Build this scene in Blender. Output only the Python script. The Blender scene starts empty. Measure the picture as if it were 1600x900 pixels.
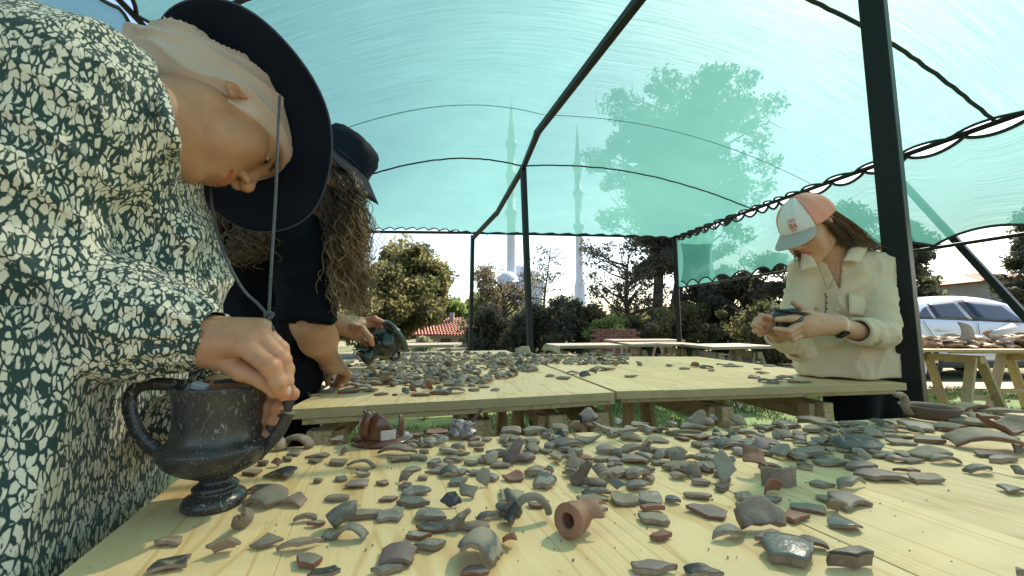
import bpy, math, random
import numpy as np
from mathutils import Vector, Matrix
rnd = random.Random(7)
RS = np.random.RandomState(11)

# ------------------------------------------------------------------ camera, world, sun, exposure
SC = bpy.context.scene
COL = SC.collection
CAMZ = .95
TH = math.atan(62 / 620.)
cam_d = bpy.data.cameras.new('camera'); cam = bpy.data.objects.new('camera', cam_d); COL.objects.link(cam)
cam.location = (0, 0, CAMZ); cam.rotation_euler = (math.pi / 2 + TH, 0, 0)
cam_d.sensor_width = 36; cam_d.lens = 620 / 1600 * 36; cam_d.clip_start = .02; cam_d.clip_end = 5000
cam_d.dof.use_dof = False
SC.camera = cam
SUN = Vector((.50, .44, .76)).normalized()
w = bpy.data.worlds.new('World'); SC.world = w; w.use_nodes = True
nt = w.node_tree; bg = nt.nodes['Background']
sky = nt.nodes.new('ShaderNodeTexSky'); sky.sky_type = 'NISHITA'; sky.sun_disc = False
sky.sun_elevation = math.asin(SUN.z); sky.sun_rotation = math.atan2(SUN.x, SUN.y)
sky.air_density = 1.3; sky.dust_density = 2.0; sky.ozone_density = 1.0; sky.altitude = 100
nt.links.new(sky.outputs[0], bg.inputs[0]); bg.inputs[1].default_value = .15
sl = bpy.data.lights.new('sun', 'SUN'); sl.energy = 5.0; sl.angle = math.radians(.6); sl.color = (1, .90, .74)
so = bpy.data.objects.new('sun', sl); COL.objects.link(so)
so.rotation_euler = SUN.to_track_quat('Z', 'Y').to_euler()
SC.view_settings.view_transform = 'Standard'; SC.view_settings.look = 'None'
SC.view_settings.exposure = 1.08; SC.view_settings.gamma = 1
SC.cycles.transparent_max_bounces = 16; SC.cycles.max_bounces = 8

CT, ST = math.cos(TH), math.sin(TH)
def ray(x, y):
    dx = (x - 800) / 620.; dy = (450 - y) / 620.
    return Vector((dx, CT - dy * ST, ST + dy * CT))
def P(x, y, Y):                      # the point seen at photograph position (x, y) that lies Y metres ahead
    r = ray(x, y); t = Y / r.y
    return Vector((r.x * t, Y, CAMZ + r.z * t))
def G(x, y, z=.74):                  # the same, on the level plane at height z
    r = ray(x, y); t = (z - CAMZ) / r.z
    return Vector((r.x * t, r.y * t, z))

# ------------------------------------------------------------------ objects
def link(o, parent=None):
    COL.objects.link(o)
    if parent is not None: o.parent = parent
    return o
def tag(o, label=None, cat=None, group=None, kind=None):
    if label: o['label'] = label
    if cat: o['category'] = cat
    if group: o['group'] = group
    if kind: o['kind'] = kind
    return o
def empty(name, loc, label, cat, group=None, rz=0):
    o = bpy.data.objects.new(name, None); COL.objects.link(o)
    o.empty_display_size = .05
    o.location = loc; o.rotation_euler = (0, 0, rz)
    return tag(o, label, cat, group)
def mesh_of(name, V, F, mats=(), smooth=True, fm=None, col=None, uv=None):
    V = np.asarray(V, np.float32).reshape(-1, 3)
    me = bpy.data.meshes.new(name)
    if isinstance(F, np.ndarray) and F.ndim == 2:
        n, k = F.shape
        me.vertices.add(len(V)); me.vertices.foreach_set('co', V.ravel())
        me.loops.add(n * k); me.loops.foreach_set('vertex_index', F.astype(np.int32).ravel())
        me.polygons.add(n); me.polygons.foreach_set('loop_start', np.arange(0, n * k, k, dtype=np.int32))
        me.update(calc_edges=True); me.validate()
    else:
        me.from_pydata(V.tolist(), [], [tuple(int(i) for i in f) for f in F]); me.update()
    for m in (mats if isinstance(mats, (list, tuple)) else [mats]): me.materials.append(m)
    if smooth: me.polygons.foreach_set('use_smooth', [True] * len(me.polygons))
    if fm is not None: me.polygons.foreach_set('material_index', np.asarray(fm, np.int32))
    if col is not None:
        a = me.color_attributes.new('tint', 'FLOAT_COLOR', 'POINT')
        c = np.ones((len(V), 4), np.float32); c[:, :3] = col; a.data.foreach_set('color', c.ravel())
    if uv is not None:
        l = me.uv_layers.new(name='uv'); li = np.empty(len(me.loops), np.int32); me.loops.foreach_get('vertex_index', li)
        l.data.foreach_set('uv', np.asarray(uv, np.float32)[li].ravel())
    return me
def add(name, V, F, mats=(), parent=None, **k):
    me = mesh_of(name, V, F, mats, **k)
    o = bpy.data.objects.new(name, me)
    return link(o, parent)

class MB:                             # collects simple shapes into one mesh
    def __init__(s): s.V = []; s.F = []; s.M = []; s.mi = 0
    def put(s, V, F):
        b = len(s.V); s.V += [tuple(v) for v in V]; s.F += [tuple(i + b for i in f) for f in F]; s.M += [s.mi] * len(F)
        return s
    def box(s, c, size, R=None, bev=0.0):
        x, y, z = [q / 2 for q in size]; c = Vector(c)
        if bev <= 0:
            V = [Vector((a * x, b * y, d * z)) for a in (-1, 1) for b in (-1, 1) for d in (-1, 1)]
            F = [(0, 1, 3, 2), (4, 6, 7, 5), (0, 4, 5, 1), (2, 3, 7, 6), (0, 2, 6, 4), (1, 5, 7, 3)]
        else:
            V = []; n = bev
            for a in (-1, 1):
                for b in (-1, 1):
                    for d in (-1, 1):
                        V += [Vector((a * (x - n), b * (y - n), d * z)), Vector((a * (x - n), b * y, d * (z - n))), Vector((a * x, b * (y - n), d * (z - n)))]
            def I(a, b, d, k): return (((a > 0) * 2 + (b > 0)) * 2 + (d > 0)) * 3 + k
            F = []
            for d in (-1, 1):
                f = [I(-1, -1, d, 0), I(1, -1, d, 0), I(1, 1, d, 0), I(-1, 1, d, 0)]; F.append(f if d > 0 else f[::-1])
                f = [I(-1, d, -1, 1), I(1, d, -1, 1), I(1, d, 1, 1), I(-1, d, 1, 1)]; F.append(f if d < 0 else f[::-1])
                f = [I(d, -1, -1, 2), I(d, 1, -1, 2), I(d, 1, 1, 2), I(d, -1, 1, 2)]; F.append(f if d > 0 else f[::-1])
            for a in (-1, 1):
                for b in (-1, 1):
                    F.append([I(a, b, -1, 1), I(a, b, -1, 2), I(a, b, 1, 2), I(a, b, 1, 1)])
                    F.append([I(-1, a, b, 0), I(1, a, b, 0), I(1, a, b, 1), I(-1, a, b, 1)])
                    F.append([I(a, -1, b, 0), I(a, 1, b, 0), I(a, 1, b, 2), I(a, -1, b, 2)])
                    for d in (-1, 1): F.append([I(a, b, d, 0), I(a, b, d, 1), I(a, b, d, 2)])
        if R is not None: V = [R @ v for v in V]
        return s.put([v + c for v in V], F)
    def beam(s, a, b, wx, wz, up=(0, 0, 1), bev=0.0):          # a bar of rectangular section from a to b
        a = Vector(a); b = Vector(b); d = b - a; L = d.length; d.normalize()
        up = Vector(up)
        if abs(d.dot(up)) > .98: up = Vector((0, 1, 0))
        x = d.cross(up).normalized(); z = x.cross(d)
        R = Matrix((x, d, z)).transposed()
        return s.box((a + b) / 2, (wx, L, wz), R, bev)
    def tube(s, pts, rad, n=8, cap=True, closed=False):
        V, F = tube_geo(pts, rad, n, cap, closed); return s.put(V, F)
    def build(s, name, mats, parent=None, smooth=False, **k):
        fm = s.M if any(s.M) else None
        return add(name, np.array(s.V, np.float32), s.F, mats, parent, smooth=smooth, fm=fm, **k)

def tube_geo(pts, rad, n=8, cap=True, closed=False):
    pts = [Vector(p) for p in pts]; m = len(pts)
    if not isinstance(rad, (list, tuple, np.ndarray)): rad = [rad] * m
    V = []; F = []; t0 = None; x = None
    for i, p in enumerate(pts):
        if closed: t = pts[(i + 1) % m] - pts[i - 1]
        else: t = pts[min(i + 1, m - 1)] - pts[max(i - 1, 0)]
        t.normalize()
        if x is None:
            u = Vector((0, 0, 1)) if abs(t.z) < .9 else Vector((1, 0, 0)); x = t.cross(u).normalized()
        else: x = (x - t * x.dot(t)).normalized()
        y = t.cross(x)
        r = rad[i]
        rx, ry = (r if isinstance(r, (tuple, list)) else (r, r))
        for k in range(n):
            a = 2 * math.pi * k / n; V.append(p + x * math.cos(a) * rx + y * math.sin(a) * ry)
    for i in range(m if closed else m - 1):
        for k in range(n):
            a = i * n + k; b = i * n + (k + 1) % n; j = ((i + 1) % m) * n
            F.append((a, b, j + (k + 1) % n, j + k))
    if cap and not closed:
        F.append(tuple(range(n))[::-1]); F.append(tuple(range((m - 1) * n, m * n)))
    return V, F
def lathe_geo(prof, n=40, a0=0, a1=2 * math.pi, ripple=None):
    full = abs(a1 - a0 - 2 * math.pi) < 1e-6; m = n if full else n + 1
    V = []; F = []
    for k in range(m):
        a = a0 + (a1 - a0) * k / n
        for j, (r, z) in enumerate(prof): V.append((r * math.cos(a), r * math.sin(a), z))
    q = len(prof)
    for k in range(n):
        for j in range(q - 1):
            F.append((k * q + j, ((k + 1) % m) * q + j, ((k + 1) % m) * q + j + 1, k * q + j + 1))
    return V, F
def catmull(pts, n=8):
    pts = [Vector(p) for p in pts]; o = []
    q = [pts[0] * 2 - pts[1]] + pts + [pts[-1] * 2 - pts[-2]]
    for i in range(1, len(q) - 2):
        for k in range(n):
            t = k / n; a, b, c, d = q[i - 1], q[i], q[i + 1], q[i + 2]
            o.append(.5 * ((2 * b) + (c - a) * t + (2 * a - 5 * b + 4 * c - d) * t * t + (3 * b - a - 3 * c + d) * t ** 3))
    o.append(pts[-1]); return o

# ------------------------------------------------------------------ distance fields and the surfaces grown from them
A = lambda v: np.asarray(v, np.float32)
def cap(p, a, b, ra, rb=None):
    a = A(a); b = A(b); rb = ra if rb is None else rb
    ab = b - a; t = np.clip(((p - a) @ ab) / max(float(ab @ ab), 1e-12), 0, 1)
    q = p - a - t[:, None] * ab
    return np.sqrt((q * q).sum(1)) - (ra + t * (rb - ra))
def sph(p, c, r): q = p - A(c); return np.sqrt((q * q).sum(1)) - r
def ell(p, c, r, R=None):
    q = p - A(c)
    if R is not None: q = q @ A(R)
    r = A(r); k0 = np.sqrt(((q / r) ** 2).sum(1)); k1 = np.sqrt(((q / (r * r)) ** 2).sum(1)) + 1e-9
    return k0 * (k0 - 1) / k1
def smin(a, b, k):
    h = np.maximum(k - np.abs(a - b), 0) / k
    return np.minimum(a, b) - h * h * k * .25
def ssub(a, b, k): return -smin(-a, b, k)          # a minus b
def smax(a, b, k): return -smin(-a, -b, k)
def vnoise(p, s, seed=0):                           # smooth value noise in -1..1
    q = p * s + 31.7 * seed + 100.; i = np.floor(q).astype(np.int64); f = (q - i).astype(np.float32); f = f * f * (3 - 2 * f)
    def h(a, b, c):
        n = (a * 73856093) ^ (b * 19349663) ^ (c * 83492791) ^ (seed * 2654435)
        n = (n ^ (n >> 13)) * 1274126177; n = n ^ (n >> 16)
        return (n & 0xffff).astype(np.float32) / 32767.5 - 1
    x, y, z = i[:, 0], i[:, 1], i[:, 2]; fx, fy, fz = f[:, 0], f[:, 1], f[:, 2]
    L = lambda a, b, t: a + (b - a) * t
    return L(L(L(h(x, y, z), h(x + 1, y, z), fx), L(h(x, y + 1, z), h(x + 1, y + 1, z), fx), fy),
             L(L(h(x, y, z + 1), h(x + 1, y, z + 1), fx), L(h(x, y + 1, z + 1), h(x + 1, y + 1, z + 1), fx), fy), fz)
def grow(f, lo, hi, h, slack=1.3, B=8):
    lo = np.array(lo, float); hi = np.array(hi, float)
    nb = np.ceil((hi - lo) / (h * B)).astype(int)
    n = nb * B + 1
    c = [lo[i] + (np.arange(nb[i]) + .5) * h * B for i in range(3)]
    C = np.stack(np.meshgrid(*c, indexing='ij'), -1).reshape(-1, 3).astype(np.float32)
    d = f(C).reshape(nb); near = np.abs(d) < h * B * .87 * slack + h
    D = np.ones(n, np.float32)
    sg = np.where(d < 0, -1, 1).astype(np.float32)
    D[:-1, :-1, :-1] = sg.repeat(B, 0).repeat(B, 1).repeat(B, 2)
    idx = np.argwhere(near)
    r = np.arange(B + 1); off = np.stack(np.meshgrid(r, r, r, indexing='ij'), -1).reshape(-1, 3)
    for s in range(0, len(idx), 400):
        g = (idx[s:s + 400, None, :] * B + off[None]).reshape(-1, 3)
        D[g[:, 0], g[:, 1], g[:, 2]] = f((lo + g * h).astype(np.float32))
    I = D < 0
    s = [slice(0, -1), slice(1, None)]
    cnt = sum(I[s[a], s[b], s[e]].astype(np.int8) for a in (0, 1) for b in (0, 1) for e in (0, 1))
    act = (cnt > 0) & (cnt < 8); cells = np.argwhere(act); N = len(cells)
    vid = -np.ones(act.shape, np.int32); vid[act] = np.arange(N)
    S = np.zeros((N, 3)); W = np.zeros(N)
    cs = [(a, b, e) for a in (0, 1) for b in (0, 1) for e in (0, 1)]
    for u in cs:
        for ax in range(3):
            if u[ax]: continue
            v = list(u); v[ax] = 1
            a = D[tuple((cells + u).T)]; b = D[tuple((cells + v).T)]
            m = (a < 0) != (b < 0); t = a[m] / (a[m] - b[m])
            q = np.repeat(np.array([u], float), m.sum(), 0); q[:, ax] += t
            S[m] += q; W[m] += 1
    V = lo + (cells + S / W[:, None]) * h
    F = []
    for ax in range(3):
        o1, o2 = [(1, 2), (2, 0), (0, 1)][ax]
        sl0 = [slice(None)] * 3; sl1 = [slice(None)] * 3; sl0[ax] = slice(0, -1); sl1[ax] = slice(1, None)
        a = I[tuple(sl0)]; b = I[tuple(sl1)]
        e = np.argwhere(a != b)
        ok = (e[:, o1] > 0) & (e[:, o2] > 0) & (e[:, o1] < D.shape[o1] - 1) & (e[:, o2] < D.shape[o2] - 1)
        e = e[ok]; fl = a[tuple(e.T)]
        q = []
        for (x, y) in ((-1, -1), (0, -1), (0, 0), (-1, 0)):
            g = e.copy(); g[:, o1] += x; g[:, o2] += y; q.append(vid[tuple(g.T)])
        q = np.stack(q, 1); q[~fl] = q[~fl][:, ::-1]; F.append(q)
    F = np.concatenate(F); F = F[(F >= 0).all(1)]
    return V.astype(np.float32), F

# ------------------------------------------------------------------ materials
def mat(name): 
    m = bpy.data.materials.new(name); m.use_nodes = True; t = m.node_tree
    return m, t, t.nodes['Principled BSDF']
def N(t, typ, **k):
    n = t.nodes.new(typ)
    for a, v in k.items():
        if a.startswith('i_'): n.inputs[int(a[2:]) if a[2:].isdigit() else a[2:]].default_value = v
        else: setattr(n, a, v)
    return n
def ramp(t, stops):
    n = t.nodes.new('ShaderNodeValToRGB'); e = n.color_ramp.elements
    while len(e) < len(stops): e.new(.5)
    for i, (p, c) in enumerate(stops): e[i].position = p; e[i].color = (*c, 1) if len(c) == 3 else c
    return n
def noise(t, scale, detail=4, rough=.55, vec=None, dist=0):
    n = N(t, 'ShaderNodeTexNoise'); n.inputs['Scale'].default_value = scale; n.inputs['Detail'].default_value = detail
    n.inputs['Roughness'].default_value = rough; n.inputs['Distortion'].default_value = dist
    if vec is not None: t.links.new(vec, n.inputs['Vector'])
    return n
def mapping(t, scale=(1, 1, 1), rot=(0, 0, 0), src='Object', vec=None):
    m = N(t, 'ShaderNodeMapping'); m.inputs['Scale'].default_value = scale; m.inputs['Rotation'].default_value = rot
    if vec is None: c = N(t, 'ShaderNodeTexCoord'); vec = c.outputs[src]
    t.links.new(vec, m.inputs[0]); return m
def mixc(t, fac, a, b, mode='MIX'):
    n = N(t, 'ShaderNodeMix', data_type='RGBA', blend_type=mode)
    for i, s in ((0, fac), (6, a), (7, b)):
        if hasattr(s, 'is_linked') or hasattr(s, 'links'): t.links.new(s, n.inputs[i])
        else: n.inputs[i].default_value = s if i == 0 else (*s, 1)
    return n.outputs[2]
def bump(t, b, h, strength=.3, dist=.002):
    n = N(t, 'ShaderNodeBump'); n.inputs['Strength'].default_value = strength; n.inputs['Distance'].default_value = dist
    t.links.new(h, n.inputs['Height']); t.links.new(n.outputs[0], b.inputs['Normal']); return n
def rand_value(t, src, lo, hi):        # brightness differing from object to object
    i = N(t, 'ShaderNodeObjectInfo'); r = N(t, 'ShaderNodeMapRange'); r.inputs[3].default_value = lo; r.inputs[4].default_value = hi
    t.links.new(i.outputs['Random'], r.inputs[0])
    h = N(t, 'ShaderNodeHueSaturation'); t.links.new(r.outputs[0], h.inputs['Value']); t.links.new(src, h.inputs['Color'])
    return h.outputs[0]
def simple(name, a, b=None, scale=8, rough=.6, bmp=.15, bd=.002, detail=5, rv=None, metal=0, coat=0, stretch=(1, 1, 1), spec=.5):
    m, t, s = mat(name); b = b or tuple(x * .75 for x in a)
    mp = mapping(t, stretch); n = noise(t, scale, detail, .6, mp.outputs[0])
    r = ramp(t, [(.35, a), (.68, b)]); t.links.new(n.outputs[0], r.inputs[0]); c = r.outputs[0]
    if rv: c = rand_value(t, c, *rv)
    t.links.new(c, s.inputs['Base Color']); s.inputs['Roughness'].default_value = rough; s.inputs['Metallic'].default_value = metal
    s.inputs['Coat Weight'].default_value = coat; s.inputs['Specular IOR Level'].default_value = spec
    if bmp: bump(t, s, n.outputs[0], bmp, bd)
    return m
M = {}
def wood(name, a, b, grain=1.0, rough=.55):
    m, t, s = mat(name)
    oi = N(t, 'ShaderNodeObjectInfo'); tc = N(t, 'ShaderNodeTexCoord'); ad = N(t, 'ShaderNodeVectorMath', operation='ADD')
    sc = N(t, 'ShaderNodeVectorMath', operation='SCALE'); cb = N(t, 'ShaderNodeCombineXYZ')
    for i, k in enumerate((1, 1, 0)): t.links.new(oi.outputs['Random'], cb.inputs[i])
    t.links.new(cb.outputs[0], sc.inputs[0]); sc.inputs[3].default_value = 37.
    t.links.new(tc.outputs['Object'], ad.inputs[0]); t.links.new(sc.outputs[0], ad.inputs[1])
    big = noise(t, 2.2, 2, .5, ad.outputs[0])
    wv = N(t, 'ShaderNodeMapping'); wv.inputs['Scale'].default_value = (1, .10, 1); t.links.new(ad.outputs[0], wv.inputs[0])
    n1 = noise(t, 9 * grain, 2, .45, wv.outputs[0], .4)
    mu = N(t, 'ShaderNodeMath', operation='MULTIPLY'); mu.inputs[1].default_value = 13.; t.links.new(n1.outputs[0], mu.inputs[0])
    fr = N(t, 'ShaderNodeMath', operation='PINGPONG'); fr.inputs[1].default_value = .5; t.links.new(mu.outputs[0], fr.inputs[0])
    fine = N(t, 'ShaderNodeMapping'); fine.inputs['Scale'].default_value = (1, .04, 1); t.links.new(ad.outputs[0], fine.inputs[0])
    n2 = noise(t, 260 * grain, 3, .6, fine.outputs[0])
    r = ramp(t, [(0, a), (.32, a), (.5, b)]); t.links.new(fr.outputs[0], r.inputs[0])
    r.color_ramp.interpolation = 'EASE'
    c = mixc(t, .35, r.outputs[0], n2.outputs[0], 'SOFT_LIGHT')
    r3 = ramp(t, [(.3, (1.0, .98, .92)), (.7, (.86, .83, .74))]); t.links.new(big.outputs[0], r3.inputs[0])
    c = mixc(t, .8, c, r3.outputs[0], 'MULTIPLY')
    sp = noise(t, 46, 3, .6, ad.outputs[0]); r4 = ramp(t, [(.70, (1, 1, 1)), (.76, (.62, .55, .42))]); t.links.new(sp.outputs[0], r4.inputs[0])
    c = mixc(t, .8, c, r4.outputs[0], 'MULTIPLY')
    kv = N(t, 'ShaderNodeTexVoronoi', feature='F1'); kv.inputs['Scale'].default_value = 5.5; km = N(t, 'ShaderNodeMapping'); km.inputs['Scale'].default_value = (1, .45, 1); t.links.new(ad.outputs[0], km.inputs[0]); t.links.new(km.outputs[0], kv.inputs['Vector'])
    kr = ramp(t, [(.0, (.30, .17, .09)), (.035, (.42, .26, .14)), (.06, (.78, .66, .50)), (.11, (1, 1, 1))]); t.links.new(kv.outputs['Distance'], kr.inputs[0]); c = mixc(t, .8, c, kr.outputs[0], 'MULTIPLY')
    st = noise(t, 7, 5, .65, ad.outputs[0], 1.0); sr = ramp(t, [(.55, (1, 1, 1)), (.75, (.80, .76, .66))]); t.links.new(st.outputs[0], sr.inputs[0]); c = mixc(t, .7, c, sr.outputs[0], 'MULTIPLY')
    c = rand_value(t, c, .9, 1.04)
    t.links.new(c, s.inputs['Base Color']); s.inputs['Roughness'].default_value = rough
    bump(t, s, n2.outputs[0], .25, .0008); return m
M['pine'] = wood('pine_board', (.83, .61, .33), (.71, .47, .215))
M['apron'] = wood('apron_wood', (.50, .38, .20), (.36, .25, .12), 1.5)
M['apron'].node_tree.nodes['Mapping'].inputs['Scale'].default_value = (.08, 1, 1); M['apron'].node_tree.nodes['Mapping.001'].inputs['Scale'].default_value = (.04, 1, 1)
M['pine_edge'] = wood('pine_edge', (.47, .355, .19), (.42, .31, .16), 1.5)
M['trestle'] = wood('trestle_wood', (.52, .39, .22), (.36, .25, .13), 1.3)
M['old_wood'] = wood('old_wood', (.34, .29, .22), (.22, .18, .13), 1.3)
def sherd_glaze(name, a, b, wear, rough=.38, wlo=.52, metal=0):
    m, t, s = mat(name); oi = N(t, 'ShaderNodeObjectInfo'); tc = N(t, 'ShaderNodeTexCoord')
    ad = N(t, 'ShaderNodeVectorMath', operation='ADD'); sc = N(t, 'ShaderNodeVectorMath', operation='SCALE'); cb = N(t, 'ShaderNodeCombineXYZ')
    for i in range(3): t.links.new(oi.outputs['Random'], cb.inputs[i])
    t.links.new(cb.outputs[0], sc.inputs[0]); sc.inputs[3].default_value = 53.
    t.links.new(tc.outputs['Object'], ad.inputs[0]); t.links.new(sc.outputs[0], ad.inputs[1])
    n = noise(t, 34, 5, .6, ad.outputs[0]); r = ramp(t, [(.38, a), (.62, b)]); t.links.new(n.outputs[0], r.inputs[0])
    n2 = noise(t, 60, 6, .68, ad.outputs[0], .5); r2 = ramp(t, [(wlo, (0, 0, 0)), (wlo + .09, (1, 1, 1))]); t.links.new(n2.outputs[0], r2.inputs[0])
    c = mixc(t, r2.outputs[0], r.outputs[0], wear); c = rand_value(t, c, .72, 1.2)
    t.links.new(c, s.inputs['Base Color'])
    rr = N(t, 'ShaderNodeMapRange'); rr.inputs[3].default_value = rough; rr.inputs[4].default_value = .85
    t.links.new(r2.outputs[0], rr.inputs[0]); t.links.new(rr.outputs[0], s.inputs['Roughness'])
    n3 = noise(t, 240, 4, .6, ad.outputs[0]); bump(t, s, n3.outputs[0], .5, .0010); return m
M['g'] = sherd_glaze('blue_grey_slip', (.135, .126, .106), (.215, .186, .146), (.32, .265, .19), .48, .50)
M['k'] = sherd_glaze('black_slip', (.034, .034, .033), (.08, .072, .060), (.25, .20, .15), .45, .54)
M['b'] = sherd_glaze('brown_slip', (.185, .130, .090), (.270, .200, .140), (.34, .27, .195), .62, .54)
M['t'] = sherd_glaze('tan_clay', (.30, .245, .175), (.22, .18, .13), (.14, .13, .11), .8, .60)
M['r'] = sherd_glaze('red_clay', (.28, .115, .065), (.20, .085, .055), (.17, .14, .12), .5, .58)
M['p'] = sherd_glaze('mauve_slip', (.27, .185, .155), (.19, .135, .12), (.32, .26, .21), .55, .6)
M['s'] = sherd_glaze('shiny_slip', (.15, .14, .13), (.23, .21, .18), (.30, .25, .19), .27, .60)
M['clay'] = simple('broken_clay_edge', (.34, .25, .165), (.21, .155, .11), 70, .9, .5, .001, rv=(.72, 1.15))
M['redclay'] = simple('red_clay_core', (.31, .135, .075), (.2, .09, .055), 70, .85, .5, .001, rv=(.8, 1.1))
M['kant'] = None
def kant():
    m, t, s = mat('black_glaze_worn'); tc = N(t, 'ShaderNodeTexCoord'); v = tc.outputs['Object']
    n = noise(t, 26, 4, .6, v); r = ramp(t, [(.38, (.020, .023, .026)), (.66, (.052, .046, .038))]); t.links.new(n.outputs[0], r.inputs[0])
    mp = mapping(t, (1, 1, .55), (0, .5, 0)); 
    n2 = noise(t, 150, 6, .72, mp.outputs[0], 1.6); r2 = ramp(t, [(.575, (0, 0, 0)), (.63, (1, 1, 1))]); t.links.new(n2.outputs[0], r2.inputs[0])
    n4 = noise(t, 17, 3, .6, v); r4 = ramp(t, [(.36, (0, 0, 0)), (.60, (1, 1, 1))]); t.links.new(n4.outputs[0], r4.inputs[0])
    f = mixc(t, 1.0, r2.outputs[0], r4.outputs[0], 'MULTIPLY')
    c = mixc(t, f, r.outputs[0], (.34, .31, .26)); t.links.new(c, s.inputs['Base Color'])
    rr = N(t, 'ShaderNodeMapRange'); rr.inputs[3].default_value = .26; rr.inputs[4].default_value = .8
    t.links.new(f, rr.inputs[0]); t.links.new(rr.outputs[0], s.inputs['Roughness'])
    n3 = noise(t, 320, 4, .6, v); bump(t, s, n3.outputs[0], .35, .0006); return m
M['kant'] = kant()
M['post'] = simple('dark_green_paint', (.005, .007, .007), (.009, .012, .011), 30, .5, .1, spec=.3)
M['cord'] = simple('black_cord', (.012, .014, .014), (.03, .034, .034), 200, .85, .4)
M['grey_cord'] = simple('grey_cord', (.05, .055, .06), (.12, .125, .13), 400, .85, .5)
M['navy'] = None
def cloth(name, a, b, scale=500, rough=.85, sheen=.3, bd=.0004, bs=.4, big=8):
    m, t, s = mat(name); n = noise(t, scale, 3, .6, mapping(t).outputs[0]); n1 = noise(t, big, 3, .5, mapping(t).outputs[0])
    r = ramp(t, [(.3, a), (.7, b)]); t.links.new(n1.outputs[0], r.inputs[0])
    c = mixc(t, .3, r.outputs[0], n.outputs[0], 'SOFT_LIGHT')
    t.links.new(c, s.inputs['Base Color']); s.inputs['Roughness'].default_value = rough; s.inputs['Sheen Weight'].default_value = sheen; s.inputs['Specular IOR Level'].default_value = .12
    bump(t, s, n.outputs[0], bs, bd); return m
M['navy'] = cloth('navy_cotton', (.005, .009, .019), (.008, .013, .026), 700, .7, .0)
M['black_shirt'] = cloth('black_jersey', (.004, .005, .009), (.007, .009, .014), 700, .85, .0)
M['scarf'] = cloth('beige_scarf', (.60, .46, .37), (.50, .375, .295), 900, .8, .3)
M['linen'] = cloth('cream_linen', (.66, .53, .37), (.60, .47, .32), 800, .85, .25, big=12)
M['trousers'] = cloth('black_trousers', (.008, .009, .012), (.014, .015, .02), 500, .9, .05)
M['cap_pink'] = cloth('coral_cotton', (.78, .33, .25), (.72, .29, .22), 700, .8, .2)
M['cap_white'] = cloth('white_cotton', (.74, .73, .70), (.70, .69, .66), 700, .8, .2)
M['cap_grey'] = cloth('grey_cotton', (.42, .39, .36), (.39, .36, .33), 700, .8, .2)
M['red_print'] = simple('red_print', (.68, .16, .12), (.6, .14, .11), 40, .7, 0)
def skin(name, tone, sss=.12):
    m, t, s = mat(name); a = N(t, 'ShaderNodeVertexColor', layer_name='tint')
    n = noise(t, 55, 5, .6, mapping(t).outputs[0]); r = ramp(t, [(.3, (1.08, 1.02, .98)), (.7, (.90, .82, .79))]); t.links.new(n.outputs[0], r.inputs[0])
    c = mixc(t, 1.0, a.outputs[0], r.outputs[0], 'MULTIPLY'); c = mixc(t, 1.0, c, tone, 'MULTIPLY')
    t.links.new(c, s.inputs['Base Color']); s.inputs['Roughness'].default_value = .50
    s.inputs['Subsurface Weight'].default_value = sss; s.inputs['Subsurface Radius'].default_value = (1, .35, .2); s.inputs['Subsurface Scale'].default_value = .006
    n3 = noise(t, 700, 3, .6, mapping(t).outputs[0]); bump(t, s, n3.outputs[0], .25, .0003); return m
M['skin1'] = skin('skin_warm', (.49, .265, .150)); M['skin2'] = skin('skin_fair', (.50, .28, .17)); M['skin3'] = skin('skin_light', (.56, .33, .21))
M['hair'] = simple('dark_brown_hair', (.060, .036, .020), (.12, .070, .038), 40, .42, 0)
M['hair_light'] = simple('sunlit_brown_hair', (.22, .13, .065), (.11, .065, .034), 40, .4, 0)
M['hair_tips'] = simple('golden_brown_hair', (.46, .30, .15), (.25, .155, .075), 40, .42, 0)
M['eye_white'] = simple('eye_white', (.62, .58, .55), (.55, .5, .48), 60, .15, 0)
M['iris'] = simple('dark_iris', (.02, .012, .008), (.05, .03, .015), 600, .08, 0)
M['lash'] = simple('lash', (.012, .01, .009), (.02, .015, .012), 60, .7, 0)
def dress():
    m, t, s = mat('green_cream_print')
    mp = mapping(t, (1, 1, .42), (.35, .45, 0)); nz = noise(t, 46, 3, .55, mp.outputs[0])
    ad = N(t, 'ShaderNodeVectorMath', operation='MULTIPLY_ADD'); t.links.new(nz.outputs['Color'], ad.inputs[0]); ad.inputs[1].default_value = (.014, .014, .014); t.links.new(mp.outputs[0], ad.inputs[2])
    v = N(t, 'ShaderNodeTexVoronoi', feature='DISTANCE_TO_EDGE'); v.inputs['Scale'].default_value = 176; v.inputs['Randomness'].default_value = 1; t.links.new(ad.outputs[0], v.inputs['Vector']); nv = noise(t, 130, 3, .5, mp.outputs[0]); ma = N(t, 'ShaderNodeMath', operation='MULTIPLY_ADD'); t.links.new(nv.outputs[0], ma.inputs[0]); ma.inputs[1].default_value = .80; mb_ = N(t, 'ShaderNodeMath', operation='SUBTRACT'); mb_.inputs[1].default_value = .385; t.links.new(v.outputs['Distance'], ma.inputs[2]); t.links.new(ma.outputs[0], mb_.inputs[0])
    r = ramp(t, [(.105, (.014, .040, .034)), (.19, (.70, .64, .50))]); t.links.new(mb_.outputs[0], r.inputs[0])
    n2 = noise(t, 160, 3, .6, mp.outputs[0]); r2 = ramp(t, [(.60, (0, 0, 0)), (.66, (1, 1, 1))]); t.links.new(n2.outputs[0], r2.inputs[0])
    c = mixc(t, r2.outputs[0], r.outputs[0], (.016, .045, .038))
    t.links.new(c, s.inputs['Base Color']); s.inputs['Roughness'].default_value = .72; s.inputs['Sheen Weight'].default_value = .2
    n4 = noise(t, 900, 2, .6, mp.outputs[0]); bump(t, s, n4.outputs[0], .4, .0003); return m
M['dress'] = dress()
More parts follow.
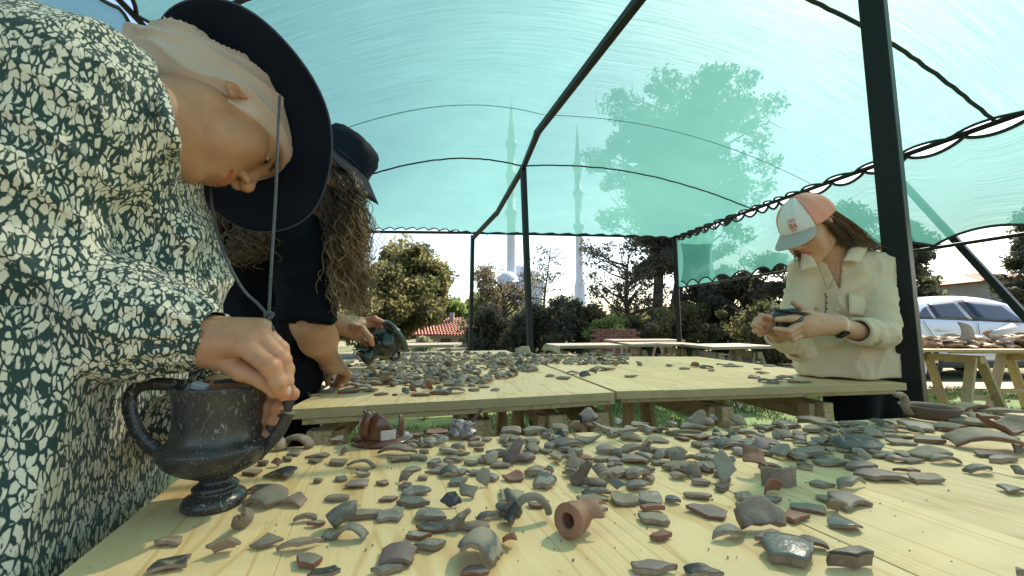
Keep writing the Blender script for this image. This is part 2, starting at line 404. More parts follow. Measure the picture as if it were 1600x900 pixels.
def net(name, tr, tint, body, stripe=(260, 3)):
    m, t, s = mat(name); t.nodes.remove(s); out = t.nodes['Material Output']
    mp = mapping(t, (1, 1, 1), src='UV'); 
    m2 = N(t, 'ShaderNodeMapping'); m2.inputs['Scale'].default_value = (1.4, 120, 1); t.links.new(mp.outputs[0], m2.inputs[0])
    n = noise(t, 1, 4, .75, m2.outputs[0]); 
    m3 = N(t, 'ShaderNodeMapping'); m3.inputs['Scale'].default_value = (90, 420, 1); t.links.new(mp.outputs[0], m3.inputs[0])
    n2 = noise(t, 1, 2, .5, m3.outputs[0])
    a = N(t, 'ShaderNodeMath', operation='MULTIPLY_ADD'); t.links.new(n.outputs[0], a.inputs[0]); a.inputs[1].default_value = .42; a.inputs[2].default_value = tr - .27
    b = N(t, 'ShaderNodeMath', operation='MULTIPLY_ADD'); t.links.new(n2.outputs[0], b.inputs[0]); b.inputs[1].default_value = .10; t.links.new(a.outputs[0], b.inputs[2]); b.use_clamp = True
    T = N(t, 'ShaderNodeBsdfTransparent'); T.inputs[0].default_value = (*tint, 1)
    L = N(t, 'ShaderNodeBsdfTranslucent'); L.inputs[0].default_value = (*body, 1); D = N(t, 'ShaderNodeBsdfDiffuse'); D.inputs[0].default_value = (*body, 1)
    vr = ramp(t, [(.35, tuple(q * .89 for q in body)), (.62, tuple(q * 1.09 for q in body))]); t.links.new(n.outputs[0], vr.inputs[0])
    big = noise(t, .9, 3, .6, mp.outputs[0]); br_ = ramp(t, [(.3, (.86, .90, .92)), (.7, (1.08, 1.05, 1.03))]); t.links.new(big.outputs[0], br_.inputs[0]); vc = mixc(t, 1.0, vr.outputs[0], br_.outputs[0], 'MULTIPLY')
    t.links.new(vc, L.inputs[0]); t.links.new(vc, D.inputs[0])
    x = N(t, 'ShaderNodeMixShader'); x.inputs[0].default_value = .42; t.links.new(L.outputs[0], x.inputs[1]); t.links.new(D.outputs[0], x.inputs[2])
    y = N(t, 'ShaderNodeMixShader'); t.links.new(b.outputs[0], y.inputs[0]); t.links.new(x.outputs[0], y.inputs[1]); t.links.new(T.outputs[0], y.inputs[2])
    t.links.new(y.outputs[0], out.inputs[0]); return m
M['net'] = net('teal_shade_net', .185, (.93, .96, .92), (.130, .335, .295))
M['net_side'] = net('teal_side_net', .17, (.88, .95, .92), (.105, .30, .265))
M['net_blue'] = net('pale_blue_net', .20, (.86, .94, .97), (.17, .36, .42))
# ------------------------------------------------------------------ ground
def ground():
    m, t, s = mat('dry_grassy_ground'); mp = mapping(t)
    n = noise(t, .55, 6, .62, mp.outputs[0]); n2 = noise(t, 9, 6, .7, mp.outputs[0]); n3 = noise(t, 60, 4, .7, mp.outputs[0])
    r = ramp(t, [(.40, (.075, .105, .030)), (.50, (.17, .165, .075)), (.60, (.34, .28, .19))]); t.links.new(n.outputs[0], r.inputs[0])
    c = mixc(t, .55, r.outputs[0], n2.outputs[0], 'OVERLAY'); c = mixc(t, .4, c, n3.outputs[0], 'SOFT_LIGHT')
    t.links.new(c, s.inputs['Base Color']); s.inputs['Roughness'].default_value = .95; bump(t, s, n2.outputs[0], .6, .04)
    g = np.unique(np.concatenate([np.linspace(-30, 30, 121), np.array([-1500, -600, -200, -80, 80, 200, 600, 1500])]))
    X, Y = np.meshgrid(g, g + 8, indexing='ij')
    V = np.stack([X.ravel(), Y.ravel(), np.zeros(X.size)], 1).astype(np.float32)
    near = (np.abs(V[:, 0]) < 30) & (np.abs(V[:, 1] - 8) < 30)
    V[near, 2] += vnoise(V[near], .7, 3) * .02
    q = len(g); i, j = np.meshgrid(np.arange(q - 1), np.arange(q - 1), indexing='ij'); i = i.ravel(); j = j.ravel()
    F = np.stack([i * q + j, (i + 1) * q + j, (i + 1) * q + j + 1, i * q + j + 1], 1)
    tag(add('ground', V, F, m), kind='structure')
    d = simple('pale_dirt', (.45, .37, .27), (.33, .26, .18), 3, .95, .5, .03, 8)
    # trodden earth patch on the left beyond the tables, a rubble strip beside the car
    def patch(name, pts, z=.045):
        pts = catmull([(x, y, z) for x, y in pts] + [(pts[0][0], pts[0][1], z)], 6)[:-1]
        o = add(name, [tuple(p) for p in pts], [tuple(range(len(pts)))], d, smooth=False); tag(o, kind='structure')
    lw = simple('lawn', (.075, .13, .03), (.13, .17, .05), 9, .95, .6, .03, 8)
    gp = catmull([(x, y, .03) for x, y in ((-4, .4), (-4.5, 3), (-4, 5.0), (0, 5.3), (1.4, 5.8), (3.2, 6.0), (5, 6.0), (8, 6.1), (9, 3), (6, .2))] + [(-4, .4, .03)], 6)[:-1]; tag(add('lawn', [tuple(p) for p in gp], [tuple(range(len(gp)))], lw, smooth=False), kind='structure')
    patch('dirt_path', [(-12, 5.3), (-2.2, 5.3), (-.6, 5.6), (.2, 6.4), (.5, 7.6), (-3, 10), (-12, 10)])
    patch('dirt_verge', [(3.6, 6.0), (12, 6.2), (12, 7.3), (8, 6.75), (3.4, 7.1)])
    patch('dry_clearing', [(1.2, 6.2), (4.6, 6.3), (5.2, 8.5), (3.5, 10.5), (.6, 9.6)], .05)
ground()
def grass(name, n, boxes, hgt, cols, seed, label_m):
    R = np.random.RandomState(seed); V = []
    tot = sum(b[4] for b in boxes); out = []
    for (x0, x1, y0, y1, wgt) in boxes:
        k = int(n * wgt / tot); p = np.stack([R.uniform(x0, x1, k), R.uniform(y0, y1, k), np.zeros(k)], 1)
        keep = vnoise(p.astype(np.float32), 1.3, seed) + vnoise(p.astype(np.float32), 5., seed + 1) * .5 > -.35
        out.append(p[keep])
    p = np.concatenate(out); k = len(p); a = R.uniform(0, 6.28, k); h = hgt * R.uniform(.4, 1.3, k); wd = R.uniform(.002, .0045, k) * (1 + p[:, 1] / 6)
    lean = R.uniform(.1, .8, k) * h; b = R.uniform(0, 6.28, k)
    d = np.stack([np.cos(a), np.sin(a), 0 * a], 1) * wd[:, None]; l = np.stack([np.cos(b) * lean, np.sin(b) * lean, h], 1)
    mid = p + l * np.array([.35, .35, .6]); V = np.stack([p - d, p + d, mid + d * .7, mid - d * .7, p + l], 1).reshape(-1, 3)
    i = np.arange(k)[:, None] * 5
    F = [tuple(x) for x in (i + np.array([0, 1, 2, 3])).tolist()] + [tuple(x) for x in (i + np.array([3, 2, 4])).tolist()]
    mi = R.randint(0, len(cols), k); fm = np.concatenate([mi, mi])
    o = add(name, V, F, cols, smooth=True, fm=fm); return tag(o, kind='stuff')
M['grass'] = simple('grass_blade', (.10, .16, .035), (.15, .20, .05), 3, .7, 0); M['grass2'] = simple('yellow_grass_blade', (.34, .32, .13), (.42, .36, .19), 3, .8, 0)
M['grass3'] = simple('dark_grass_blade', (.05, .09, .02), (.08, .12, .03), 3, .7, 0)
o = grass('grass', 90000, [(-1.6, 3.2, 1.0, 3.2, 1.5), (-2.4, 3.8, 3.2, 6.0, 5), (3.2, 6.8, 2.8, 6.2, 5)], .075, [M['grass'], M['grass'], M['grass2'], M['grass3']], 4, '')
tag(o, 'short green and straw coloured grass under and beyond the tables', 'grass')

# ------------------------------------------------------------------ far background: mosque, houses, trees
stone = simple('hazed_mosque_stone', (.50, .53, .58), (.43, .46, .52), .6, .6, 0)  # grey-blue haze of distance is put into the stone colour
lead = simple('hazed_lead_dome', (.50, .54, .60), (.42, .46, .52), .8, .45, 0)  # dome colour carries the same painted haze
def mosque():
    Y = 130.; sc = Y / 620
    r = empty('mosque', (P(815, 512, Y).x, Y, 0), 'pale hazy mosque with a dome and two slim minarets beyond the trees', 'mosque')
    ox = r.location.x
    def at(x, y): q = P(x, y, Y); return q.x - ox, q.z
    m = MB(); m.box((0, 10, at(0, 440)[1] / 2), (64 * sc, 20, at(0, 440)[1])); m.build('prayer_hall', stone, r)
    for cx, cy, rr, dy in ((822, 432, 30, 12), (794, 440, 17, 2)):
        x, z = at(cx, cy); R = rr * sc
        V, F = lathe_geo([(R * 1.05, -7), (R * 1.05, -.6), (R * 1.1, -.5), (R * 1.1, 0)] + [(R * math.cos(a), R * math.sin(a) * 1.02) for a in np.linspace(0, 1.55, 10)] + [(.15, R * 1.02 + .4), (.02, R * 1.02 + 3)], 28)
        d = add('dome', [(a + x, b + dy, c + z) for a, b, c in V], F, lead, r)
        dp = simple('dim_window', (.2, .22, .26), (.18, .2, .24), 1, .4, 0)
        for k in range(14):
            m = MB(); a = k * 2 * math.pi / 14; m.box((x + math.cos(a) * R * 1.06, dy + math.sin(a) * R * 1.06, z - 2.6), (.9, .9, 2.6), Matrix.Rotation(a, 3, 'Z')); m.build('window', dp, d)
    for cx, tip, w in ((799, 135, 7.4), (906, 180, 6.2)):
        x, zt = at(cx, tip); R = w * sc; zb = zt * .80
        pr = [(R * 1.5, 0), (R * 1.5, zb * .25), (R, zb * .30)]
        for f in (.58, .78, .95): pr += [(R * .95, zb * f), (R * 1.45, zb * f + 1.6), (R * 1.45, zb * f + 2.8), (R * .9, zb * f + 2.8)]
        pr += [(R * .85, zb), (R * .95, zb + .3), (R * .5, zb + (zt - zb) * .5), (.05, zt)]
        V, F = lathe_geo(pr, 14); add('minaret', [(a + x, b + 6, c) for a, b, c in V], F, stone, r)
mosque()
tile_m = simple('red_roof_tile', (.50, .22, .15), (.36, .16, .11), 30, .8, .3, .01, rv=(.8, 1.15))
def house(cx, Y, wdt, dep, zw, zr, label, wall, name='house', rows=14, cols=26):
    r = empty(name, (cx, Y, 0), label, 'house')
    m = MB(); m.box((0, dep / 2, zw / 2), (wdt, dep, zw)); w_ = m.build('wall', wall, r)
    m = MB()
    pm = simple('dark_pane', (.05, .06, .07), (.07, .08, .09), 1, .2, 0)
    for k in (-1, 0, 1): m = MB(); m.box((k * wdt * .3, -.03, zw * .55), (.5, .06, zw * .4)); m.build('window', pm, r)
    # hipped roof of real tile courses
    e = .5; hw, hd = wdt / 2 + e, dep / 2 + e; rid = max(hw - hd, .5)
    V = [(-hw, -hd, 0), (hw, -hd, 0), (hw, hd, 0), (-hw, hd, 0), (-rid, 0, zr - zw), (rid, 0, zr - zw)]
    V = [(a, b + dep / 2, c + zw + .02) for a, b, c in V]
    rf = add('roof', V, [(0, 1, 5, 4), (1, 2, 5), (2, 3, 4, 5), (3, 0, 4), (0, 3, 2, 1)], tile_m, r, smooth=False)
    m = MB(); a = [Vector(v) for v in V]
    nrm = (a[1] - a[0]).cross(a[4] - a[0]).normalized()
    for i in range(rows):
        f = (i + .5) / rows; L = a[0].lerp(a[4], f); Rr = a[1].lerp(a[5], f); n = max(2, int(cols * (Rr - L).length / (a[1] - a[0]).length))
        for j in range(n):
            c = L.lerp(Rr, (j + .5) / n); up = (a[4].lerp(a[5], .5) - a[0].lerp(a[1], .5)).normalized() * (.62 * (a[4].lerp(a[5], .5) - a[0].lerp(a[1], .5)).length / rows)
            d = (Rr - L).normalized() * ((Rr - L).length / n * .42)
            m.put([c - d - up + nrm * .07, c + d - up + nrm * .07, c + d * .9 + up + nrm * .02, c - d * .9 + up + nrm * .02, c - up + nrm * .13, c + up + nrm * .08], [(0, 4, 5, 3), (4, 1, 2, 5)])
    tag(m.build('roof_tiles', tile_m, r), kind='stuff')
    return r
plaster = simple('cream_plaster', (.50, .46, .40), (.42, .38, .33), 2, .9, .2, .01)
hx = P(697, 500, 20).x
h1 = house(hx, 20, 3.0, 3.4, .55, 1.42, 'low house with a red tiled roof behind the left shrubs', plaster)
m = MB(); m.box((.1, 1.2, 1.35), (.24, .24, .8)); m.build('chimney', simple('grey_render', (.3, .29, .27), (.22, .21, .2), 5, .9, .2), h1)
a = P(1620, 455, 21)
house(a.x + .2, 21, 6.2, 6, P(1600, 441, 21).z, P(1600, 418, 21).z, 'grey walled house with a hipped tile roof behind the silver car', simple('grey_wall', (.30, .29, .27), (.24, .23, .215), 4, .9, .2))

def leafset(R, C, n, cr, ls, flat=.75):
    """n small leaves spread through clumps of radius cr at the centres C"""
    k = R.randint(0, len(C), n); d = R.normal(size=(n, 3)); d /= np.linalg.norm(d, axis=1)[:, None]
    p = C[k] + d * (cr[k] * R.uniform(.15, 1, n) ** .6)[:, None] * np.array([1, 1, flat])
    a = R.normal(size=(n, 3)); a /= np.linalg.norm(a, axis=1)[:, None]; b = np.cross(a, R.normal(size=(n, 3))); b /= np.linalg.norm(b, axis=1)[:, None] + 1e-9
    s = (ls * R.uniform(.5, 1.4, n))[:, None]; a = a * s; b = b * s * .45
    V = np.stack([p - a, p + b, p + a, p - b], 1).reshape(-1, 3); F = np.arange(4 * n).reshape(-1, 4); return V, F, k
LM = {'olive': [(.115, .110, .042), (.075, .080, .030), (.16, .15, .07)], 'green': [(.075, .115, .030), (.05, .085, .024), (.12, .16, .045)],
      'dark': [(.075, .080, .045), (.052, .058, .034), (.11, .11, .065)], 'brown': [(.10, .085, .055), (.075, .065, .045), (.13, .115, .07)],
      'bright': [(.14, .19, .04), (.10, .15, .03), (.18, .22, .06)], 'pale': [(.16, .18, .10), (.12, .14, .08), (.2, .21, .12)]}
def leafmat(*a, **k):
    m = simple(*a, **k); t = m.node_tree; b = t.nodes['Principled BSDF']; c = b.inputs['Base Color'].links[0].from_socket; L = N(t, 'ShaderNodeBsdfTranslucent'); x = N(t, 'ShaderNodeMixShader'); x.inputs[0].default_value = .55
    g = N(t, 'ShaderNodeHueSaturation'); g.inputs['Value'].default_value = 2.4; t.links.new(c, g.inputs['Color']); t.links.new(g.outputs[0], L.inputs[0])
    t.links.new(b.outputs[0], x.inputs[1]); t.links.new(L.outputs[0], x.inputs[2]); t.links.new(x.outputs[0], t.nodes['Material Output'].inputs[0]); return m
LM = {k: [leafmat('%s_foliage' % k, c, tuple(q * .7 for q in c), 2, .75, 0) for c in v] for k, v in LM.items()}
bark = simple('bark', (.085, .068, .052), (.045, .036, .028), 12, .95, .7, .02)
def tree(x, Y, H, R_, base, kind, label, cat, name, seed, n=9000, ls=.09, clumps=60, cr=.55, shape='round', trunk=.16, lean=(0, 0), group=None, limbs=14, stems=1, twigs=0, fill=0):
    R = np.random.RandomState(seed); r = empty(name, (x, Y, 0), label, cat, group)
    mb = MB(); ends = []
    for st in range(stems):
        sx = (st - (stems - 1) / 2) * trunk * 2.2
        path = [Vector((sx * (1 + 3 * t) + lean[0] * t + .06 * H * t * math.sin(3 * t + seed + st), lean[1] * t, H * .92 * t)) for t in np.linspace(0, 1, 8)]
        mb.tube(path, [trunk * (1 - .85 * t) * (1.25 if t == 0 else 1) for t in np.linspace(0, 1, 8)], 7)
        for i in range(limbs):
            f = base + (1 - base) * (i + R.uniform(0, 1)) / limbs * .95; k = min(int(f * 7), 6); p = path[k].lerp(path[k + 1], f * 7 - k)
            g = (f - base) / (1 - base)
            pr = {'round': math.sqrt(max(.05, 1 - (2 * g - 1) ** 2)), 'cone': 1.02 - g * .93, 'spread': .55 + .6 * math.sin(g * 2.6), 'umbrella': .4 + .75 * g * (1.35 - g) * 2}[shape]
            L = R_ * pr * R.uniform(.65, 1.1); an = R.uniform(0, 6.283) if i % 3 else R.choice([0, 3.14]) + R.uniform(-.5, .5); el = {'cone': R.uniform(-.15, .25), 'spread': R.uniform(.1, .8)}.get(shape, R.uniform(0, .6))
            d = Vector((math.cos(an) * math.cos(el), math.sin(an) * math.cos(el), math.sin(el))) * L
            pts = [p + d * t + Vector((0, 0, (.12 * L * t * t) if shape != 'cone' else -.1 * L * t * t)) + Vector(R.normal(0, .035 * L, 3)) * t for t in np.linspace(0, 1, 6)]
            r0 = trunk * .42 * (1 - .5 * g); mb.tube(pts, [r0 * (1 - .85 * t) for t in np.linspace(0, 1, 6)], 5)
            for q in pts[2:]: ends.append(q)
            for tw in range(3 + twigs):
                a0 = pts[R.randint(2, 6)]; dd = Vector(R.normal(0, 1, 3)).normalized() * L * R.uniform(.18, .42)
                tp = [a0, a0 + dd * .5 + Vector(R.normal(0, .04 * L, 3)), a0 + dd]; mb.tube(tp, [r0 * .3, r0 * .18, r0 * .05], 4); ends += tp[1:]
                if twigs:
                    for _ in range(2):
                        b0 = tp[1 + R.randint(0, 2)]; d2 = Vector(R.normal(0, 1, 3)).normalized() * L * .2; mb.tube([b0, b0 + d2], [r0 * .12, r0 * .03], 3)
    mb.build('trunk', bark, r, smooth=True)
    if fill:
        d = R.normal(size=(fill, 3)); d = d / np.linalg.norm(d, axis=1)[:, None] * R.uniform(.2, 1, (fill, 1)) ** .45; d[:, 2] *= 1; ends += [(lean[0] * .6 + q[0] * R_ * (1 - .35 * max(q[2], 0)), q[1] * R_, H * (base + 1) / 2 + q[2] * H * (1 - base) / 2) for q in d]
    if n:
        E = np.array([tuple(e) for e in ends]); C = E[R.randint(0, len(E), clumps)] + R.normal(0, .12 * R_, (clumps, 3)) * .6
        c_r = cr * R.uniform(.45, 1.25, clumps); V, F, k = leafset(R, C, n, c_r, ls)
        dark = R.randint(0, 3, clumps); V[:, 2] = np.maximum(V[:, 2], .05)
        o = add('crown', V, F, LM[kind], r, smooth=False, fm=dark[k])
    return r
def T(px, Y, top, wpx, *a, **k):      # tree whose foot is on the ground under px, whose top reaches the given picture height
    H = P(px, top, Y).z; return tree(P(px, 512, Y).x, Y, H, wpx / 2 / 620 * Y, *a, **k)
TG = 'trees and shrubs beyond the tables'
T(626, 15, 384, 130, .12, 'olive', 'bushy olive green pine right of the curly haired woman, tallest on the left', 'tree', 'pine_tree', 1, n=22000, ls=.10, clumps=120, cr=.52, group=TG, trunk=.2, limbs=24)
T(575, 13, 400, 110, .05, 'olive', 'olive green pine half hidden behind the curly hair', 'tree', 'pine_tree', 2, n=13000, ls=.09, clumps=70, cr=.5, group=TG, limbs=16)
T(664, 25, 420, 74, .25, 'olive', 'smaller olive pine leaning right beside the tallest left pine', 'tree', 'pine_tree', 3, n=14000, ls=.15, clumps=60, cr=.7, group=TG, limbs=14, shape='round', trunk=.2)
T(708, 27, 462, 52, .02, 'green', 'round green shrub between the left pines and the far tent post', 'shrub', 'shrub', 4, n=7000, ls=.14, clumps=40, cr=.75, group=TG)
T(729, 27.5, 470, 44, .02, 'green', 'green shrub just left of the far tent post', 'shrub', 'shrub', 5, n=6000, ls=.14, clumps=40, cr=.7, group=TG)
T(652, 9, 526, 44, .02, 'pale', 'low pale grey green bush in front of the red tiled roof', 'bush', 'bush', 6, n=5000, ls=.035, clumps=40, cr=.16, group=TG, trunk=.03)
T(752, 13, 478, 66, .02, 'dark', 'dark shrub right of the far tent post', 'shrub', 'shrub', 7, n=8000, ls=.07, clumps=50, cr=.4, group=TG)
T(790, 16, 432, 90, .1, 'brown', 'brownish half bare tree below the mosque dome', 'tree', 'bare_tree', 8, n=7000, ls=.06, clumps=80, cr=.4, group=TG, limbs=22, twigs=3, shape='spread')
T(766, 19, 448, 60, .1, 'green', 'light green tree left of the brownish tree under the minaret', 'tree', 'tree', 9, n=7000, ls=.08, clumps=50, cr=.5, group=TG)
T(815, 12.5, 482, 84, .02, 'dark', 'dark shrub behind the middle tent post', 'shrub', 'shrub', 10, n=8000, ls=.065, clumps=50, cr=.38, group=TG)
T(851, 14, 372, 66, .15, 'brown', 'thin bare tree with wispy twigs right of the middle tent post', 'tree', 'bare_tree', 11, n=1500, ls=.05, clumps=60, cr=.4, group=TG, limbs=22, twigs=4, trunk=.07)
T(868, 12, 470, 74, .02, 'dark', 'dark green bush left of the second minaret', 'bush', 'bush', 12, n=8000, ls=.065, clumps=50, cr=.36, group=TG)
T(905, 12.5, 482, 72, .02, 'olive', 'olive bush below the second minaret', 'bush', 'bush', 13, n=8000, ls=.065, clumps=50, cr=.36, group=TG)
T(946, 11, 500, 76, .02, 'bright', 'bright yellow green bush above the brick stack', 'bush', 'bush', 14, n=6000, ls=.055, clumps=40, cr=.28, group=TG)
T(1030, 15.5, 124, 225, .30, 'dark', 'big dark spreading pine seen partly through the green net', 'tree', 'pine_tree', 15, n=52000, ls=.10, clumps=330, cr=.60, group=TG, trunk=.24, limbs=46, shape='round', stems=2, twigs=1, fill=500, lean=(2.0, 0))
T(985, 14.5, 385, 150, .12, 'brown', 'bare branched tree left of the big dark pine', 'tree', 'bare_tree', 16, n=6000, ls=.06, clumps=110, cr=.4, group=TG, limbs=30, twigs=5, shape='spread', trunk=.14)
T(1010, 12, 492, 90, .02, 'olive', 'olive undergrowth at the foot of the big dark pine', 'bush', 'bush', 17, n=8000, ls=.06, clumps=50, cr=.32, group=TG)
T(1118, 14, 440, 120, .1, 'dark', 'low dark pine under the hanging green net', 'tree', 'pine_tree', 18, n=16000, ls=.08, clumps=110, cr=.4, group=TG, limbs=26, twigs=2, shape='spread')
T(1075, 12.5, 482, 90, .02, 'olive', 'olive bush behind the far right tent post', 'bush', 'bush', 19, n=8000, ls=.06, clumps=50, cr=.35, group=TG)
T(1180, 13, 418, 120, .1, 'dark', 'dark pine just left of the woman in the cream shirt', 'tree', 'pine_tree', 20, n=18000, ls=.075, clumps=110, cr=.4, group=TG, limbs=26, twigs=2, shape='spread')
T(1200, 10.5, 480, 120, .02, 'olive', 'olive bush below the dark pine beside the cream shirt', 'bush', 'bush', 21, n=9000, ls=.055, clumps=60, cr=.32, group=TG)
T(1355, 15, 300, 170, .2, 'dark', 'conifer seen through the side net above the cream shirt', 'tree', 'conifer', 22, n=16000, ls=.09, clumps=110, cr=.4, group=TG, shape='cone', limbs=36)
T(1432, 12.5, 330, 125, .08, 'dark', 'dark drooping conifer just right of the thick black post', 'tree', 'conifer', 23, n=26000, ls=.075, clumps=170, cr=.32, group=TG, shape='cone', limbs=44, trunk=.12)
T(1640, 16, 285, 150, .1, 'dark', 'dark conifer at the far right above the tiled roof', 'tree', 'conifer', 24, n=22000, ls=.09, clumps=150, cr=.45, group=TG, shape='cone', limbs=40)
# distant wood closing the view low down
def wood_far():
    R = np.random.RandomState(5); n = 60000; a = R.uniform(-1.25, 1.25, n); d = R.uniform(34, 48, n)
    p = np.stack([np.sin(a) * d, np.cos(a) * d, np.zeros(n)], 1).astype(np.float32)
    top = 2.4 + 1.0 * vnoise(p, .25, 2) + .5 * vnoise(p, .9, 3); p[:, 2] = R.uniform(0, 1, n) * top
    V, F, k = leafset(R, p, n, np.full(n, .15), .34); V = V
    tag(add('distant_wood', V, F, LM['olive'] , smooth=False, fm=R.randint(0, 3, n)), 'low hazy belt of trees closing the view behind everything', 'wood', kind='stuff')
wood_far()
def bricks():
    c = G(958, 536, 0.0) if 0 else P(958, 536, 9.5); r = empty('brick_stack', (c.x, 9.5, 0), 'low stack of reddish brown bricks beyond the far tables', 'brick stack')
    m = simple('dull_brick', (.20, .09, .065), (.14, .07, .055), 30, .9, .4, rv=(.7, 1.2)); b = MB(); b.box((0, 0, 0), (.2, .2, .058), None, .004); me = None
    for j in range(15):
        for i in range(5):
            o = b.build('brick', m, r) if me is None else link(bpy.data.objects.new('brick', me), r); me = o.data
            o.location = (-.42 + .21 * i + (.1 if j % 2 else 0), rnd.uniform(-.01, .01), .03 + .0615 * j); o.rotation_euler.z = rnd.uniform(-.05, .05)
bricks()

# ------------------------------------------------------------------ the silver car
def car():
    paint = simple('silver_paint', (.56, .60, .66), (.52, .56, .63), .5, .28, 0, coat=.6, metal=.35)
    glass = simple('tinted_glass', (.012, .018, .025), (.02, .028, .035), 1, .06, 0, spec=.8)
    black = simple('black_trim', (.012, .013, .014), (.02, .02, .021), 3, .5, 0); chrome = simple('chrome', (.7, .72, .74), (.65, .67, .7), 3, .18, 0, metal=1)
    rub = simple('tyre_rubber', (.018, .018, .018), (.03, .03, .03), 20, .9, .3); alloy = simple('alloy_rim', (.55, .57, .6), (.5, .52, .55), 5, .3, 0, metal=.7)
    Y0 = 7.4; r = empty('parked_car', (P(1438, 512, Y0).x, Y0 + .88, 0), 'silver saloon car parked beyond the right hand table, side on', 'car')
    S = [-.98, -.95, -.85, -.6, -.35, 0, .35, .7, 1.05, 1.4, 1.75, 2.1, 2.45, 2.8, 3.15, 3.4, 3.55]
    top = [.75, 1.0, 1.16, 1.20, 1.25, 1.42, 1.53, 1.575, 1.59, 1.585, 1.55, 1.44, 1.26, 1.08, .98, .86, .62]
    belt = [.70, .95, 1.08, 1.12, 1.13, 1.125, 1.115, 1.10, 1.085, 1.07, 1.055, 1.04, 1.02, 1.0, .92, .80, .58]
    bot = [.5, .36, .30, .27, .25, .24, .24, .24, .24, .24, .24, .24, .25, .26, .28, .32, .45]
    wid = [.62, .76, .83, .86, .885, .895, .90, .90, .90, .90, .90, .90, .895, .88, .84, .76, .62]
    def sec(i):
        t, b, o, w_ = top[i], belt[i], bot[i], wid[i]; g = t - b
        in_ = min(g * .55, .26)
        return [(0, o), (w_ * .9, o), (w_ * .975, o + .07), (w_ * .985, o + .25 * (b - o)), (w_, o + .55 * (b - o)), (w_ * .985, o + .62 * (b - o)), (w_ * .98, b - .03), (w_ * .955, b), (w_ - in_ * .9 - .045, t - g * .14 - .02), (w_ - in_ - .13, t - .02), (w_ * .35, t), (0, t)]
    secs = [sec(i) for i in range(len(S))]; nS = len(S)
    V = []; F = []
    q = len(secs[0]); full = 2 * q - 2
    for i in range(nS):
        ring = [(S[i], -y, z) for y, z in secs[i]] + [(S[i], y, z) for y, z in secs[i][-2:0:-1]]; V += ring
    for i in range(nS - 1):
        for k in range(full): F.append((i * full + k, (i + 1) * full + k, (i + 1) * full + (k + 1) % full, i * full + (k + 1) % full))
    F.append(tuple(range(full))); F.append(tuple(range((nS - 1) * full, nS * full))[::-1])
    body = add('body', V, F, paint, r)
    mo = body.modifiers.new('s', 'SUBSURF'); mo.levels = 1; mo.render_levels = 1
    def at(s, t, off=.012):      # point of the near side glass area
        i = max(0, min(nS - 2, np.searchsorted(S, s) - 1)); f = (s - S[i]) / (S[i + 1] - S[i])
        a = Vector((0, *secs[i][7])).lerp(Vector((0, *secs[i + 1][7])), f); b = Vector((0, *secs[i][8])).lerp(Vector((0, *secs[i + 1][8])), f)
        p = a.lerp(b, t); return Vector((s, -(p.y + off), p.z))
    def pane(pts, m, name, par, off=.012, side=-1):
        pp = [at(s, t, off) for s, t in pts]
        if side > 0: pp = [Vector((p.x, -p.y, p.z)) for p in pp]
        n = 6; V = []; 
        L = [pp[0].lerp(pp[3], k / n) for k in range(n + 1)]; Rr = [pp[1].lerp(pp[2], k / n) for k in range(n + 1)]
        for a, b in zip(L, Rr):
            for j in range(n + 1):
                q_ = a.lerp(b, j / n); V.append(q_)
        F = [(i * (n + 1) + j, i * (n + 1) + j + 1, (i + 1) * (n + 1) + j + 1, (i + 1) * (n + 1) + j) for i in range(n) for j in range(n)]
        o = add(name, V, F, m, par); md = o.modifiers.new('t', 'SOLIDIFY'); md.thickness = .006; return o
    for sd in (-1, 1):
        pane([(-.02, .06), (.31, .05), (.31, .80), (.18, .60)], glass, 'quarter_window', r, .02, sd)
        pane([(.35, .05), (1.0, .04), (.97, .93), (.36, .84)], glass, 'rear_side_window', r, .02, sd)
        pane([(1.12, .04), (2.08, .03), (1.86, .90), (1.10, .93)], glass, 'front_side_window', r, .02, sd)
        pane([(1.0, .0), (1.12, 0), (1.10, .97), (.97, .97)], black, 'pillar', r, .017, sd)
        pane([(-.1, -.02), (2.15, -.02), (2.15, .05), (-.1, .05)], black, 'window_trim', r, .010, sd)
    for s0, s1 in ((.0, .02),):
        pass
    def seam(pts, par=body):
        m = MB(); m.tube([Vector((s, -(w_ + .006), z)) for s, z, w_ in pts], .005, 5); m.build('door_seam', black, r)
    seam([(.05, 1.08, .89), (.12, .95, .895), (.22, .75, .905), (.42, .55, .905), (.5, .34, .895)])
    seam([(1.06, 1.04, .89), (1.06, .7, .905), (1.07, .34, .895)]); seam([(2.1, 1.0, .89), (2.14, .7, .905), (2.1, .34, .895)])
    m = MB(); m.beam((-.6, -.905, .46), (2.6, -.915, .46), .016, .05, bev=.005); m.build('side_moulding', paint, r)
    m = MB(); m.beam((.3, -.905, .285), (2.4, -.905, .285), .02, .09, bev=.006); m.build('sill', black, r)
    for s in (.40, 1.36):
        m = MB(); m.beam((s - .10, -.925, .905), (s + .11, -.925, .90), .022, .028, bev=.008); m.build('door_handle', paint, r)
    m = MB(); m.box((1.92, -1.03, 1.10), (.14, .22, .15), None, .045); m.beam((1.92, -.9, 1.06), (1.92, -.98, 1.07), .05, .03); m.build('wing_mirror', paint, r, smooth=True)
    m = MB(); m.box((-.93, -.55, .95), (.12, .4, .16), None, .03); m.build('tail_light', simple('red_lens', (.4, .02, .02), (.3, .015, .015), 3, .2, 0), r)
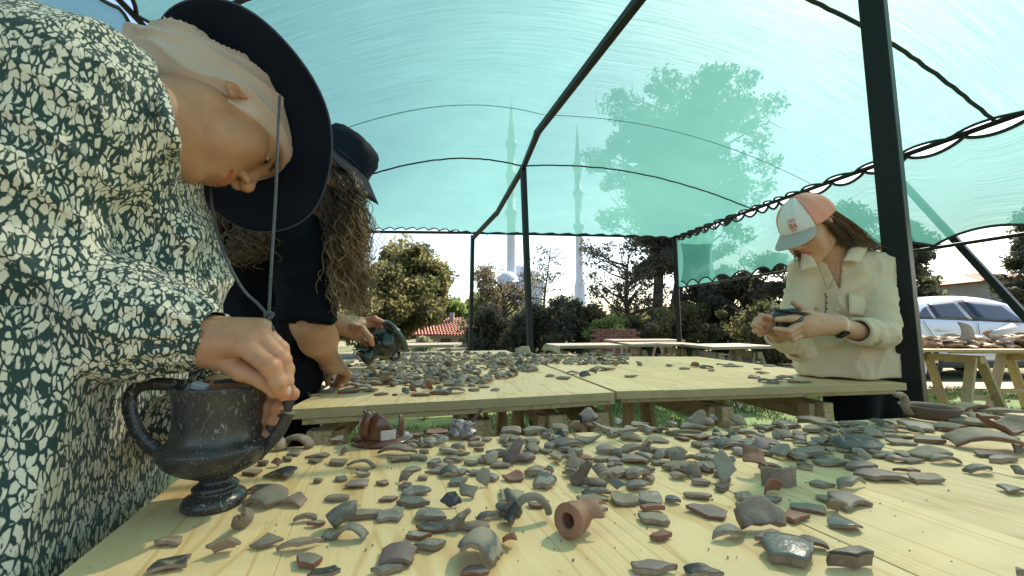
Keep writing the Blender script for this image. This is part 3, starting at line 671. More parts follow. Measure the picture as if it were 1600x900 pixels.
    for s in (0, 2.65):
        for sd in (-1, 1):
            y = sd * .80; wl = bpy.data.objects.new('wheel', None); link(wl, r); wl.location = (s, y, .33)
            V, F = lathe_geo([(.20, -.1), (.31, -.1), (.335, -.07), (.335, .07), (.31, .1), (.20, .1)], 32)
            add('tyre', [(a, c * 1.0, b) for a, b, c in V], F, rub, wl)
            m = MB(); yy = sd * .105
            V, F = lathe_geo([(.205, -.012), (.225, 0), (.205, .012)], 28); m.put([(a, yy + c, b) for a, b, c in V], F)
            for k in range(7):
                a = k * 2 * math.pi / 7; m.beam((0, yy * .95, 0), (math.cos(a) * .21, yy, math.sin(a) * .21), .045, .03, up=(0, 1, 0))
            m.build('rim', alloy, wl)
            m = MB(); V, F = lathe_geo([(.0, 0), (.36, 0)], 28); m.put([(s + a, sd * .885, .33 + b) for a, b, c in V if 1], F); m.build('wheel_arch', black, r)
            wl.location.y = sd * .815
    m = MB(); m.box((1.2, 0, .26), (3.6, 1.5, .12)); m.build('underbody', black, r)
    return r
car()

# ------------------------------------------------------------------ the tent: frame, roof net, side nets, cords
HE = lambda x, y, h: Vector((x, y, CAMZ + h))
YS = [-1.2, .3, 1.6, 3.0, 3.86, 4.6, 5.2]          # middle beam, from behind the camera to the far end
MID = [HE(1.15, -1.2, 1.70), HE(.95, .3, 1.68), HE(.70, 1.6, 1.66), HE(.24, 3.0, 1.65), HE(.11, 3.86, 1.65), HE(-.148, 4.6, 1.447), HE(-.50, 5.2, 1.26)]
RGT = [HE(4.05, -1.2, 1.38), HE(3.60, .8, 1.36), HE(3.2, 2.5, 1.35), HE(2.92, 3.75, 1.35), HE(2.78, 4.4, 1.35), HE(2.60, 5.2, 1.35), HE(2.45, 5.85, 1.35)]
LFT = [HE(-.95, -1.2, 1.14), HE(-1.16, .2, 1.14), HE(-1.41, 1.46, 1.14), HE(-1.68, 2.7, 1.16), HE(-1.85, 3.5, 1.17), HE(-2.0, 4.15, 1.18), HE(-2.13, 4.8, 1.18)]
def spl(P_, f):
    k = min(int(f), len(P_) - 2); t = f - k
    q = [P_[0] * 2 - P_[1]] + P_ + [P_[-1] * 2 - P_[-2]]; a, b, c, d = q[k:k + 4]
    return .5 * ((2 * b) + (c - a) * t + (2 * a - 5 * b + 4 * c - d) * t * t + (3 * b - a - 3 * c + d) * t ** 3)
def roof_pt(u, f):                     # u 0..1 from the left edge to the right edge, f along the tent
    L, Mm, R = spl(LFT, f), spl(MID, f), spl(RGT, f)
    if u < .5: a, b, t = L, Mm, u * 2
    else: a, b, t = R, Mm, (1 - u) * 2
    p = a.lerp(b, t); p.z = a.z + (b.z - a.z) * math.sin(t * math.pi / 2) ** .95 + .10 * t * (1 - t) * 4 * (.35 + .65 * min(1, (6 - f) / 1.5)); return p
def tent():
    r = empty('shade_tent', (.5, 2.5, 0), 'green net sun shelter on a dark metal frame over all the tables', 'shelter')
    off = r.location.copy()
    def loc(pts): return [p - off for p in pts]
    nu, nf, f1 = 72, 210, 6.0
    V = []; UV = []
    for i in range(nf + 1):
        f = f1 * i / nf
        for j in range(nu + 1):
            u = j / nu; sc_r = abs(math.sin(i * math.pi / 8.4)) ** .7 * .026; sc_l = sc_r
            uu = u * (1 - 0) 
            e = max(0, 1 - abs(u - 1) * 14) * sc_r / 2.6; g = max(0, 1 - u * 14) * sc_l / 2.6
            p = roof_pt(min(1, max(0, u - e + g)), f)
            if i > nf - 6: p = p + Vector((0, 0, .018 * math.sin(j * 2.1) * (i - nf + 6) / 6))
            V.append(p); UV.append((u * 4.8, f))
    F = [(i * (nu + 1) + j, i * (nu + 1) + j + 1, (i + 1) * (nu + 1) + j + 1, (i + 1) * (nu + 1) + j) for i in range(nf) for j in range(nu)]
    add('roof_net', np.array([tuple(v) for v in loc(V)]), np.array(F), M['net'], r, uv=UV)
    m = MB()
    for side in (0, 1):
        k = 0 if side == 0 else nu; m.tube(loc([V[i * (nu + 1) + k] for i in range(nf + 1)]), .007 if side == 0 else .011, 6)
    m.tube(loc([V[nf * (nu + 1) + j] for j in range(nu + 1)]), .010, 6); m.build('hem_cord', M['cord'], r, smooth=True)
    # cords running across the roof
    for f, rad in ((2.0, .011), (4.05, .008)):
        m = MB(); pts = [roof_pt(u, f) + Vector((0, rnd.uniform(-.004, .004), -.008 + rnd.uniform(-.003, .003))) for u in np.linspace(0, 1, 90)]; m.tube(loc(pts), rad, 5); m.build('roof_cord', M['cord'], r, smooth=True)
    m = MB(); m.tube(loc([roof_pt(u, 2.95) + Vector((0, 0, -.004)) for u in np.linspace(0, 1, 60)]), .003, 4); m.build('roof_seam', simple('teal_seam', (.05, .22, .2), (.04, .2, .18), 9, .9, 0), r)
    # frame
    m = MB(); mp = [spl(MID, f) + Vector((0, 0, -.04)) for f in np.linspace(0, 6, 40)]
    for a, b in ((0, 1.9), (1.9, 3.1), (3.1, 4.0), (4.0, 5.1), (5.1, 6.0)):
        A_, B_ = spl(MID, a) - Vector((0, 0, .05)), spl(MID, b) - Vector((0, 0, .05))
        bm_ = MB(); bm_.beam(A_ - off, B_ - off + (B_ - A_).normalized() * .05, .045, .045, bev=.003); bm_.build('ridge_beam', M['post'], r)
    for P_, nm in ((RGT, 'eave_rail'), (LFT, 'eave_rail')):
        m = MB(); m.tube(loc([spl(P_, f) for f in np.linspace(0, 6, 30)]), .020 if P_ is RGT else .011, 8); m.build(nm, M['post'], r, smooth=True)
    m = MB(); a, b, c = LFT[-1], MID[-1], RGT[-1]; m.beam(a - off, b - off, .03, .03); m.beam(b - off, c - off, .03, .03); m.build('end_rail', M['post'], r)
    low = lambda P_, h: [Vector((p.x, p.y, CAMZ + h)) for p in P_]
    RL = low(RGT, .585); LL = low(LFT, .38)
    for P_ in (RL, LL):
        m = MB(); m.tube(loc([spl(P_, f) for f in np.linspace(0, 6, 30)]), .013, 8); m.build('lower_rail', M['post'], r, smooth=True)
    # side nets hanging between the upper and lower rails, laced in scallops
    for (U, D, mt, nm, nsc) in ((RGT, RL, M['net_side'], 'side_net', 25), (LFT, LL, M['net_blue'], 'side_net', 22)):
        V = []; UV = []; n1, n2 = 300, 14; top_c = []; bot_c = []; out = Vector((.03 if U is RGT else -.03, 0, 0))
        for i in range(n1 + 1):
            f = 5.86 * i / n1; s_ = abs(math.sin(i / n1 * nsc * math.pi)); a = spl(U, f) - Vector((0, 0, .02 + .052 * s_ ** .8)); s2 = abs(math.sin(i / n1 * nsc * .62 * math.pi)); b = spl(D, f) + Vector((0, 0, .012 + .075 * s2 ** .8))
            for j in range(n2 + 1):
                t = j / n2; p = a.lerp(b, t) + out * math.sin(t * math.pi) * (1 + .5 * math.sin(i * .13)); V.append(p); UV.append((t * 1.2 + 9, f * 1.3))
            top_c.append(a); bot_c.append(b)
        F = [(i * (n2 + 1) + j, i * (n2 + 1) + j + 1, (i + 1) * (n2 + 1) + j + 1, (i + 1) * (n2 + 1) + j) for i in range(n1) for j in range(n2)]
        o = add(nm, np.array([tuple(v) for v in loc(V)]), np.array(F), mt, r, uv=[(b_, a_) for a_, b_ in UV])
        if U is RGT: o['label'] = 'teal net wall laced along the right side'
        else: o['label'] = 'pale blue net wall at the upper left'
        m = MB(); m.tube(loc(top_c), .013 if U is RGT else .007, 5); m.tube(loc(bot_c), .010, 5); m.build('lacing_cord', M['cord'], o, smooth=True)
    # small returned corner of the right side net
    c = RGT[-1]; e = RL[-1]; V = []; 
    for i in range(7):
        for j in range(9):
            t = i / 6; s_ = j / 8; p = Vector((c.x + .02 + .30 * t * (1 - .25 * math.sin(s_ * 3.14)), c.y + .05 - .62 * t, c.z - .05 - (c.z - e.z - .06) * s_)); V.append(p)
    F = [(i * 9 + j, i * 9 + j + 1, (i + 1) * 9 + j + 1, (i + 1) * 9 + j) for i in range(6) for j in range(8)]
    add('corner_net', np.array([tuple(v) for v in loc(V)]), np.array(F), M['net_side'], r, uv=[(i / 6 * .4, j / 8 + 20) for i in range(7) for j in range(9)])
    # posts
    def post(a, b, s, rz=0, label=None):
        mm = MB(); mm.box(((a + b) / 2) - off, (s, s, (b - a).length), Matrix.Rotation(rz, 3, 'Z') if abs((b - a).normalized().z) > .9999 else (b - a).to_track_quat('Z', 'Y').to_matrix(), .003)
        o = mm.build('post', M['post'], r)
        if label: o['label'] = label
        return o
    q = G(1413, 600); rp = Vector((1.60, 1.625, 0)); post(rp, Vector((rp.x, rp.y, CAMZ + 1.72)), .082, .62, 'thick dark post beside the woman in the cream shirt')
    post(Vector((.195, 3.72, 0)), Vector((.112, 3.86, CAMZ + 1.62)), .05)
    post(Vector((-.555, 5.3, 0)), Vector((-.53, 5.25, CAMZ + 1.24)), .045)
    post(Vector((2.47, 5.9, 0)), Vector((2.45, 5.87, CAMZ + 1.34)), .06)
    post(Vector((-2.13, 4.8, 0)), Vector((-2.13, 4.8, CAMZ + 1.17)), .05)
    a, b = P(1385, 258, 3.45), P(1625, 520, 2.75); m = MB(); m.beam(a - off, b + (b - a) * .35 - off, .045, .045); m.build('brace', M['post'], r)
    return r
tent()
# ------------------------------------------------------------------ tables and trestles
TZ = .74
def board_mesh(a, b, c, d, th, edge, gap=.00012):
    """board over the corners a b (near end) and c d (far end, above b and a), seen from above; local x across, y along"""
    a, b, c, d = [Vector(v) for v in (a, b, c, d)]
    ax = ((b - a) + (c - d)).normalized(); a += ax * gap; d += ax * gap; b -= ax * gap; c -= ax * gap
    return a, b, c, d
def table(name, loc, label, group, quads, th=.026, z=TZ, mt='pine', me='pine_edge', apron=None):
    r = empty(name, (loc[0], loc[1], 0), label, 'table', group)
    for (a, b, c, d) in quads:
        a, b, c, d = board_mesh((*a, 0), (*b, 0), (*c, 0), (*d, 0), th, me)
        cen = (a + b + c + d) / 4; y = ((d - a) + (c - b)).normalized(); ang = math.atan2(-y.x, y.y)
        Ri = Matrix.Rotation(-ang, 3, 'Z'); L = [Ri @ (p - cen) for p in (a, b, c, d)]
        e = .0006; V = []
        for zz, ins in ((-th, 0), (-e, 0), (0, e)):
            for p in L: V.append((p.x - math.copysign(ins, p.x), p.y - math.copysign(ins, p.y), zz))
        F = [(3, 2, 1, 0), (8, 9, 10, 11)] + [(k, (k + 1) % 4, 4 + (k + 1) % 4, 4 + k) for k in range(4)] + [(4 + k, 4 + (k + 1) % 4, 8 + (k + 1) % 4, 8 + k) for k in range(4)]
        o = add('board', V, F, [M[mt], M[me]], r, smooth=False, fm=[1, 0] + [1] * 4 + [0] * 4)
        o.location = (cen.x - loc[0], cen.y - loc[1], z + rnd.uniform(-.0007, .0004)); o.rotation_euler.z = ang
    if apron:
        for (p, q) in apron:
            m = MB(); m.beam((p[0] - loc[0], p[1] - loc[1], z - th - .009), (q[0] - loc[0], q[1] - loc[1], z - th - .009), .032, .016, bev=.002); m.build('apron_beam', M['apron'], r)
    return r
def V2(x, y): return np.array([x, y], float)
def strip(f0, f1, b0, b1, n):            # n boards between the front edge f0-f1 and the back edge b0-b1
    o = []
    for i in range(n):
        s, t = i / n, (i + 1) / n; o.append((f0 + (f1 - f0) * s, f0 + (f1 - f0) * t, b0 + (b1 - b0) * t, b0 + (b1 - b0) * s))
    return o
TG2 = 'pine board trestle tables under the shelter'
dN = V2(-.342, .940); e1 = V2(.983, .183)
bl = V2(-.512, .705); br = bl + e1 * .872
Lr = -1.25
table('trestle_table', (-.1, .4), 'near left table of yellow pine boards holding the black cup', TG2, strip(bl + dN * Lr, br + dN * Lr, bl, br, 5), apron=[(bl + dN * -.03 + e1 * .04, br - e1 * .02 + dN * -.03)])
b2l = br + e1 * .006 + V2(0, -.018); b2r = b2l + e1 * 1.25
table('trestle_table', (.9, .5), 'near right table of yellow pine boards beyond the long dark seam', TG2, strip(b2l + dN * Lr, b2r + dN * Lr, b2l, b2r, 5), apron=[(b2l + e1 * .05 + dN * -.03, b2r + dN * -.03)])
gA0 = G(447, 640); gA1 = G(960, 612.5); gB0 = G(962, 611.5); gBm = G(1058, 613); gB1 = G(1416, 598.5); gBb = G(1090, 557)
A0 = V2(gA0.x, gA0.y); A1 = V2(gA1.x, gA1.y); uA = (A1 - A0) / np.linalg.norm(A1 - A0); vA = V2(-uA[1], uA[0]); vA = V2(-.16, .987)
table('trestle_table', (0, 2.), 'long pine table crowded with sherds where the curly haired woman works', TG2, strip(A0, A1, A0 + vA * 1.15, A1 + vA * 1.15, 5) + strip(A0 + vA * 1.153, A1 + vA * 1.153, A0 + vA * 2.45, A1 + vA * 2.45, 5), apron=[(A0 + V2(.03, .03), A1 + V2(0, .03))])
B0 = V2(gB0.x, gB0.y); B1 = V2(gB1.x, gB1.y); Bb = V2(gBb.x, gBb.y); B0b = B0 + vA * 1.62
table('trestle_table', (.9, 2.), 'pine table where the woman in the cream shirt stands', TG2, strip(B0 + V2(.004, 0), B1, B0b + V2(.004, 0), Bb, 7), apron=[(B0 + V2(.02, .04), B1 + V2(-.03, .03))])
def trestle(c, along, L, h=TZ - .028, label='', group='wooden trestles under the tables', mt='trestle', sp=.16, brace=True, wd=.055, cat='trestle'):
    """one sawhorse: beam along the given direction, four splayed legs, two braces"""
    r = empty('trestle', (c[0], c[1], 0), label, cat, group); u = Vector((along[0], along[1], 0)).normalized(); v = Vector((-u.y, u.x, 0))
    m = MB(); z = h - .04 - .042; m.beam(u * (-L / 2) + Vector((0, 0, z)), u * (L / 2) + Vector((0, 0, z)), .045, .075, bev=.003); m.build('top_beam', M[mt], r)
    for s in (-1, 1):
        for t in (-1, 1):
            m = MB(); a = u * (s * (L / 2 - .06)) + v * (t * .035) + Vector((0, 0, z + .03)); b = u * (s * (L / 2 - .03)) + v * (t * sp) + Vector((0, 0, 0)); m.beam(a, b, .026, wd, up=u, bev=.002); m.build('leg', M[mt], r)
        if brace:
            m = MB(); f = .55; m.beam(u * (s * (L / 2 - .08)) + v * (-sp * .75) + Vector((0, 0, h * .35)), u * (s * (L / 2 - .08)) + v * (sp * .75) + Vector((0, 0, h * .35)), .02, .05); m.build('brace', M[mt], r)
    return r
def place(px, Yp, **k): 
    q = P(px, 512, Yp); return (q.x, q.y)
# A frames whose splay faces the camera stand with their beams running away from it
for px, Yp, ln, lab in ((505, 1.38, .5, 'trestle at the left end of the sherd covered table'), (745, 1.62, .5, 'trestle under the middle of the sherd covered table, left of the others'),
                        (800, 2.05, .6, 'trestle in the second row behind the one right of the taped cup'), (868, 1.62, .5, 'trestle under the sherd covered table, dark leg toward the near table'),
                        (935, 1.75, .6, 'trestle just left of the joint between the two middle tables'), (1000, 2.25, .6, 'pale trestle under the joint between the two middle tables'),
                        (1135, 1.75, .7, 'trestle with splayed legs under the middle of the cream shirt table'), (1292, 1.62, .7, 'trestle in front of the black trousers')):
    ye = 640 - (px - 447) * .0536 if px < 960 else 611.5 - (px - 962) * .0287
    g_ = G(px, ye); bk = .05 + ln / 2 + (Yp - 1.62 if Yp > 1.9 else 0); sc_ = (g_.y + .05) / g_.y if Yp < 1.9 else (g_.y + Yp - 1.5) / g_.y
    trestle((g_.x * sc_ - .18 * ln / 2, g_.y * sc_ + .98 * ln / 2), (-.18, .98), ln, label=lab, sp=.135 if px > 1100 else .10)
trestle((-.05, .35), (1, .18), .7, label='trestle carrying the near left table'); trestle((.95, .55), (1, .18), .7, label='trestle carrying the near right table')
# right hand table outside the net wall, with its own trestles
RY = 4.0
ra, rb = G(1424, 546.5), G(1640, 545.5)
R0 = V2(P(1424, 512, RY).x, RY - .1); R1 = V2(P(1700, 512, RY).x, RY - .1)
table('trestle_table', (5, 4.3), 'outer table at the right piled with coarse sherds in front of the car', TG2, strip(R0, R1, R0 + V2(-.1, .8), R1 + V2(-.1, .8), 6), apron=[(R0 + V2(.3, .05), R1 + V2(0, .05))])
for px, lab in ((1477, 'pale trestle at the near end of the outer right table'), (1610, 'pale trestle at the right edge of the picture under the outer table')):
    trestle(place(px, RY + .3), (0, 1), .62, label=lab, sp=.22, wd=.09)
# far row of weathered tables
TG3 = 'weathered tables in the far row'
def far_table(x0, x1, Y, lab, dep=.8):
    a = V2(P(x0, 512, Y).x, Y); b = V2(P(x1, 512, Y).x, Y + .25)
    table('trestle_table', (a[0], a[1]), lab, TG3, strip(a, b, a + V2(0, dep), b + V2(0, dep), 4), mt='old_wood', me='old_wood', th=.03)
    for f in (.18, .8):
        c = a + (b - a) * f + V2(0, dep / 2); trestle(c, (0, 1), .6, label='weathered trestle, %s end, under the table %s' % ('left' if f < .5 else 'right', lab.split(',')[-1].strip()), group='weathered trestles', mt='old_wood', sp=.2)
far_table(862, 985, 4.6, 'long weathered grey table in the far row, left of the brick stack')
far_table(990, 1105, 5.0, 'weathered grey table in the far row, below the big pine')
far_table(1112, 1236, 4.4, 'weathered grey table in the far row, nearest the cream shirt')
far_table(590, 705, 4.7, 'thin topped weathered table, beyond the sherds at left')
far_table(960, 1080, 6.6, 'pale weathered table, behind the far row')
# small table with thin black metal legs at the far left
def metal_table():
    c = P(452, 512, 2.45); r = empty('metal_table', (c.x, c.y, 0), 'small light topped table with thin black metal legs left of the sherds', 'table')
    m = MB(); m.box((0, 0, .725), (.62, .5, .022), None, .003); m.build('table_top', M['pine'], r)
    for a in (-.27, .27):
        for b in (-.2, .2):
            m = MB(); m.box((a, b, .36), (.02, .02, .71)); m.build('leg', M['post'], r)
        m = MB(); m.box((a, 0, .12), (.018, .38, .018)); m.build('stretcher', M['post'], r)
metal_table()
# ------------------------------------------------------------------ pottery sherds
def sherd_geo(w, d, th, R, bend=.12, bend2=.03, n=5, concave=False, jag=.10, ridge=0, chip=1.0):
    """irregular broken piece of a pot wall, w by d, thickness th; returns verts, faces, face materials (0 slip, 1 break)"""
    a0 = R.uniform(0, 6.28); K = [a0 + 2 * math.pi * (i + R.uniform(-.28, .28)) / n for i in range(n)]
    cor = [(math.copysign(abs(math.cos(a)) ** .75, math.cos(a)) * R.uniform(.64, 1.12) * w / 2, math.copysign(abs(math.sin(a)) ** .75, math.sin(a)) * R.uniform(.64, 1.12) * d / 2) for a in K]
    xs = [c[0] for c in cor]; ys = [c[1] for c in cor]; sx = w / (max(xs) - min(xs)); sy = d / (max(ys) - min(ys)); mx = (max(xs) + min(xs)) / 2; my = (max(ys) + min(ys)) / 2
    cor = [((x - mx) * sx, (y - my) * sy) for x, y in cor]
    out = []
    sub = 4
    for i in range(n):
        a, b = np.array(cor[i]), np.array(cor[(i + 1) % n]); nn = np.array([b[1] - a[1], a[0] - b[0]]); bow = R.uniform(-jag, jag)
        for k in range(sub):
            t = k / sub; out.append(a + (b - a) * t + nn * (bow * 4 * t * (1 - t) + (R.uniform(-.035, .035) if k else 0)))
    out = np.array(out); m = len(out); sg = -1 if concave else 1
    def z(q): 
        v = -sg * (4 * bend * q[..., 0] ** 2 / w + 4 * bend2 * q[..., 1] ** 2 / max(d, 1e-6))
        if ridge: v = v + ridge * np.exp(-((q[..., 1] - d * .22) / (d * .10 + .001)) ** 2)
        return v
    rings = [(.0, 0), (.45, 0), (.80, 0), (.975, 0), (1.0, -.12 * th)]
    V = []; F = []; FM = []
    def ring(s, dz, inset=0):
        q = out * s; return np.concatenate([q, (z(q) + dz)[:, None]], 1)
    b = 0; V.append([0, 0, z(np.zeros(2))]); V = [np.array(V)]; nr = 1; tot = 1
    for s, dz in rings[1:]:
        q = ring(s, dz); q[:, 2] += R.normal(0, .012 * th, m); V.append(q)
    for k in range(m): F.append((0, 1 + k, 1 + (k + 1) % m)); FM.append(0)
    for j in range(3):
        o = 1 + j * m
        for k in range(m): F.append((o + k, o + m + k, o + m + (k + 1) % m, o + (k + 1) % m)); FM.append(0)
    tot = 1 + 4 * m
    rag = R.normal(0, .06 * th, m) * chip; inn = 1 + R.normal(0, .02, m)
    s1 = ring(1.0, -.16 * th); s2 = out * (.985 * inn)[:, None]; s2 = np.concatenate([s2, (z(out) - .55 * th + rag)[:, None]], 1); s3 = ring(.95, -th)
    V += [s1, s2, s3]
    for j in range(2):
        o = tot + j * m
        for k in range(m): F.append((o + k, o + m + k, o + m + (k + 1) % m, o + (k + 1) % m)); FM.append(1)
    o = tot + 2 * m; tot += 3 * m; V.append(ring(.95, -th)); V.append(ring(.5, -th)); V.append(np.array([[0, 0, z(np.zeros(2)) - th]]))
    for k in range(m): F.append((tot + k, tot + m + k, tot + m + (k + 1) % m, tot + (k + 1) % m)); FM.append(1)
    for k in range(m): F.append((tot + m + k, tot + 2 * m, tot + m + (k + 1) % m)); FM.append(1)
    V = np.concatenate(V); return V, F, FM
def rotm(rx, ry, rz): return (Matrix.Rotation(rz, 3, 'Z') @ Matrix.Rotation(ry, 3, 'Y') @ Matrix.Rotation(rx, 3, 'X'))
def settle(V, R, z0):                 # turn, then rest on the table
    V = V @ np.array(R).T; V[:, 2] += z0 - V[:, 2].min(); return V
SH = """265 847 45 14 f g;268 880 62 30 f g;354 857 46 26 j b;418 848 47 20 f t;464 781 45 19 a b;409 766 48 11 f k;441 740 48 16 a k;395 738 30 11 T t;411 725 20 8 T b;431 728 16 10 j r;448 718 25 8 T t;461 709 25 9 f g;
527 690 34 12 a g;576 695 19 12 j k;497 712 37 9 T t;491 721 22 8 T t;537 707 18 14 j b;527 723 28 13 T t;566 737 24 6 f b;568 743 24 6 f b;559 754 36 17 f p;533 749 23 9 f g;496 753 15 7 T b;527 780 41 11 T t;598 755 24 9 f b;607 780 31 10 T b;631 753 24 13 j b;634 761 22 11 f g;650 768 50 19 f g;647 786 55 16 T g;565 805 64 15 T t;478 813 37 10 a b;493 820 29 10 f t;611 806 42 20 f g;673 807 52 20 a g;677 823 57 19 f g;654 838 42 15 f g;672 854 53 20 T g;467 856 70 18 a b;478 877 50 22 T t;622 868 60 34 a g;605 893 54 17 f g;507 899 50 8 f g;
621 708 65 14 a b;623 719 42 9 f b;654 716 33 9 f b;664 705 18 10 T b;660 693 38 15 f g;690 693 22 14 j g;683 676 35 9 f r;651 680 22 8 f r;682 686 32 9 f g;740 685 26 10 f b;745 694 30 8 T b;760 688 18 6 f b;721 710 30 7 f b;748 704 17 5 T b;709 719 33 8 a b;737 725 24 7 f t;757 721 24 8 f p;686 728 35 11 f g;644 734 31 10 f g;679 737 33 11 f g;661 747 16 9 T t;715 740 38 10 f g;747 740 34 10 f g;716 753 35 14 T g;755 756 24 22 j t;729 774 34 22 j t;703 789 36 20 j g;764 809 45 12 a k;742 893 45 17 f g;
778 708 42 13 f g;829 705 25 10 f t;853 706 24 8 f g;870 712 28 8 f b;782 727 36 10 f p;801 745 36 14 f r;853 750 42 19 a k;798 774 48 24 f t;841 790 36 10 f g;795 845 24 28 j t;895 740 36 9 f b;899 727 35 22 j b;970 740 52 17 T g;1005 733 38 11 T g;931 771 48 12 f k;966 763 33 15 j g;1000 760 42 15 a g;925 781 50 13 f t;928 798 46 14 T b;977 779 46 19 f t;1015 779 46 19 f g;1051 783 24 12 a s;1020 796 38 11 T r;1022 813 48 18 T t;1032 839 41 15 T r;1023 888 72 24 T g;1100 897 62 10 f g;
798 675 34 9 f b;798 686 42 12 a b;802 696 32 10 f b;830 690 24 9 f b;838 675 45 11 a b;873 670 30 9 f b;873 686 42 11 f g;898 669 20 20 j b;888 695 55 13 a b;925 665 25 8 f r;919 688 50 11 f b;960 675 78 8 f b;966 661 15 14 j g;983 669 18 8 f g;1000 662 33 10 f b;1015 672 40 9 f g;986 684 36 11 a b;1026 688 36 10 f b;1015 702 30 11 f g;951 704 42 15 a b;899 708 25 9 f b;914 717 25 8 f r;896 712 20 14 j b;937 718 25 10 T b;960 719 24 8 f g;992 720 48 14 a b;992 707 55 12 a b;957 727 20 8 f p;1029 724 22 9 T g;1038 709 34 13 a k;1052 712 38 10 f b;1058 730 55 13 T t;1078 718 24 13 j s;
1061 745 28 13 a b;1087 742 32 19 j b;1095 755 31 10 T p;1104 731 50 16 T t;1107 716 42 11 f g;1127 762 30 14 T k;1142 722 25 16 j k;1108 706 25 9 T g;1098 695 48 9 f k;1084 669 46 10 f t;1069 679 60 8 f b;1066 686 25 8 f b;1095 684 36 8 f b;1123 680 16 14 j k;1136 667 18 15 j b;1159 665 32 12 j t;1137 695 48 13 a k;1168 676 30 10 f g;1173 696 45 14 a s;1202 694 42 18 a b;1199 667 40 15 f g;1225 665 45 10 f k;1230 683 28 18 j b;1251 677 28 8 f b;1269 671 45 12 f t;1272 656 46 12 f p;1289 664 38 9 f t;1285 690 34 14 a b;1254 695 30 6 f b;1269 709 75 14 T b;1155 712 25 11 j b;1185 708 40 9 T t;1202 730 34 10 a r;1202 766 32 22 j s;1165 776 42 16 f t;1199 782 52 13 T g;1104 798 64 22 f g;1090 775 45 11 f g;1179 795 55 13 f g;1241 808 43 17 T r;1266 795 60 18 f t;1292 780 30 16 f b;1139 838 66 16 a g;1208 843 60 22 f p;1266 850 50 20 a p;
1340 664 42 8 f b;1377 662 30 11 a k;1437 668 62 15 f g;1520 640 48 10 a t;1570 645 68 13 f t;1507 660 52 14 f t;1540 655 44 16 a b;1487 670 50 18 a t;1337 675 42 8 f b;1363 669 42 8 T t;1400 672 44 9 a k;1387 676 28 9 a b;1435 675 22 12 j t;1290 690 38 13 f b;1407 683 38 7 f t;1407 693 40 9 f b;1450 688 48 13 T g;1560 683 50 17 f p;1320 705 25 8 T b;1353 718 22 16 j t;1377 712 33 9 f t;1460 710 84 16 f t;1425 720 34 9 T t;1477 722 48 10 a g;1547 712 45 11 f b;1567 720 55 11 T p;1597 708 18 13 j b;1303 725 58 10 T b;1347 731 60 9 f p;1377 746 74 16 f p;1417 737 38 8 f r;1443 748 54 15 f b;1532 738 48 9 a g;1597 742 18 15 j b;1580 766 48 13 a g;1283 757 36 13 T t;1333 760 62 11 a g;1323 785 66 22 f b;1305 795 28 22 j b;1318 820 50 24 a s;1596 897 20 12 a g"""
LMK = {'the black two handled cup': (335, 790), 'the taped brown cup base': (595, 690), 'the foil wrapped piece': (720, 680), 'the big domed sherd': (750, 865), 'the tan curved handle': (824, 813),
       'the terracotta spout': (905, 835), 'the leaning tan blade': (1134, 742), 'the dark upright rim block': (1220, 752), 'the thick jagged brown sherd': (1188, 822), 'the big shiny slab': (1237, 868),
       'the handled bowl rim': (1455, 655), 'the large arched bowl wall': (1535, 700), 'the long dark ridged sherd': (1343, 697), 'the dark end tile': (1330, 885), 'the pink saddle handle': (811, 720)}
CW = {'g': 'grey blue', 'k': 'black', 'b': 'brown', 't': 'tan', 'r': 'red', 'p': 'mauve', 's': 'shiny grey'}
KW = {'f': 'thin', 'a': 'arched', 'T': 'blocky', 'j': 'upturned'}
ORD = ['', 'second ', 'third ', 'fourth ', 'fifth ', 'sixth ', 'seventh ', 'eighth ', 'ninth ', 'tenth ', 'eleventh ', 'twelfth ', 'thirteenth ', 'fourteenth ', 'fifteenth ']
seen_l = {}
def where(x, y, c, k, lm=None, noun='sherd'):
    lm = lm or LMK; nm = min(lm, key=lambda q: (lm[q][0] - x) ** 2 + ((lm[q][1] - y) * 2) ** 2); dx, dy = x - lm[nm][0], (y - lm[nm][1]) * 2
    s = ('right of' if dx > 0 else 'left of') if abs(dx) > abs(dy) * 1.2 else (('nearer than' if dy > 0 else 'behind') + '')
    key = '%s %s %s lying %s %s' % (KW[k], CW[c], noun, s, nm); return key, math.hypot(dx, dy)
SG = 'broken pottery sherds spread on the tables'
def px_w(w, Y): return w / 620 * Y
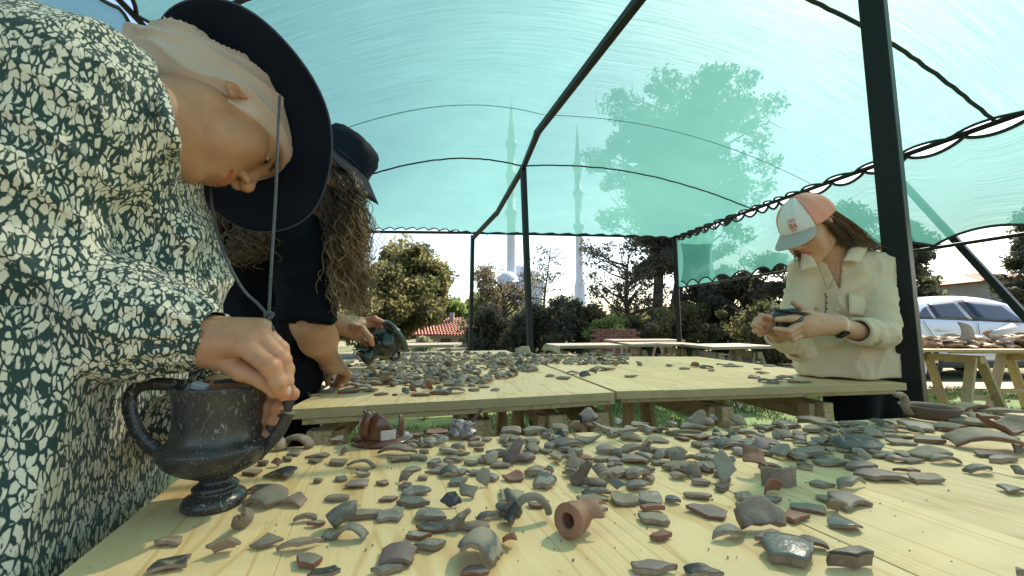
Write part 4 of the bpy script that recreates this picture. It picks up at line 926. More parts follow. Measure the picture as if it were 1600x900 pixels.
def make_sherd(x, y, w, h, k, c, seed, z=TZ, Rz=None):
    R = np.random.RandomState(seed); g = G(x, y + h * .22, z); Y = g.y; W = px_w(w, Y) * .91
    th = min(max(.0034, W * .095), .0068) * R.uniform(.75, 1.25)
    D = (h - th * 620 / Y * .9) * Y * Y / 130.; D = min(max(D, W * .38), W * .95)
    br = 'redclay' if (c == 'r' or R.rand() < .16) else 'clay'; c = {'g': R.choice(['g', 'g', 'k', 'b', 'p']), 'b': R.choice(['b', 'b', 'b', 'p']), 'T': 'b'}.get(c, c) if R.rand() < .55 else c
    rz = R.uniform(-.35, .35); n = R.choice([4, 4, 5, 5, 6]); rx, ry = R.uniform(-.05, .05, 2)
    if k == 'f': geo = sherd_geo(W, D, th, R, R.uniform(.02, .09), R.uniform(.0, .05), n, concave=R.rand() < .18, ridge=.002 if R.rand() < .15 else 0); rx += R.uniform(-.1, .14)
    elif k == 'a': geo = sherd_geo(W, D * .9, th, R, R.uniform(.11, .2), .02, n, jag=.06)
    elif k == 'T': geo = sherd_geo(W, D * .85, max(th * 1.2, min(h * .38 * Y / 620, .011)), R, R.uniform(0, .05), .01, n, jag=.05)
    else:
        geo = sherd_geo(W, max(h / 620 * Y * 1.05, W * .55), th, R, R.uniform(.1, .25), .03, n); rx = R.uniform(.55, 1.15) * R.choice([1, 1, -1]); ry = R.uniform(-.3, .3)
    V, F, FM = geo; V = settle(V, rotm(rx, ry, rz), 0)
    o = add('sherd', V, F, [M[c], M[br]], fm=FM); o.location = (g.x, g.y, z + .0005); return o
CK = {M[c].name: c for c in 'gkbtrps'}; seed = 100; sh_px = []; pending = []
items = [tuple(s.split()) for s in SH.replace('\n', '').split(';') if s.strip()]
def register(lst, lm, noun='sherd'):
    lst = [(o, x, y, k, CK[o.data.materials[0].name]) for o, x, y, k, c in lst]
    ks = {}
    for o, x, y, k, c in lst:
        key, d = where(x, y, c, k, lm, noun); ks.setdefault(key, []).append((d, o))
    for key, v in ks.items():
        v.sort(key=lambda q: q[0])
        for i, (d, o) in enumerate(v):
            tag(o, (ORD[i] if i < len(ORD) else 'outermost ') + key, 'sherd', SG)
lst = []
for it in items:
    x, y, w_, h_ = map(float, it[:4]); k, c = it[4:]; seed += 1
    lst.append((make_sherd(x, y, w_, h_, k, c, seed), x, y, k, c))
register(lst, LMK); NEAR_N = len(lst)

# crumbs of broken clay between the sherds
R = np.random.RandomState(3); VV = []; FF = []; b = 0
for i in range(170):
    x, y = R.uniform(300, 1500), R.uniform(668, 880); g = G(x, y); s = R.uniform(.0006, .0016); q = R.normal(0, 1, (6, 3)); q /= np.linalg.norm(q, axis=1)[:, None]
    base = np.array([[1, 0, 0], [-1, 0, 0], [0, 1, 0], [0, -1, 0], [0, 0, 1], [0, 0, -1]]) * R.uniform(.5, 1.2, (6, 1)) * s; VV.append(base + np.array([g.x, g.y, TZ + s * .6]))
    FF += [tuple(b + np.array(f)) for f in ((0, 2, 4), (2, 1, 4), (1, 3, 4), (3, 0, 4), (2, 0, 5), (1, 2, 5), (3, 1, 5), (0, 3, 5))]; b += 6
tag(add('clay_crumbs', np.concatenate(VV), FF, M['clay'], smooth=False), 'tiny crumbs of clay scattered between the sherds', 'crumbs', kind='stuff')

def gaps(R):
    while True:
        x = R.uniform(640, 1420); y = 662 + 110 * R.beta(1.1, 2.0)
        if y > 735 and (x < 660 or x > 1150): continue
        if 560 < y < 663 + max(0, (1050 - x)) * .06: continue
        g = G(x, y); return g.x, g.y
GAPS = gaps
# ---- the pieces one would point at
def rest(o, x, y, z=TZ): g = G(x, y, z); o.location = (g.x, g.y, z + .0005); return o
def custom(name, V, F, FM, mats, x, y, label, cat, R=None, smooth=True, group=SG):
    V = np.array(V, float).copy(); V[:, :2] -= (V[:, :2].max(0) + V[:, :2].min(0)) / 2
    if R is not None: V = settle(V, R, 0); V[:, :2] -= (V[:, :2].max(0) + V[:, :2].min(0)) / 2
    else: V[:, 2] -= V[:, 2].min()
    o = add(name, V, F, mats, fm=FM, smooth=smooth); rest(o, x, y); return tag(o, label, cat, group)
def shell(R, a0, a1, z0, z1, th, nz=8, na=20, prof=None, rag=.0, seed=1):
    """a wall cut out of a pot: radius R, angles a0..a1, heights z0..z1, with ragged upper edge"""
    r_ = np.random.RandomState(seed); V = []; F = []; FM = []
    hi = [z1 + rag * (math.sin(i * 1.7 + seed) + r_.uniform(-.5, .5)) for i in range(na + 1)]
    prof = prof or (lambda t: 1.0)
    for s in (0, 1):
        for i in range(na + 1):
            a = a0 + (a1 - a0) * i / na
            for j in range(nz + 1):
                t = j / nz; z = z0 + (hi[i] - z0) * t; rr = R * prof((z - z0) / (z1 - z0)) - s * th; V.append((rr * math.cos(a), rr * math.sin(a), z))
    q = nz + 1; B_ = (na + 1) * q
    for i in range(na):
        for j in range(nz):
            f = (i * q + j, (i + 1) * q + j, (i + 1) * q + j + 1, i * q + j + 1); F.append(f); FM.append(0); F.append(tuple(B_ + k for k in f[::-1])); FM.append(0)
    def edge(ids):
        n0 = len(V)
        for k in ids: V.append(V[k]); V.append(V[B_ + k])
        for k in range(len(ids) - 1): F.append((n0 + 2 * k, n0 + 2 * k + 1, n0 + 2 * k + 3, n0 + 2 * k + 2)); FM.append(1)
    edge([i * q + nz for i in range(na + 1)]); edge([i * q for i in range(na + 1)][::-1]); edge([j for j in range(q)]); edge([na * q + j for j in range(q)][::-1])
    return V, F, FM
s_ = lambda px, y: px_w(px, G(800, y).y)
# domed sherd with a dark stripe
dm, dt_, ds = mat('domed_sherd_clay'); mp_ = mapping(dt_); nz_ = noise(dt_, 60, 5, .6, mp_.outputs[0]); wv_ = N(dt_, 'ShaderNodeSeparateXYZ'); dt_.links.new(mp_.outputs[0], wv_.inputs[0])
r1 = ramp(dt_, [(.35, (.34, .28, .205)), (.7, (.25, .21, .15))]); dt_.links.new(nz_.outputs[0], r1.inputs[0])
ad_ = N(dt_, 'ShaderNodeMath', operation='MULTIPLY_ADD'); dt_.links.new(nz_.outputs[0], ad_.inputs[0]); ad_.inputs[1].default_value = .014; dt_.links.new(wv_.outputs[2], ad_.inputs[2])
r2 = ramp(dt_, [(.0, (0, 0, 0)), (.0215, (0, 0, 0)), (.0225, (1, 1, 1)), (.0265, (1, 1, 1)), (.0275, (0, 0, 0))]); dt_.links.new(ad_.outputs[0], r2.inputs[0])
dt_.links.new(mixc(dt_, r2.outputs[0], r1.outputs[0], (.09, .10, .10)), ds.inputs['Base Color']); ds.inputs['Roughness'].default_value = .8; bump(dt_, ds, nz_.outputs[0], .4, .001)
R = np.random.RandomState(8); V, F, FM = sherd_geo(s_(68, 875), s_(64, 875), .006, R, .40, .16, 6, jag=.03); custom('sherd', V, F, FM, [dm, M['clay']], 750, 872, 'big domed tan sherd with a bluish stripe at the front of the table', 'sherd', rotm(-.12, .08, -.3))
# tan curved handle with a dark flared end
Y_ = G(824, 815).y; k_ = Y_ / 620
pts = catmull([(-31 * k_, -6 * k_, 4 * k_), (-22 * k_, -2 * k_, 17 * k_), (-6 * k_, 0, 32 * k_), (14 * k_, 3 * k_, 33 * k_), (27 * k_, 5 * k_, 20 * k_), (31 * k_, 6 * k_, 9 * k_)], 6); m_ = len(pts)
V, F = tube_geo(pts, [((13 - 6 * min(1, i / 9)) * k_, (9 - 3.5 * min(1, i / 9)) * k_) for i in range(m_)], 12)
FM = [2 if (min(f) // 12) < 9 else 0 for f in F]; FM[-2:] = [1, 1]
custom('handle_fragment', V, F, FM, [M['t'], M['clay'], M['k']], 824, 818, 'tan curved handle fragment with a black flared end, left of the spout', 'handle fragment')
# terracotta spout: thick ring mouth running into a flaring wall
Y_ = G(905, 830).y; k_ = Y_ / 620
terra = simple('terracotta', (.33, .155, .085), (.20, .105, .065), 55, .6, .5, .001, detail=6)
ax = Vector((-.62, -.78, .12)).normalized()
def spout(p):
    f = cap(p, (0, 0, 0), tuple(ax * 15 * k_), 21 * k_, 24 * k_); f = smax(f, (p @ A(ax)) - 17 * k_, 5 * k_)
    f = smin(f, cap(p, tuple(-ax * 4 * k_), tuple(-ax * 18 * k_), 19 * k_, 17 * k_), 9 * k_)
    g = ell(p, (30 * k_, 16 * k_, -2 * k_), (34 * k_, 24 * k_, 22 * k_)); g = smax(g, -ell(p, (32 * k_, 16 * k_, -14 * k_), (33 * k_, 26 * k_, 28 * k_)), 3 * k_); g = smax(g, p[:, 0] - 44 * k_ + 5 * k_ * np.sin(p[:, 1] * 300), 2 * k_)
    f = smin(f, g, 8 * k_)
    f = ssub(f, cap(p, tuple(ax * 30 * k_), tuple(-ax * 12 * k_), 11 * k_, 8 * k_), 3 * k_)
    ring = np.abs(p @ A(ax) - 3 * k_) - 1.4 * k_; return f + .9 * k_ * np.exp(-(ring / (2 * k_)) ** 2) + vnoise(p, 180, 3) * .0004
V, F = grow(spout, [-48 * k_] * 3, [56 * k_] * 3, .0011); custom('spout', V, F, None, [terra], 906, 832, 'reddish terracotta spout with a round dark mouth facing the viewer', 'spout')
# leaning tan blade
R = np.random.RandomState(21); V, F, FM = sherd_geo(s_(34, 750), s_(52, 750), .005, R, .14, .02, 4, jag=.04); custom('sherd', V, F, FM, [M['t'], M['clay']], 1134, 752, 'leaning tan blade shaped sherd, tallest in the middle of the crowd', 'sherd', rotm(.85, .35, -.5))
# dark upright rim block
V, F, FM = shell(s_(38, 760), -2.35, -.75, 0, s_(27, 760), .006, 5, 16, lambda t: 1 + .06 * t * t - .03 * t, .0006, 3); custom('sherd', V, F, FM, [M['b'], M['clay']], 1220, 760, 'dark brown upright rim piece curved like a box side', 'sherd')
# thick jagged brown sherd
R = np.random.RandomState(33); V, F, FM = sherd_geo(s_(70, 825), s_(44, 825), .012, R, .06, .03, 5, jag=.12); custom('sherd', V, F, FM, [M['b'], M['b']], 1188, 826, 'thick jagged brown sherd standing on its broken edge', 'sherd', rotm(.95, .0, .05))
R = np.random.RandomState(35); V, F, FM = sherd_geo(s_(78, 872), s_(58, 872) , .009, R, .07, .03, 6, jag=.04); custom('sherd', V, F, FM, [M['s'], M['clay']], 1237, 874, 'big shiny grey slab sherd near the front edge', 'sherd', rotm(.16, 0, -.1))
R = np.random.RandomState(36); V, F, FM = sherd_geo(s_(68, 888), s_(22, 888), .014, R, .05, .02, 4, jag=.02); custom('sherd', V, F, FM, [M['k'], M['b']], 1330, 888, 'dark brown end tile lying alone at the front right', 'sherd', rotm(.2, 0, -.12))
R = np.random.RandomState(38); V, F, FM = sherd_geo(s_(76, 703), s_(40, 703), .008, R, .07, .02, 5, jag=.04, ridge=.004); custom('sherd', V, F, FM, [M['k'], M['b']], 1343, 703, 'long dark ridged sherd right of the middle', 'sherd', rotm(.32, 0, -.05))
R = np.random.RandomState(39); V, F, FM = sherd_geo(s_(95, 702), s_(50, 702), .007, R, .22, .05, 5, jag=.04); custom('sherd', V, F, FM, [M['b'], M['redclay']], 1540, 702, 'large arched reddish brown bowl wall at the right', 'sherd', rotm(.1, .02, -.25))
R = np.random.RandomState(40); V, F, FM = sherd_geo(s_(72, 678), s_(36, 678), .006, R, .26, .05, 4, jag=.04, concave=True); custom('sherd', V, F, FM, [M['b'], M['redclay']], 1576, 678, 'dark brown bowl wall turned hollow side up at the right edge', 'sherd', rotm(.3, 0, .1))
# ring lipped fragment, ribbed fragment, flared and saddle shaped handles
V, F, FM = shell(s_(22, 742), -2.9, -.3, 0, s_(26, 742), .005, 6, 18, lambda t: 1.15 - .35 * t + (.12 if t > .8 else 0), .001, 5); custom('sherd', V, F, FM, [M['r'], M['redclay']], 1179, 742, 'red brown ring lipped fragment left of the dark upright block', 'sherd', rotm(-.5, .5, .3))
V, F, FM = shell(s_(15, 748), -2.8, -.3, 0, s_(22, 748), .004, 20, 14, lambda t: 1 + .08 * math.sin(t * 22), .0005, 6); custom('sherd', V, F, FM, [M['b'], M['clay']], 941, 750, 'small ribbed brown fragment with three grooves', 'sherd', rotm(-1.2, .3, .5))
def saddle(x, y, w, h, m1, m2, label, rz=0, flare=1.0, name='handle_fragment'):
    k = G(x, y).y / 620
    def f(p):
        a = cap(p, (-w * .46 * k, 0, 3 * k), (w * .46 * k, 0, 3 * k), 4 * k, 4.5 * k)
        pts_ = [(-w * .34, 0, 4), (-w * .12, 0, h * .55), (w * .05, 0, h * .85)]
        for i in range(2): a = smin(a, cap(p, [q * k for q in pts_[i]], [q * k for q in pts_[i + 1]], (9 - 3 * i) * k * flare, (6.5 - i) * k * flare), 7 * k)
        a = smin(a, ell(p, (w * .22 * k, 0, 5 * k), (w * .26 * k, 12 * k, 4.5 * k)), 7 * k)
        return a + vnoise(p, 160, 2) * .0005
    V, F = grow(f, (-w * .65 * k, -22 * k, -6 * k), (w * .65 * k, 22 * k, (h + 14) * k), .0016 if y > 700 else .002)
    z = V[:, 2].min(); V[:, 2] = np.maximum(V[:, 2], z + 2.5 * k)
    return custom(name, V, F, None, [m1], x, y, label, 'handle fragment', rotm(0, 0, rz))
saddle(811, 722, 44, 33, M['p'], 0, 'pink saddle shaped handle stub left of the dark arched sherd', .2)
saddle(919, 760, 50, 36, M['b'], 0, 'brown saddle shaped handle stub behind the terracotta spout', -.4)
saddle(795, 802, 38, 32, M['g'], 0, 'grey green flared handle stub behind the tan curved handle', 2.6)
saddle(729, 828, 66, 30, M['b'], 0, 'long brown twisted handle stub behind the big domed sherd', 0, .8)
saddle(1095, 667, 34, 20, M['b'], 0, 'small three pointed brown stub at the far edge of the near table', .1)
saddle(919, 660, 26, 16, M['p'], 0, 'small pinkish stub at the far edge, middle of the near table', .5)
# grey tube handle standing on an arched strip, hollow stub, curled rim
k_ = G(535, 820).y / 620; V, F = tube_geo(catmull([(-16 * k_, 0, 0), (-4 * k_, 0, 8 * k_), (10 * k_, 0, 11 * k_), (17 * k_, 0, 10 * k_)], 5), [(11 * k_, 13 * k_)] * 16, 14); custom('handle_fragment', V, F, [0] * (len(F) - 2) + [1, 1], [M['g'], M['clay']], 534, 824, 'short thick grey handle piece with a pale broken end', 'handle fragment', rotm(0, 0, .5))
k_ = G(540, 840).y / 620; V, F = tube_geo(catmull([(-32 * k_, 0, 4 * k_), (-14 * k_, 0, 3 * k_), (0, 0, 16 * k_), (16 * k_, 0, 15 * k_), (32 * k_, 0, 3 * k_)], 6), [(10 * k_, 3.2 * k_)] * 25, 10); custom('handle_fragment', V, F, [0] * (len(F) - 2) + [1, 1], [M['g'], M['clay']], 540, 842, 'grey arched strip handle in front of the short thick piece', 'handle fragment', rotm(0, 0, -.08))
V, F, FM = shell(s_(14, 828), -2.6, 1.2, 0, s_(26, 828), .0045, 6, 16, lambda t: 1.1 - .5 * t, .002, 9); custom('sherd', V, F, FM, [M['t'], M['clay']], 375, 828, 'small hollow tan stub with a dark rounded opening near the black cup', 'sherd', rotm(.9, 0, .4))
R = np.random.RandomState(51); V, F, FM = sherd_geo(s_(60, 788), s_(42, 788), .005, R, .24, .08, 6, jag=.05); custom('sherd', V, F, FM, [M['t'], M['clay']], 416, 788, 'broad tan arched sherd right of the black cup foot', 'sherd', rotm(.22, 0, -.3))
for x_, y_, w__, lab_ in ((430, 702, 34, 'brown arched rim piece half hidden by the held cup'), (464, 699, 50, 'brown arched rim piece at the far left corner of the table')):
    k_ = G(x_, y_).y / 620; V, F = tube_geo([(math.cos(a) * w__ * .45 * k_, 0, math.sin(a) * 15 * k_) for a in np.linspace(.1, 3.04, 14)], [(10 * k_, 4.2 * k_)] * 14, 10); custom('handle_fragment', V, F, [0] * (len(F) - 2) + [1, 1], [M['b'], M['clay']], x_, y_, lab_, 'handle fragment', rotm(0, 0, -.5 if x_ == 430 else -.2))
# thin bent strip
k_ = G(565, 730).y / 620; V, F = tube_geo(catmull([(-22 * k_, 0, 3 * k_), (-10 * k_, 0, 8 * k_), (6 * k_, 0, 9 * k_), (21 * k_, -6 * k_, 2 * k_)], 6), [(4.5 * k_, 2 * k_)] * 19, 8); custom('handle_fragment', V, F, None, [M['b']], 565, 731, 'thin bent brown strip left of the crowd of sherds', 'handle fragment')

# ---- brown cup base mended with tape
def taped_cup():
    Y = G(595, 690).y; k = Y / 620; g = G(598, 688); r = empty('cup_base', (g.x, g.y, TZ + .0005), 'glossy brown broken cup base mended with strips of pale tape', 'cup base')
    gl = simple('brown_glaze', (.17, .058, .028), (.085, .032, .020), 30, .2, .15, .001, coat=.3); tape = simple('pale_paper_tape', (.60, .57, .50), (.48, .45, .40), 40, .8, .3)
    V, F = lathe_geo([(0, 0), (44 * k, 0), (46 * k, 3 * k), (44 * k, 5 * k), (34 * k, 9 * k), (30 * k, 9 * k), (0, 8 * k)], 36); add('foot_ring', V, F, gl, r)
    hts = lambda a: 10 + 36 * min(1, max(0, (math.cos(a + 2.35) + .15) / .8)) ** .7 + .8 * math.sin(a * 9) + (30 if -.42 < a < -.12 else 0)
    na, nz = 80, 8; V = []; F = []
    for s in (0, 1):
        for i in range(na):
            a = -math.pi + 2 * math.pi * i / na; H = hts(a)
            for j in range(nz + 1):
                z = 8 + (H - 8) * j / nz if H > 8 else 8; rr = 33 - 5 * (z - 8) / 40 + 3 * math.sin((z - 8) / 14) - 3.2 * s; V.append((rr * k * math.cos(a), rr * k * math.sin(a), z * k))
    q = nz + 1; B_ = na * q
    for i in range(na):
        n_ = (i + 1) % na
        for j in range(nz): f = (i * q + j, n_ * q + j, n_ * q + j + 1, i * q + j + 1); F += [f, tuple(B_ + t for t in f[::-1])]
        F.append((i * q + nz, n_ * q + nz, B_ + n_ * q + nz, B_ + i * q + nz))
    add('wall', V, F, gl, r)
    pts = catmull([(-16 * k, -27 * k, 8 * k), (-17 * k, -36 * k, 22 * k), (-14 * k, -35 * k, 40 * k), (-8 * k, -24 * k, 47 * k)], 6); V, F = tube_geo(pts, [(7 * k, 4 * k)] * len(pts), 10); add('handle', V, F, gl, r)
    def strip_(a0, a1, z0, z1, lean=0):
        V = []; n = 8
        for i in range(n + 1):
            a = a0 + (a1 - a0) * i / n
            for z in (z0, z1):
                V.append(((35.2 + .4 * math.sin(i * 3)) * k * math.cos(a + lean * (z > z0)), (35.2 + .4 * math.sin(i * 2.3)) * k * math.sin(a + lean * (z > z0)), z * k))
        o = add('tape', V, [(2 * i, 2 * i + 2, 2 * i + 3, 2 * i + 1) for i in range(n)], tape, r, smooth=False); md = o.modifiers.new('t', 'SOLIDIFY'); md.thickness = .0004
    strip_(-1.35, -.72, 6, 22); strip_(-2.35, -2.12, 2, 24, .1); strip_(-2.75, -2.2, 18, 36, .2); strip_(-2.1, -1.9, 34, 50, .15)
taped_cup()
# ---- foil wrapped piece with a slanting stick
def foil():
    g = G(722, 684); k = g.y / 620; r = empty('foil_wrapped_piece', (g.x, g.y, TZ + .0005), 'crumpled silvery foil piece with a slanting purplish stick, right of the taped cup', 'foil piece')
    fm = simple('crumpled_foil', (.36, .31, .30), (.20, .14, .13), 60, .35, .8, .002, metal=.35)
    V, F = grow(lambda p: smin(smin(ell(p, (0, 0, 5 * k), (22 * k, 16 * k, 6 * k)), ell(p, (-6 * k, 0, 14 * k), (13 * k, 9 * k, 10 * k)), 6 * k), ell(p, (9 * k, 0, 14 * k), (9 * k, 5 * k, 8 * k)), 4 * k) + vnoise(p, 150, 5) * 3 * k + vnoise(p, 330, 6) * 1.6 * k, (-30 * k, -24 * k, -8 * k), (30 * k, 24 * k, 34 * k), .0017)
    V[:, 2] -= V[:, 2].min(); add('foil', V, F, fm, r, smooth=False)
    m = MB(); m.beam((5 * k, 0, 10 * k), (30 * k, 4 * k, 42 * k), 5 * k, 4 * k, bev=.0004); m.build('stick', simple('purplish_wood', (.13, .055, .05), (.09, .04, .038), 40, .5, .2), r)
foil()
# ---- low bowl rim with an upstanding handle
def bowl_rim():
    g = G(1455, 655); k = g.y / 620; r = empty('bowl_rim', (g.x, g.y, TZ + .0005), 'low brown bowl rim with a curled upright handle at the far edge', 'bowl')
    V, F = lathe_geo([(26 * k, 2 * k), (30 * k, 2 * k), (31 * k, 12 * k), (35 * k, 18 * k), (36 * k, 20 * k), (33 * k, 20 * k), (28 * k, 14 * k), (26 * k, 2 * k)], 40); add('wall', V, F, terra_dark, r)
    pts = catmull([(-31 * k, 0, 8 * k), (-37 * k, 0, 18 * k), (-38 * k, 0, 30 * k), (-43 * k, 0, 37 * k), (-49 * k, 0, 34 * k)], 5); V, F = tube_geo(pts, [(7 * k, 3.6 * k)] * len(pts), 10); add('handle', V, F, M['b'], r)
terra_dark = simple('brown_earthenware', (.17, .10, .07), (.11, .07, .05), 40, .6, .4, .001)
bowl_rim()

# ---- the black two handled cup being mended
def cup():
    g = G(335, 789); k = g.y / 620; r = empty('two_handled_cup', (g.x, g.y, TZ + .0005), 'worn black two handled cup on a stem foot, held at the table corner', 'cup')
    pr = [(0, 3), (24, 2), (37, 0), (40.5, 3), (41, 9), (38, 15), (30, 19), (27, 20.5), (26.5, 23), (29, 25), (29.5, 28), (27, 31), (23, 33), (20.5, 37), (22, 41), (34, 46), (52, 55), (66, 67), (73, 79), (75, 87), (73.5, 91), (66, 95.5), (61.5, 98), (60, 102),
          (58.5, 112), (58, 126), (58.5, 140), (60, 154), (62, 165), (64, 173), (64.2, 175.5), (62.5, 176.5), (60.5, 174), (57.5, 164), (55, 150), (54, 126), (56, 102), (66, 88), (60, 68), (30, 52), (0, 48)]
    V, F = lathe_geo([(a * k, b * k) for a, b in pr], 96)
    V = np.array(V); a = np.arctan2(V[:, 1], V[:, 0]); top = V[:, 2] > 165 * k
    V[top, 2] -= (np.maximum(0, 1 - np.abs(a[top] + .45) / .12) * 3.0 * k)       # chip in the lip
    add('vessel_body', V, F, M['kant'], r)
    def strap(pts, wd, th, name, nn=9, ends=True):
        pp = catmull([(x * k, y * k, z * k) for x, y, z in pts], nn); n = len(pp)
        V, F = tube_geo(pp, [(th * k * (1 + .5 * (abs(2 * i / (n - 1) - 1)) ** 6), wd * k * (1 + .3 * (abs(2 * i / (n - 1) - 1)) ** 6)) for i in range(n)], 14)
        FM = [0] * len(F); FM[-1] = 1
        return add(name, V, F, [M['kant'], M['clay']], r, fm=FM)
    strap([(-57, -4, 171), (-72, -8, 176), (-92, -12, 178), (-112, -14, 176), (-123, -16, 166), (-125, -17, 150), (-116, -17, 122), (-100, -16, 98), (-82, -13, 82), (-64, -8, 72)], 9.5, 6.5, 'handle', ends=True)
    h2 = strap([(58, 2, 72), (72, 2, 84), (86, 2, 100), (97, 3, 122), (101, 3, 134)], 9, 7, 'handle'); h2['label'] = 'broken right handle stump with a pale break'
    f = empty('handle_fragment', (0, 0, 0), 'black curved handle fragment pinched in the fingers above the cup', 'handle fragment', SG); f.location = r.location
    pp = catmull([(x * k, y * k, z * k) for x, y, z in ((71, 6, 106), (80, 6, 113), (92, 6, 128), (99, 5, 146), (103, 5, 160))], 8); V, F = tube_geo(pp, [(4.6 * k, 8.6 * k)] * len(pp), 14)
    add('fragment', V, F, [M['kant'], M['clay']], f, fm=[0] * (len(F) - 2) + [1, 1])
    s = empty('foam_sherd', r.location, 'small pale speckled piece lying in the mouth of the black cup', 'sherd'); m = MB(); m.box((-25 * k, -12 * k, 174 * k), (22 * k, 12 * k, 11 * k), rotm(.2, .3, .2), 2 * k); m.build('piece', simple('opal_piece', (.45, .5, .52), (.5, .5, .4), 90, .4, .2), s)
    q = MB(); q.beam((-12 * k, 10 * k, 179 * k), (52 * k, 4 * k, 183 * k), 26 * k, 5 * k, bev=.0006); o = q.build('rim_sherd', [M['kant']]); o.location = r.location; tag(o, 'dark rim sherd laid across the top of the black cup', 'sherd')
    return r
cup()

# ---- sherds on the second row of tables
S2 = """500 606 22 7 f b;512 612 28 6 T b;527 604 22 8 a b;545 612 35 7 T t;552 604 26 8 a b;566 606 34 11 a g;580 610 24 7 f g;590 600 26 8 f b;476 616 16 5 f k;492 618 18 5 T b;596 616 24 6 T k;604 594 28 7 f g;
617 617 9 6 T k;633 614 16 9 j k;646 610 12 16 j k;655 617 26 7 T k;671 606 10 20 j k;668 617 10 8 T k;690 614 34 8 T k;703 600 30 8 f t;712 612 36 10 a k;716 603 22 6 j g;740 609 18 8 T b;756 604 20 5 f g;774 609 16 6 a b;
860 587 16 7 f k;880 590 26 9 f g;895 583 22 8 a g;914 588 20 7 j k;938 577 26 8 a b;925 582 16 8 j b;950 576 24 7 f b;960 570 12 8 j g;1000 570 12 10 j k;984 588 20 4 f b;1046 571 14 7 T t;1070 575 18 9 f k;1086 572 16 8 j k;1104 574 20 7 a k;1112 579 11 5 T k;1122 569 6 5 T k;1140 572 22 5 f k;1155 572 16 5 f g;
1184 576 14 5 f k;1192 582 18 8 a k;1178 590 20 5 f g;1196 596 24 7 a k;1214 594 22 8 f k;1228 591 26 9 a k;1240 597 14 6 T b;1252 597 16 6 f b;1262 597 12 5 T b;1206 598 18 5 f k;1202 571 18 5 f g"""
LM2 = {'the hand picking through sherds': (530, 600), 'the standing black fragments': (680, 612), 'the joint of the two middle tables': (960, 600), 'the dark cluster near the cream shirt': (1225, 594), 'the cream shirt elbow shadow': (1120, 573)}
lst = []
for it in [tuple(s.split()) for s in S2.replace('\n', '').split(';')]:
    x, y, w_, h_ = map(float, it[:4]); k, c = it[4:]; seed += 1; lst.append((make_sherd(x, y, w_, h_, k, c, seed), x, y, k, c))
register(lst, LM2, 'small sherd')
# crowded far part of that table, too many and too small to pick apart
def crowd(name, n, sampler, label, zt=TZ, seed=5, sz=(.022, .055), cols='gggbbttkkp', thick=1.0, pile=0):
    R = np.random.RandomState(seed); VV = []; FF = []; FM = []; b = 0; mats = [M[c] for c in 'gbtkpr'] + [M['clay']]; ix = {c: i for i, c in enumerate('gbtkpr')}
    for i in range(n):
        x, y = sampler(R); w_ = R.uniform(*sz); k = R.choice(['f', 'f', 'a', 'T', 'j'])
        V, F, fm = sherd_geo(w_, w_ * R.uniform(.5, .9), .007 * thick * R.uniform(.8, 1.3), R, R.uniform(.05, .22), .03, 5); V = settle(V, rotm(R.uniform(-.15, .15) + (R.uniform(.5, 1.2) if k == 'j' else 0), R.uniform(-.2, .2), R.uniform(0, 6.28)), zt + pile * R.uniform(0, 1) ** 2)
        V[:, 0] += x; V[:, 1] += y; c = ix[R.choice(list(cols))]; VV.append(V); FF += [tuple(b + q for q in f) for f in F]; FM += [c if q == 0 else 6 for q in fm]; b += len(V)
    return tag(add(name, np.concatenate(VV), FF, mats, fm=FM), label, 'sherds', kind='stuff')
crowd('small_sherds', 130, gaps, 'small flat chips filling the gaps between the larger sherds of the near tables', seed=17, sz=(.014, .034), thick=.75)
def samp(R):
    while True:
        x = R.uniform(500, 985); y = 553 + 62 * R.beta(1.05, 1.7)
        if y > 612 - max(0, (x - 560)) * .085 + 8 * math.sin(x * .02): continue
        if x > 840 and y > 570: continue
        if 470 < x < 560 and y < 580: continue
        g = G(x, y)
        if (g.y - A0[1]) > 2.4 : continue
        return g.x, g.y
crowd('small_sherds', 980, samp, 'crowd of small mixed sherds covering the back of the long table')
def samp2(R): x = R.uniform(1432, 1640); g = P(x, 512, RY + .05 + .5 * R.uniform(0, 1)); return g.x, g.y
crowd('coarse_sherds', 330, samp2, 'heap of coarse pale sherds on the outer table in front of the car', cols='ttttbbp', sz=(.07, .17), thick=2.2, seed=9, pile=.09)
c_ = P(1520, 512, RY + .1); R = np.random.RandomState(61); V, F, FM = sherd_geo(.24, .22, .014, R, .15, .03, 4); V = settle(V, rotm(1.35, .1, .2), 0); o = add('sherd', V, F, [M['t'], M['clay']], fm=FM); o.location = (c_.x, RY + .12, TZ + .05); tag(o, 'big upright tan sherd standing out of the heap before the car', 'sherd', SG)
c_ = P(1578, 512, RY + .1); m = MB(); m.tube([(-.12, 0, 0), (.12, .02, .09)], .035, 12); o = m.build('handle_fragment', [simple('white_clay', (.6, .58, .55), (.5, .48, .45), 20, .7, .2)], smooth=True); o.location = (c_.x, RY + .15, TZ + .13); tag(o, 'white tubular piece leaning on the heap in front of the car', 'handle fragment', SG)
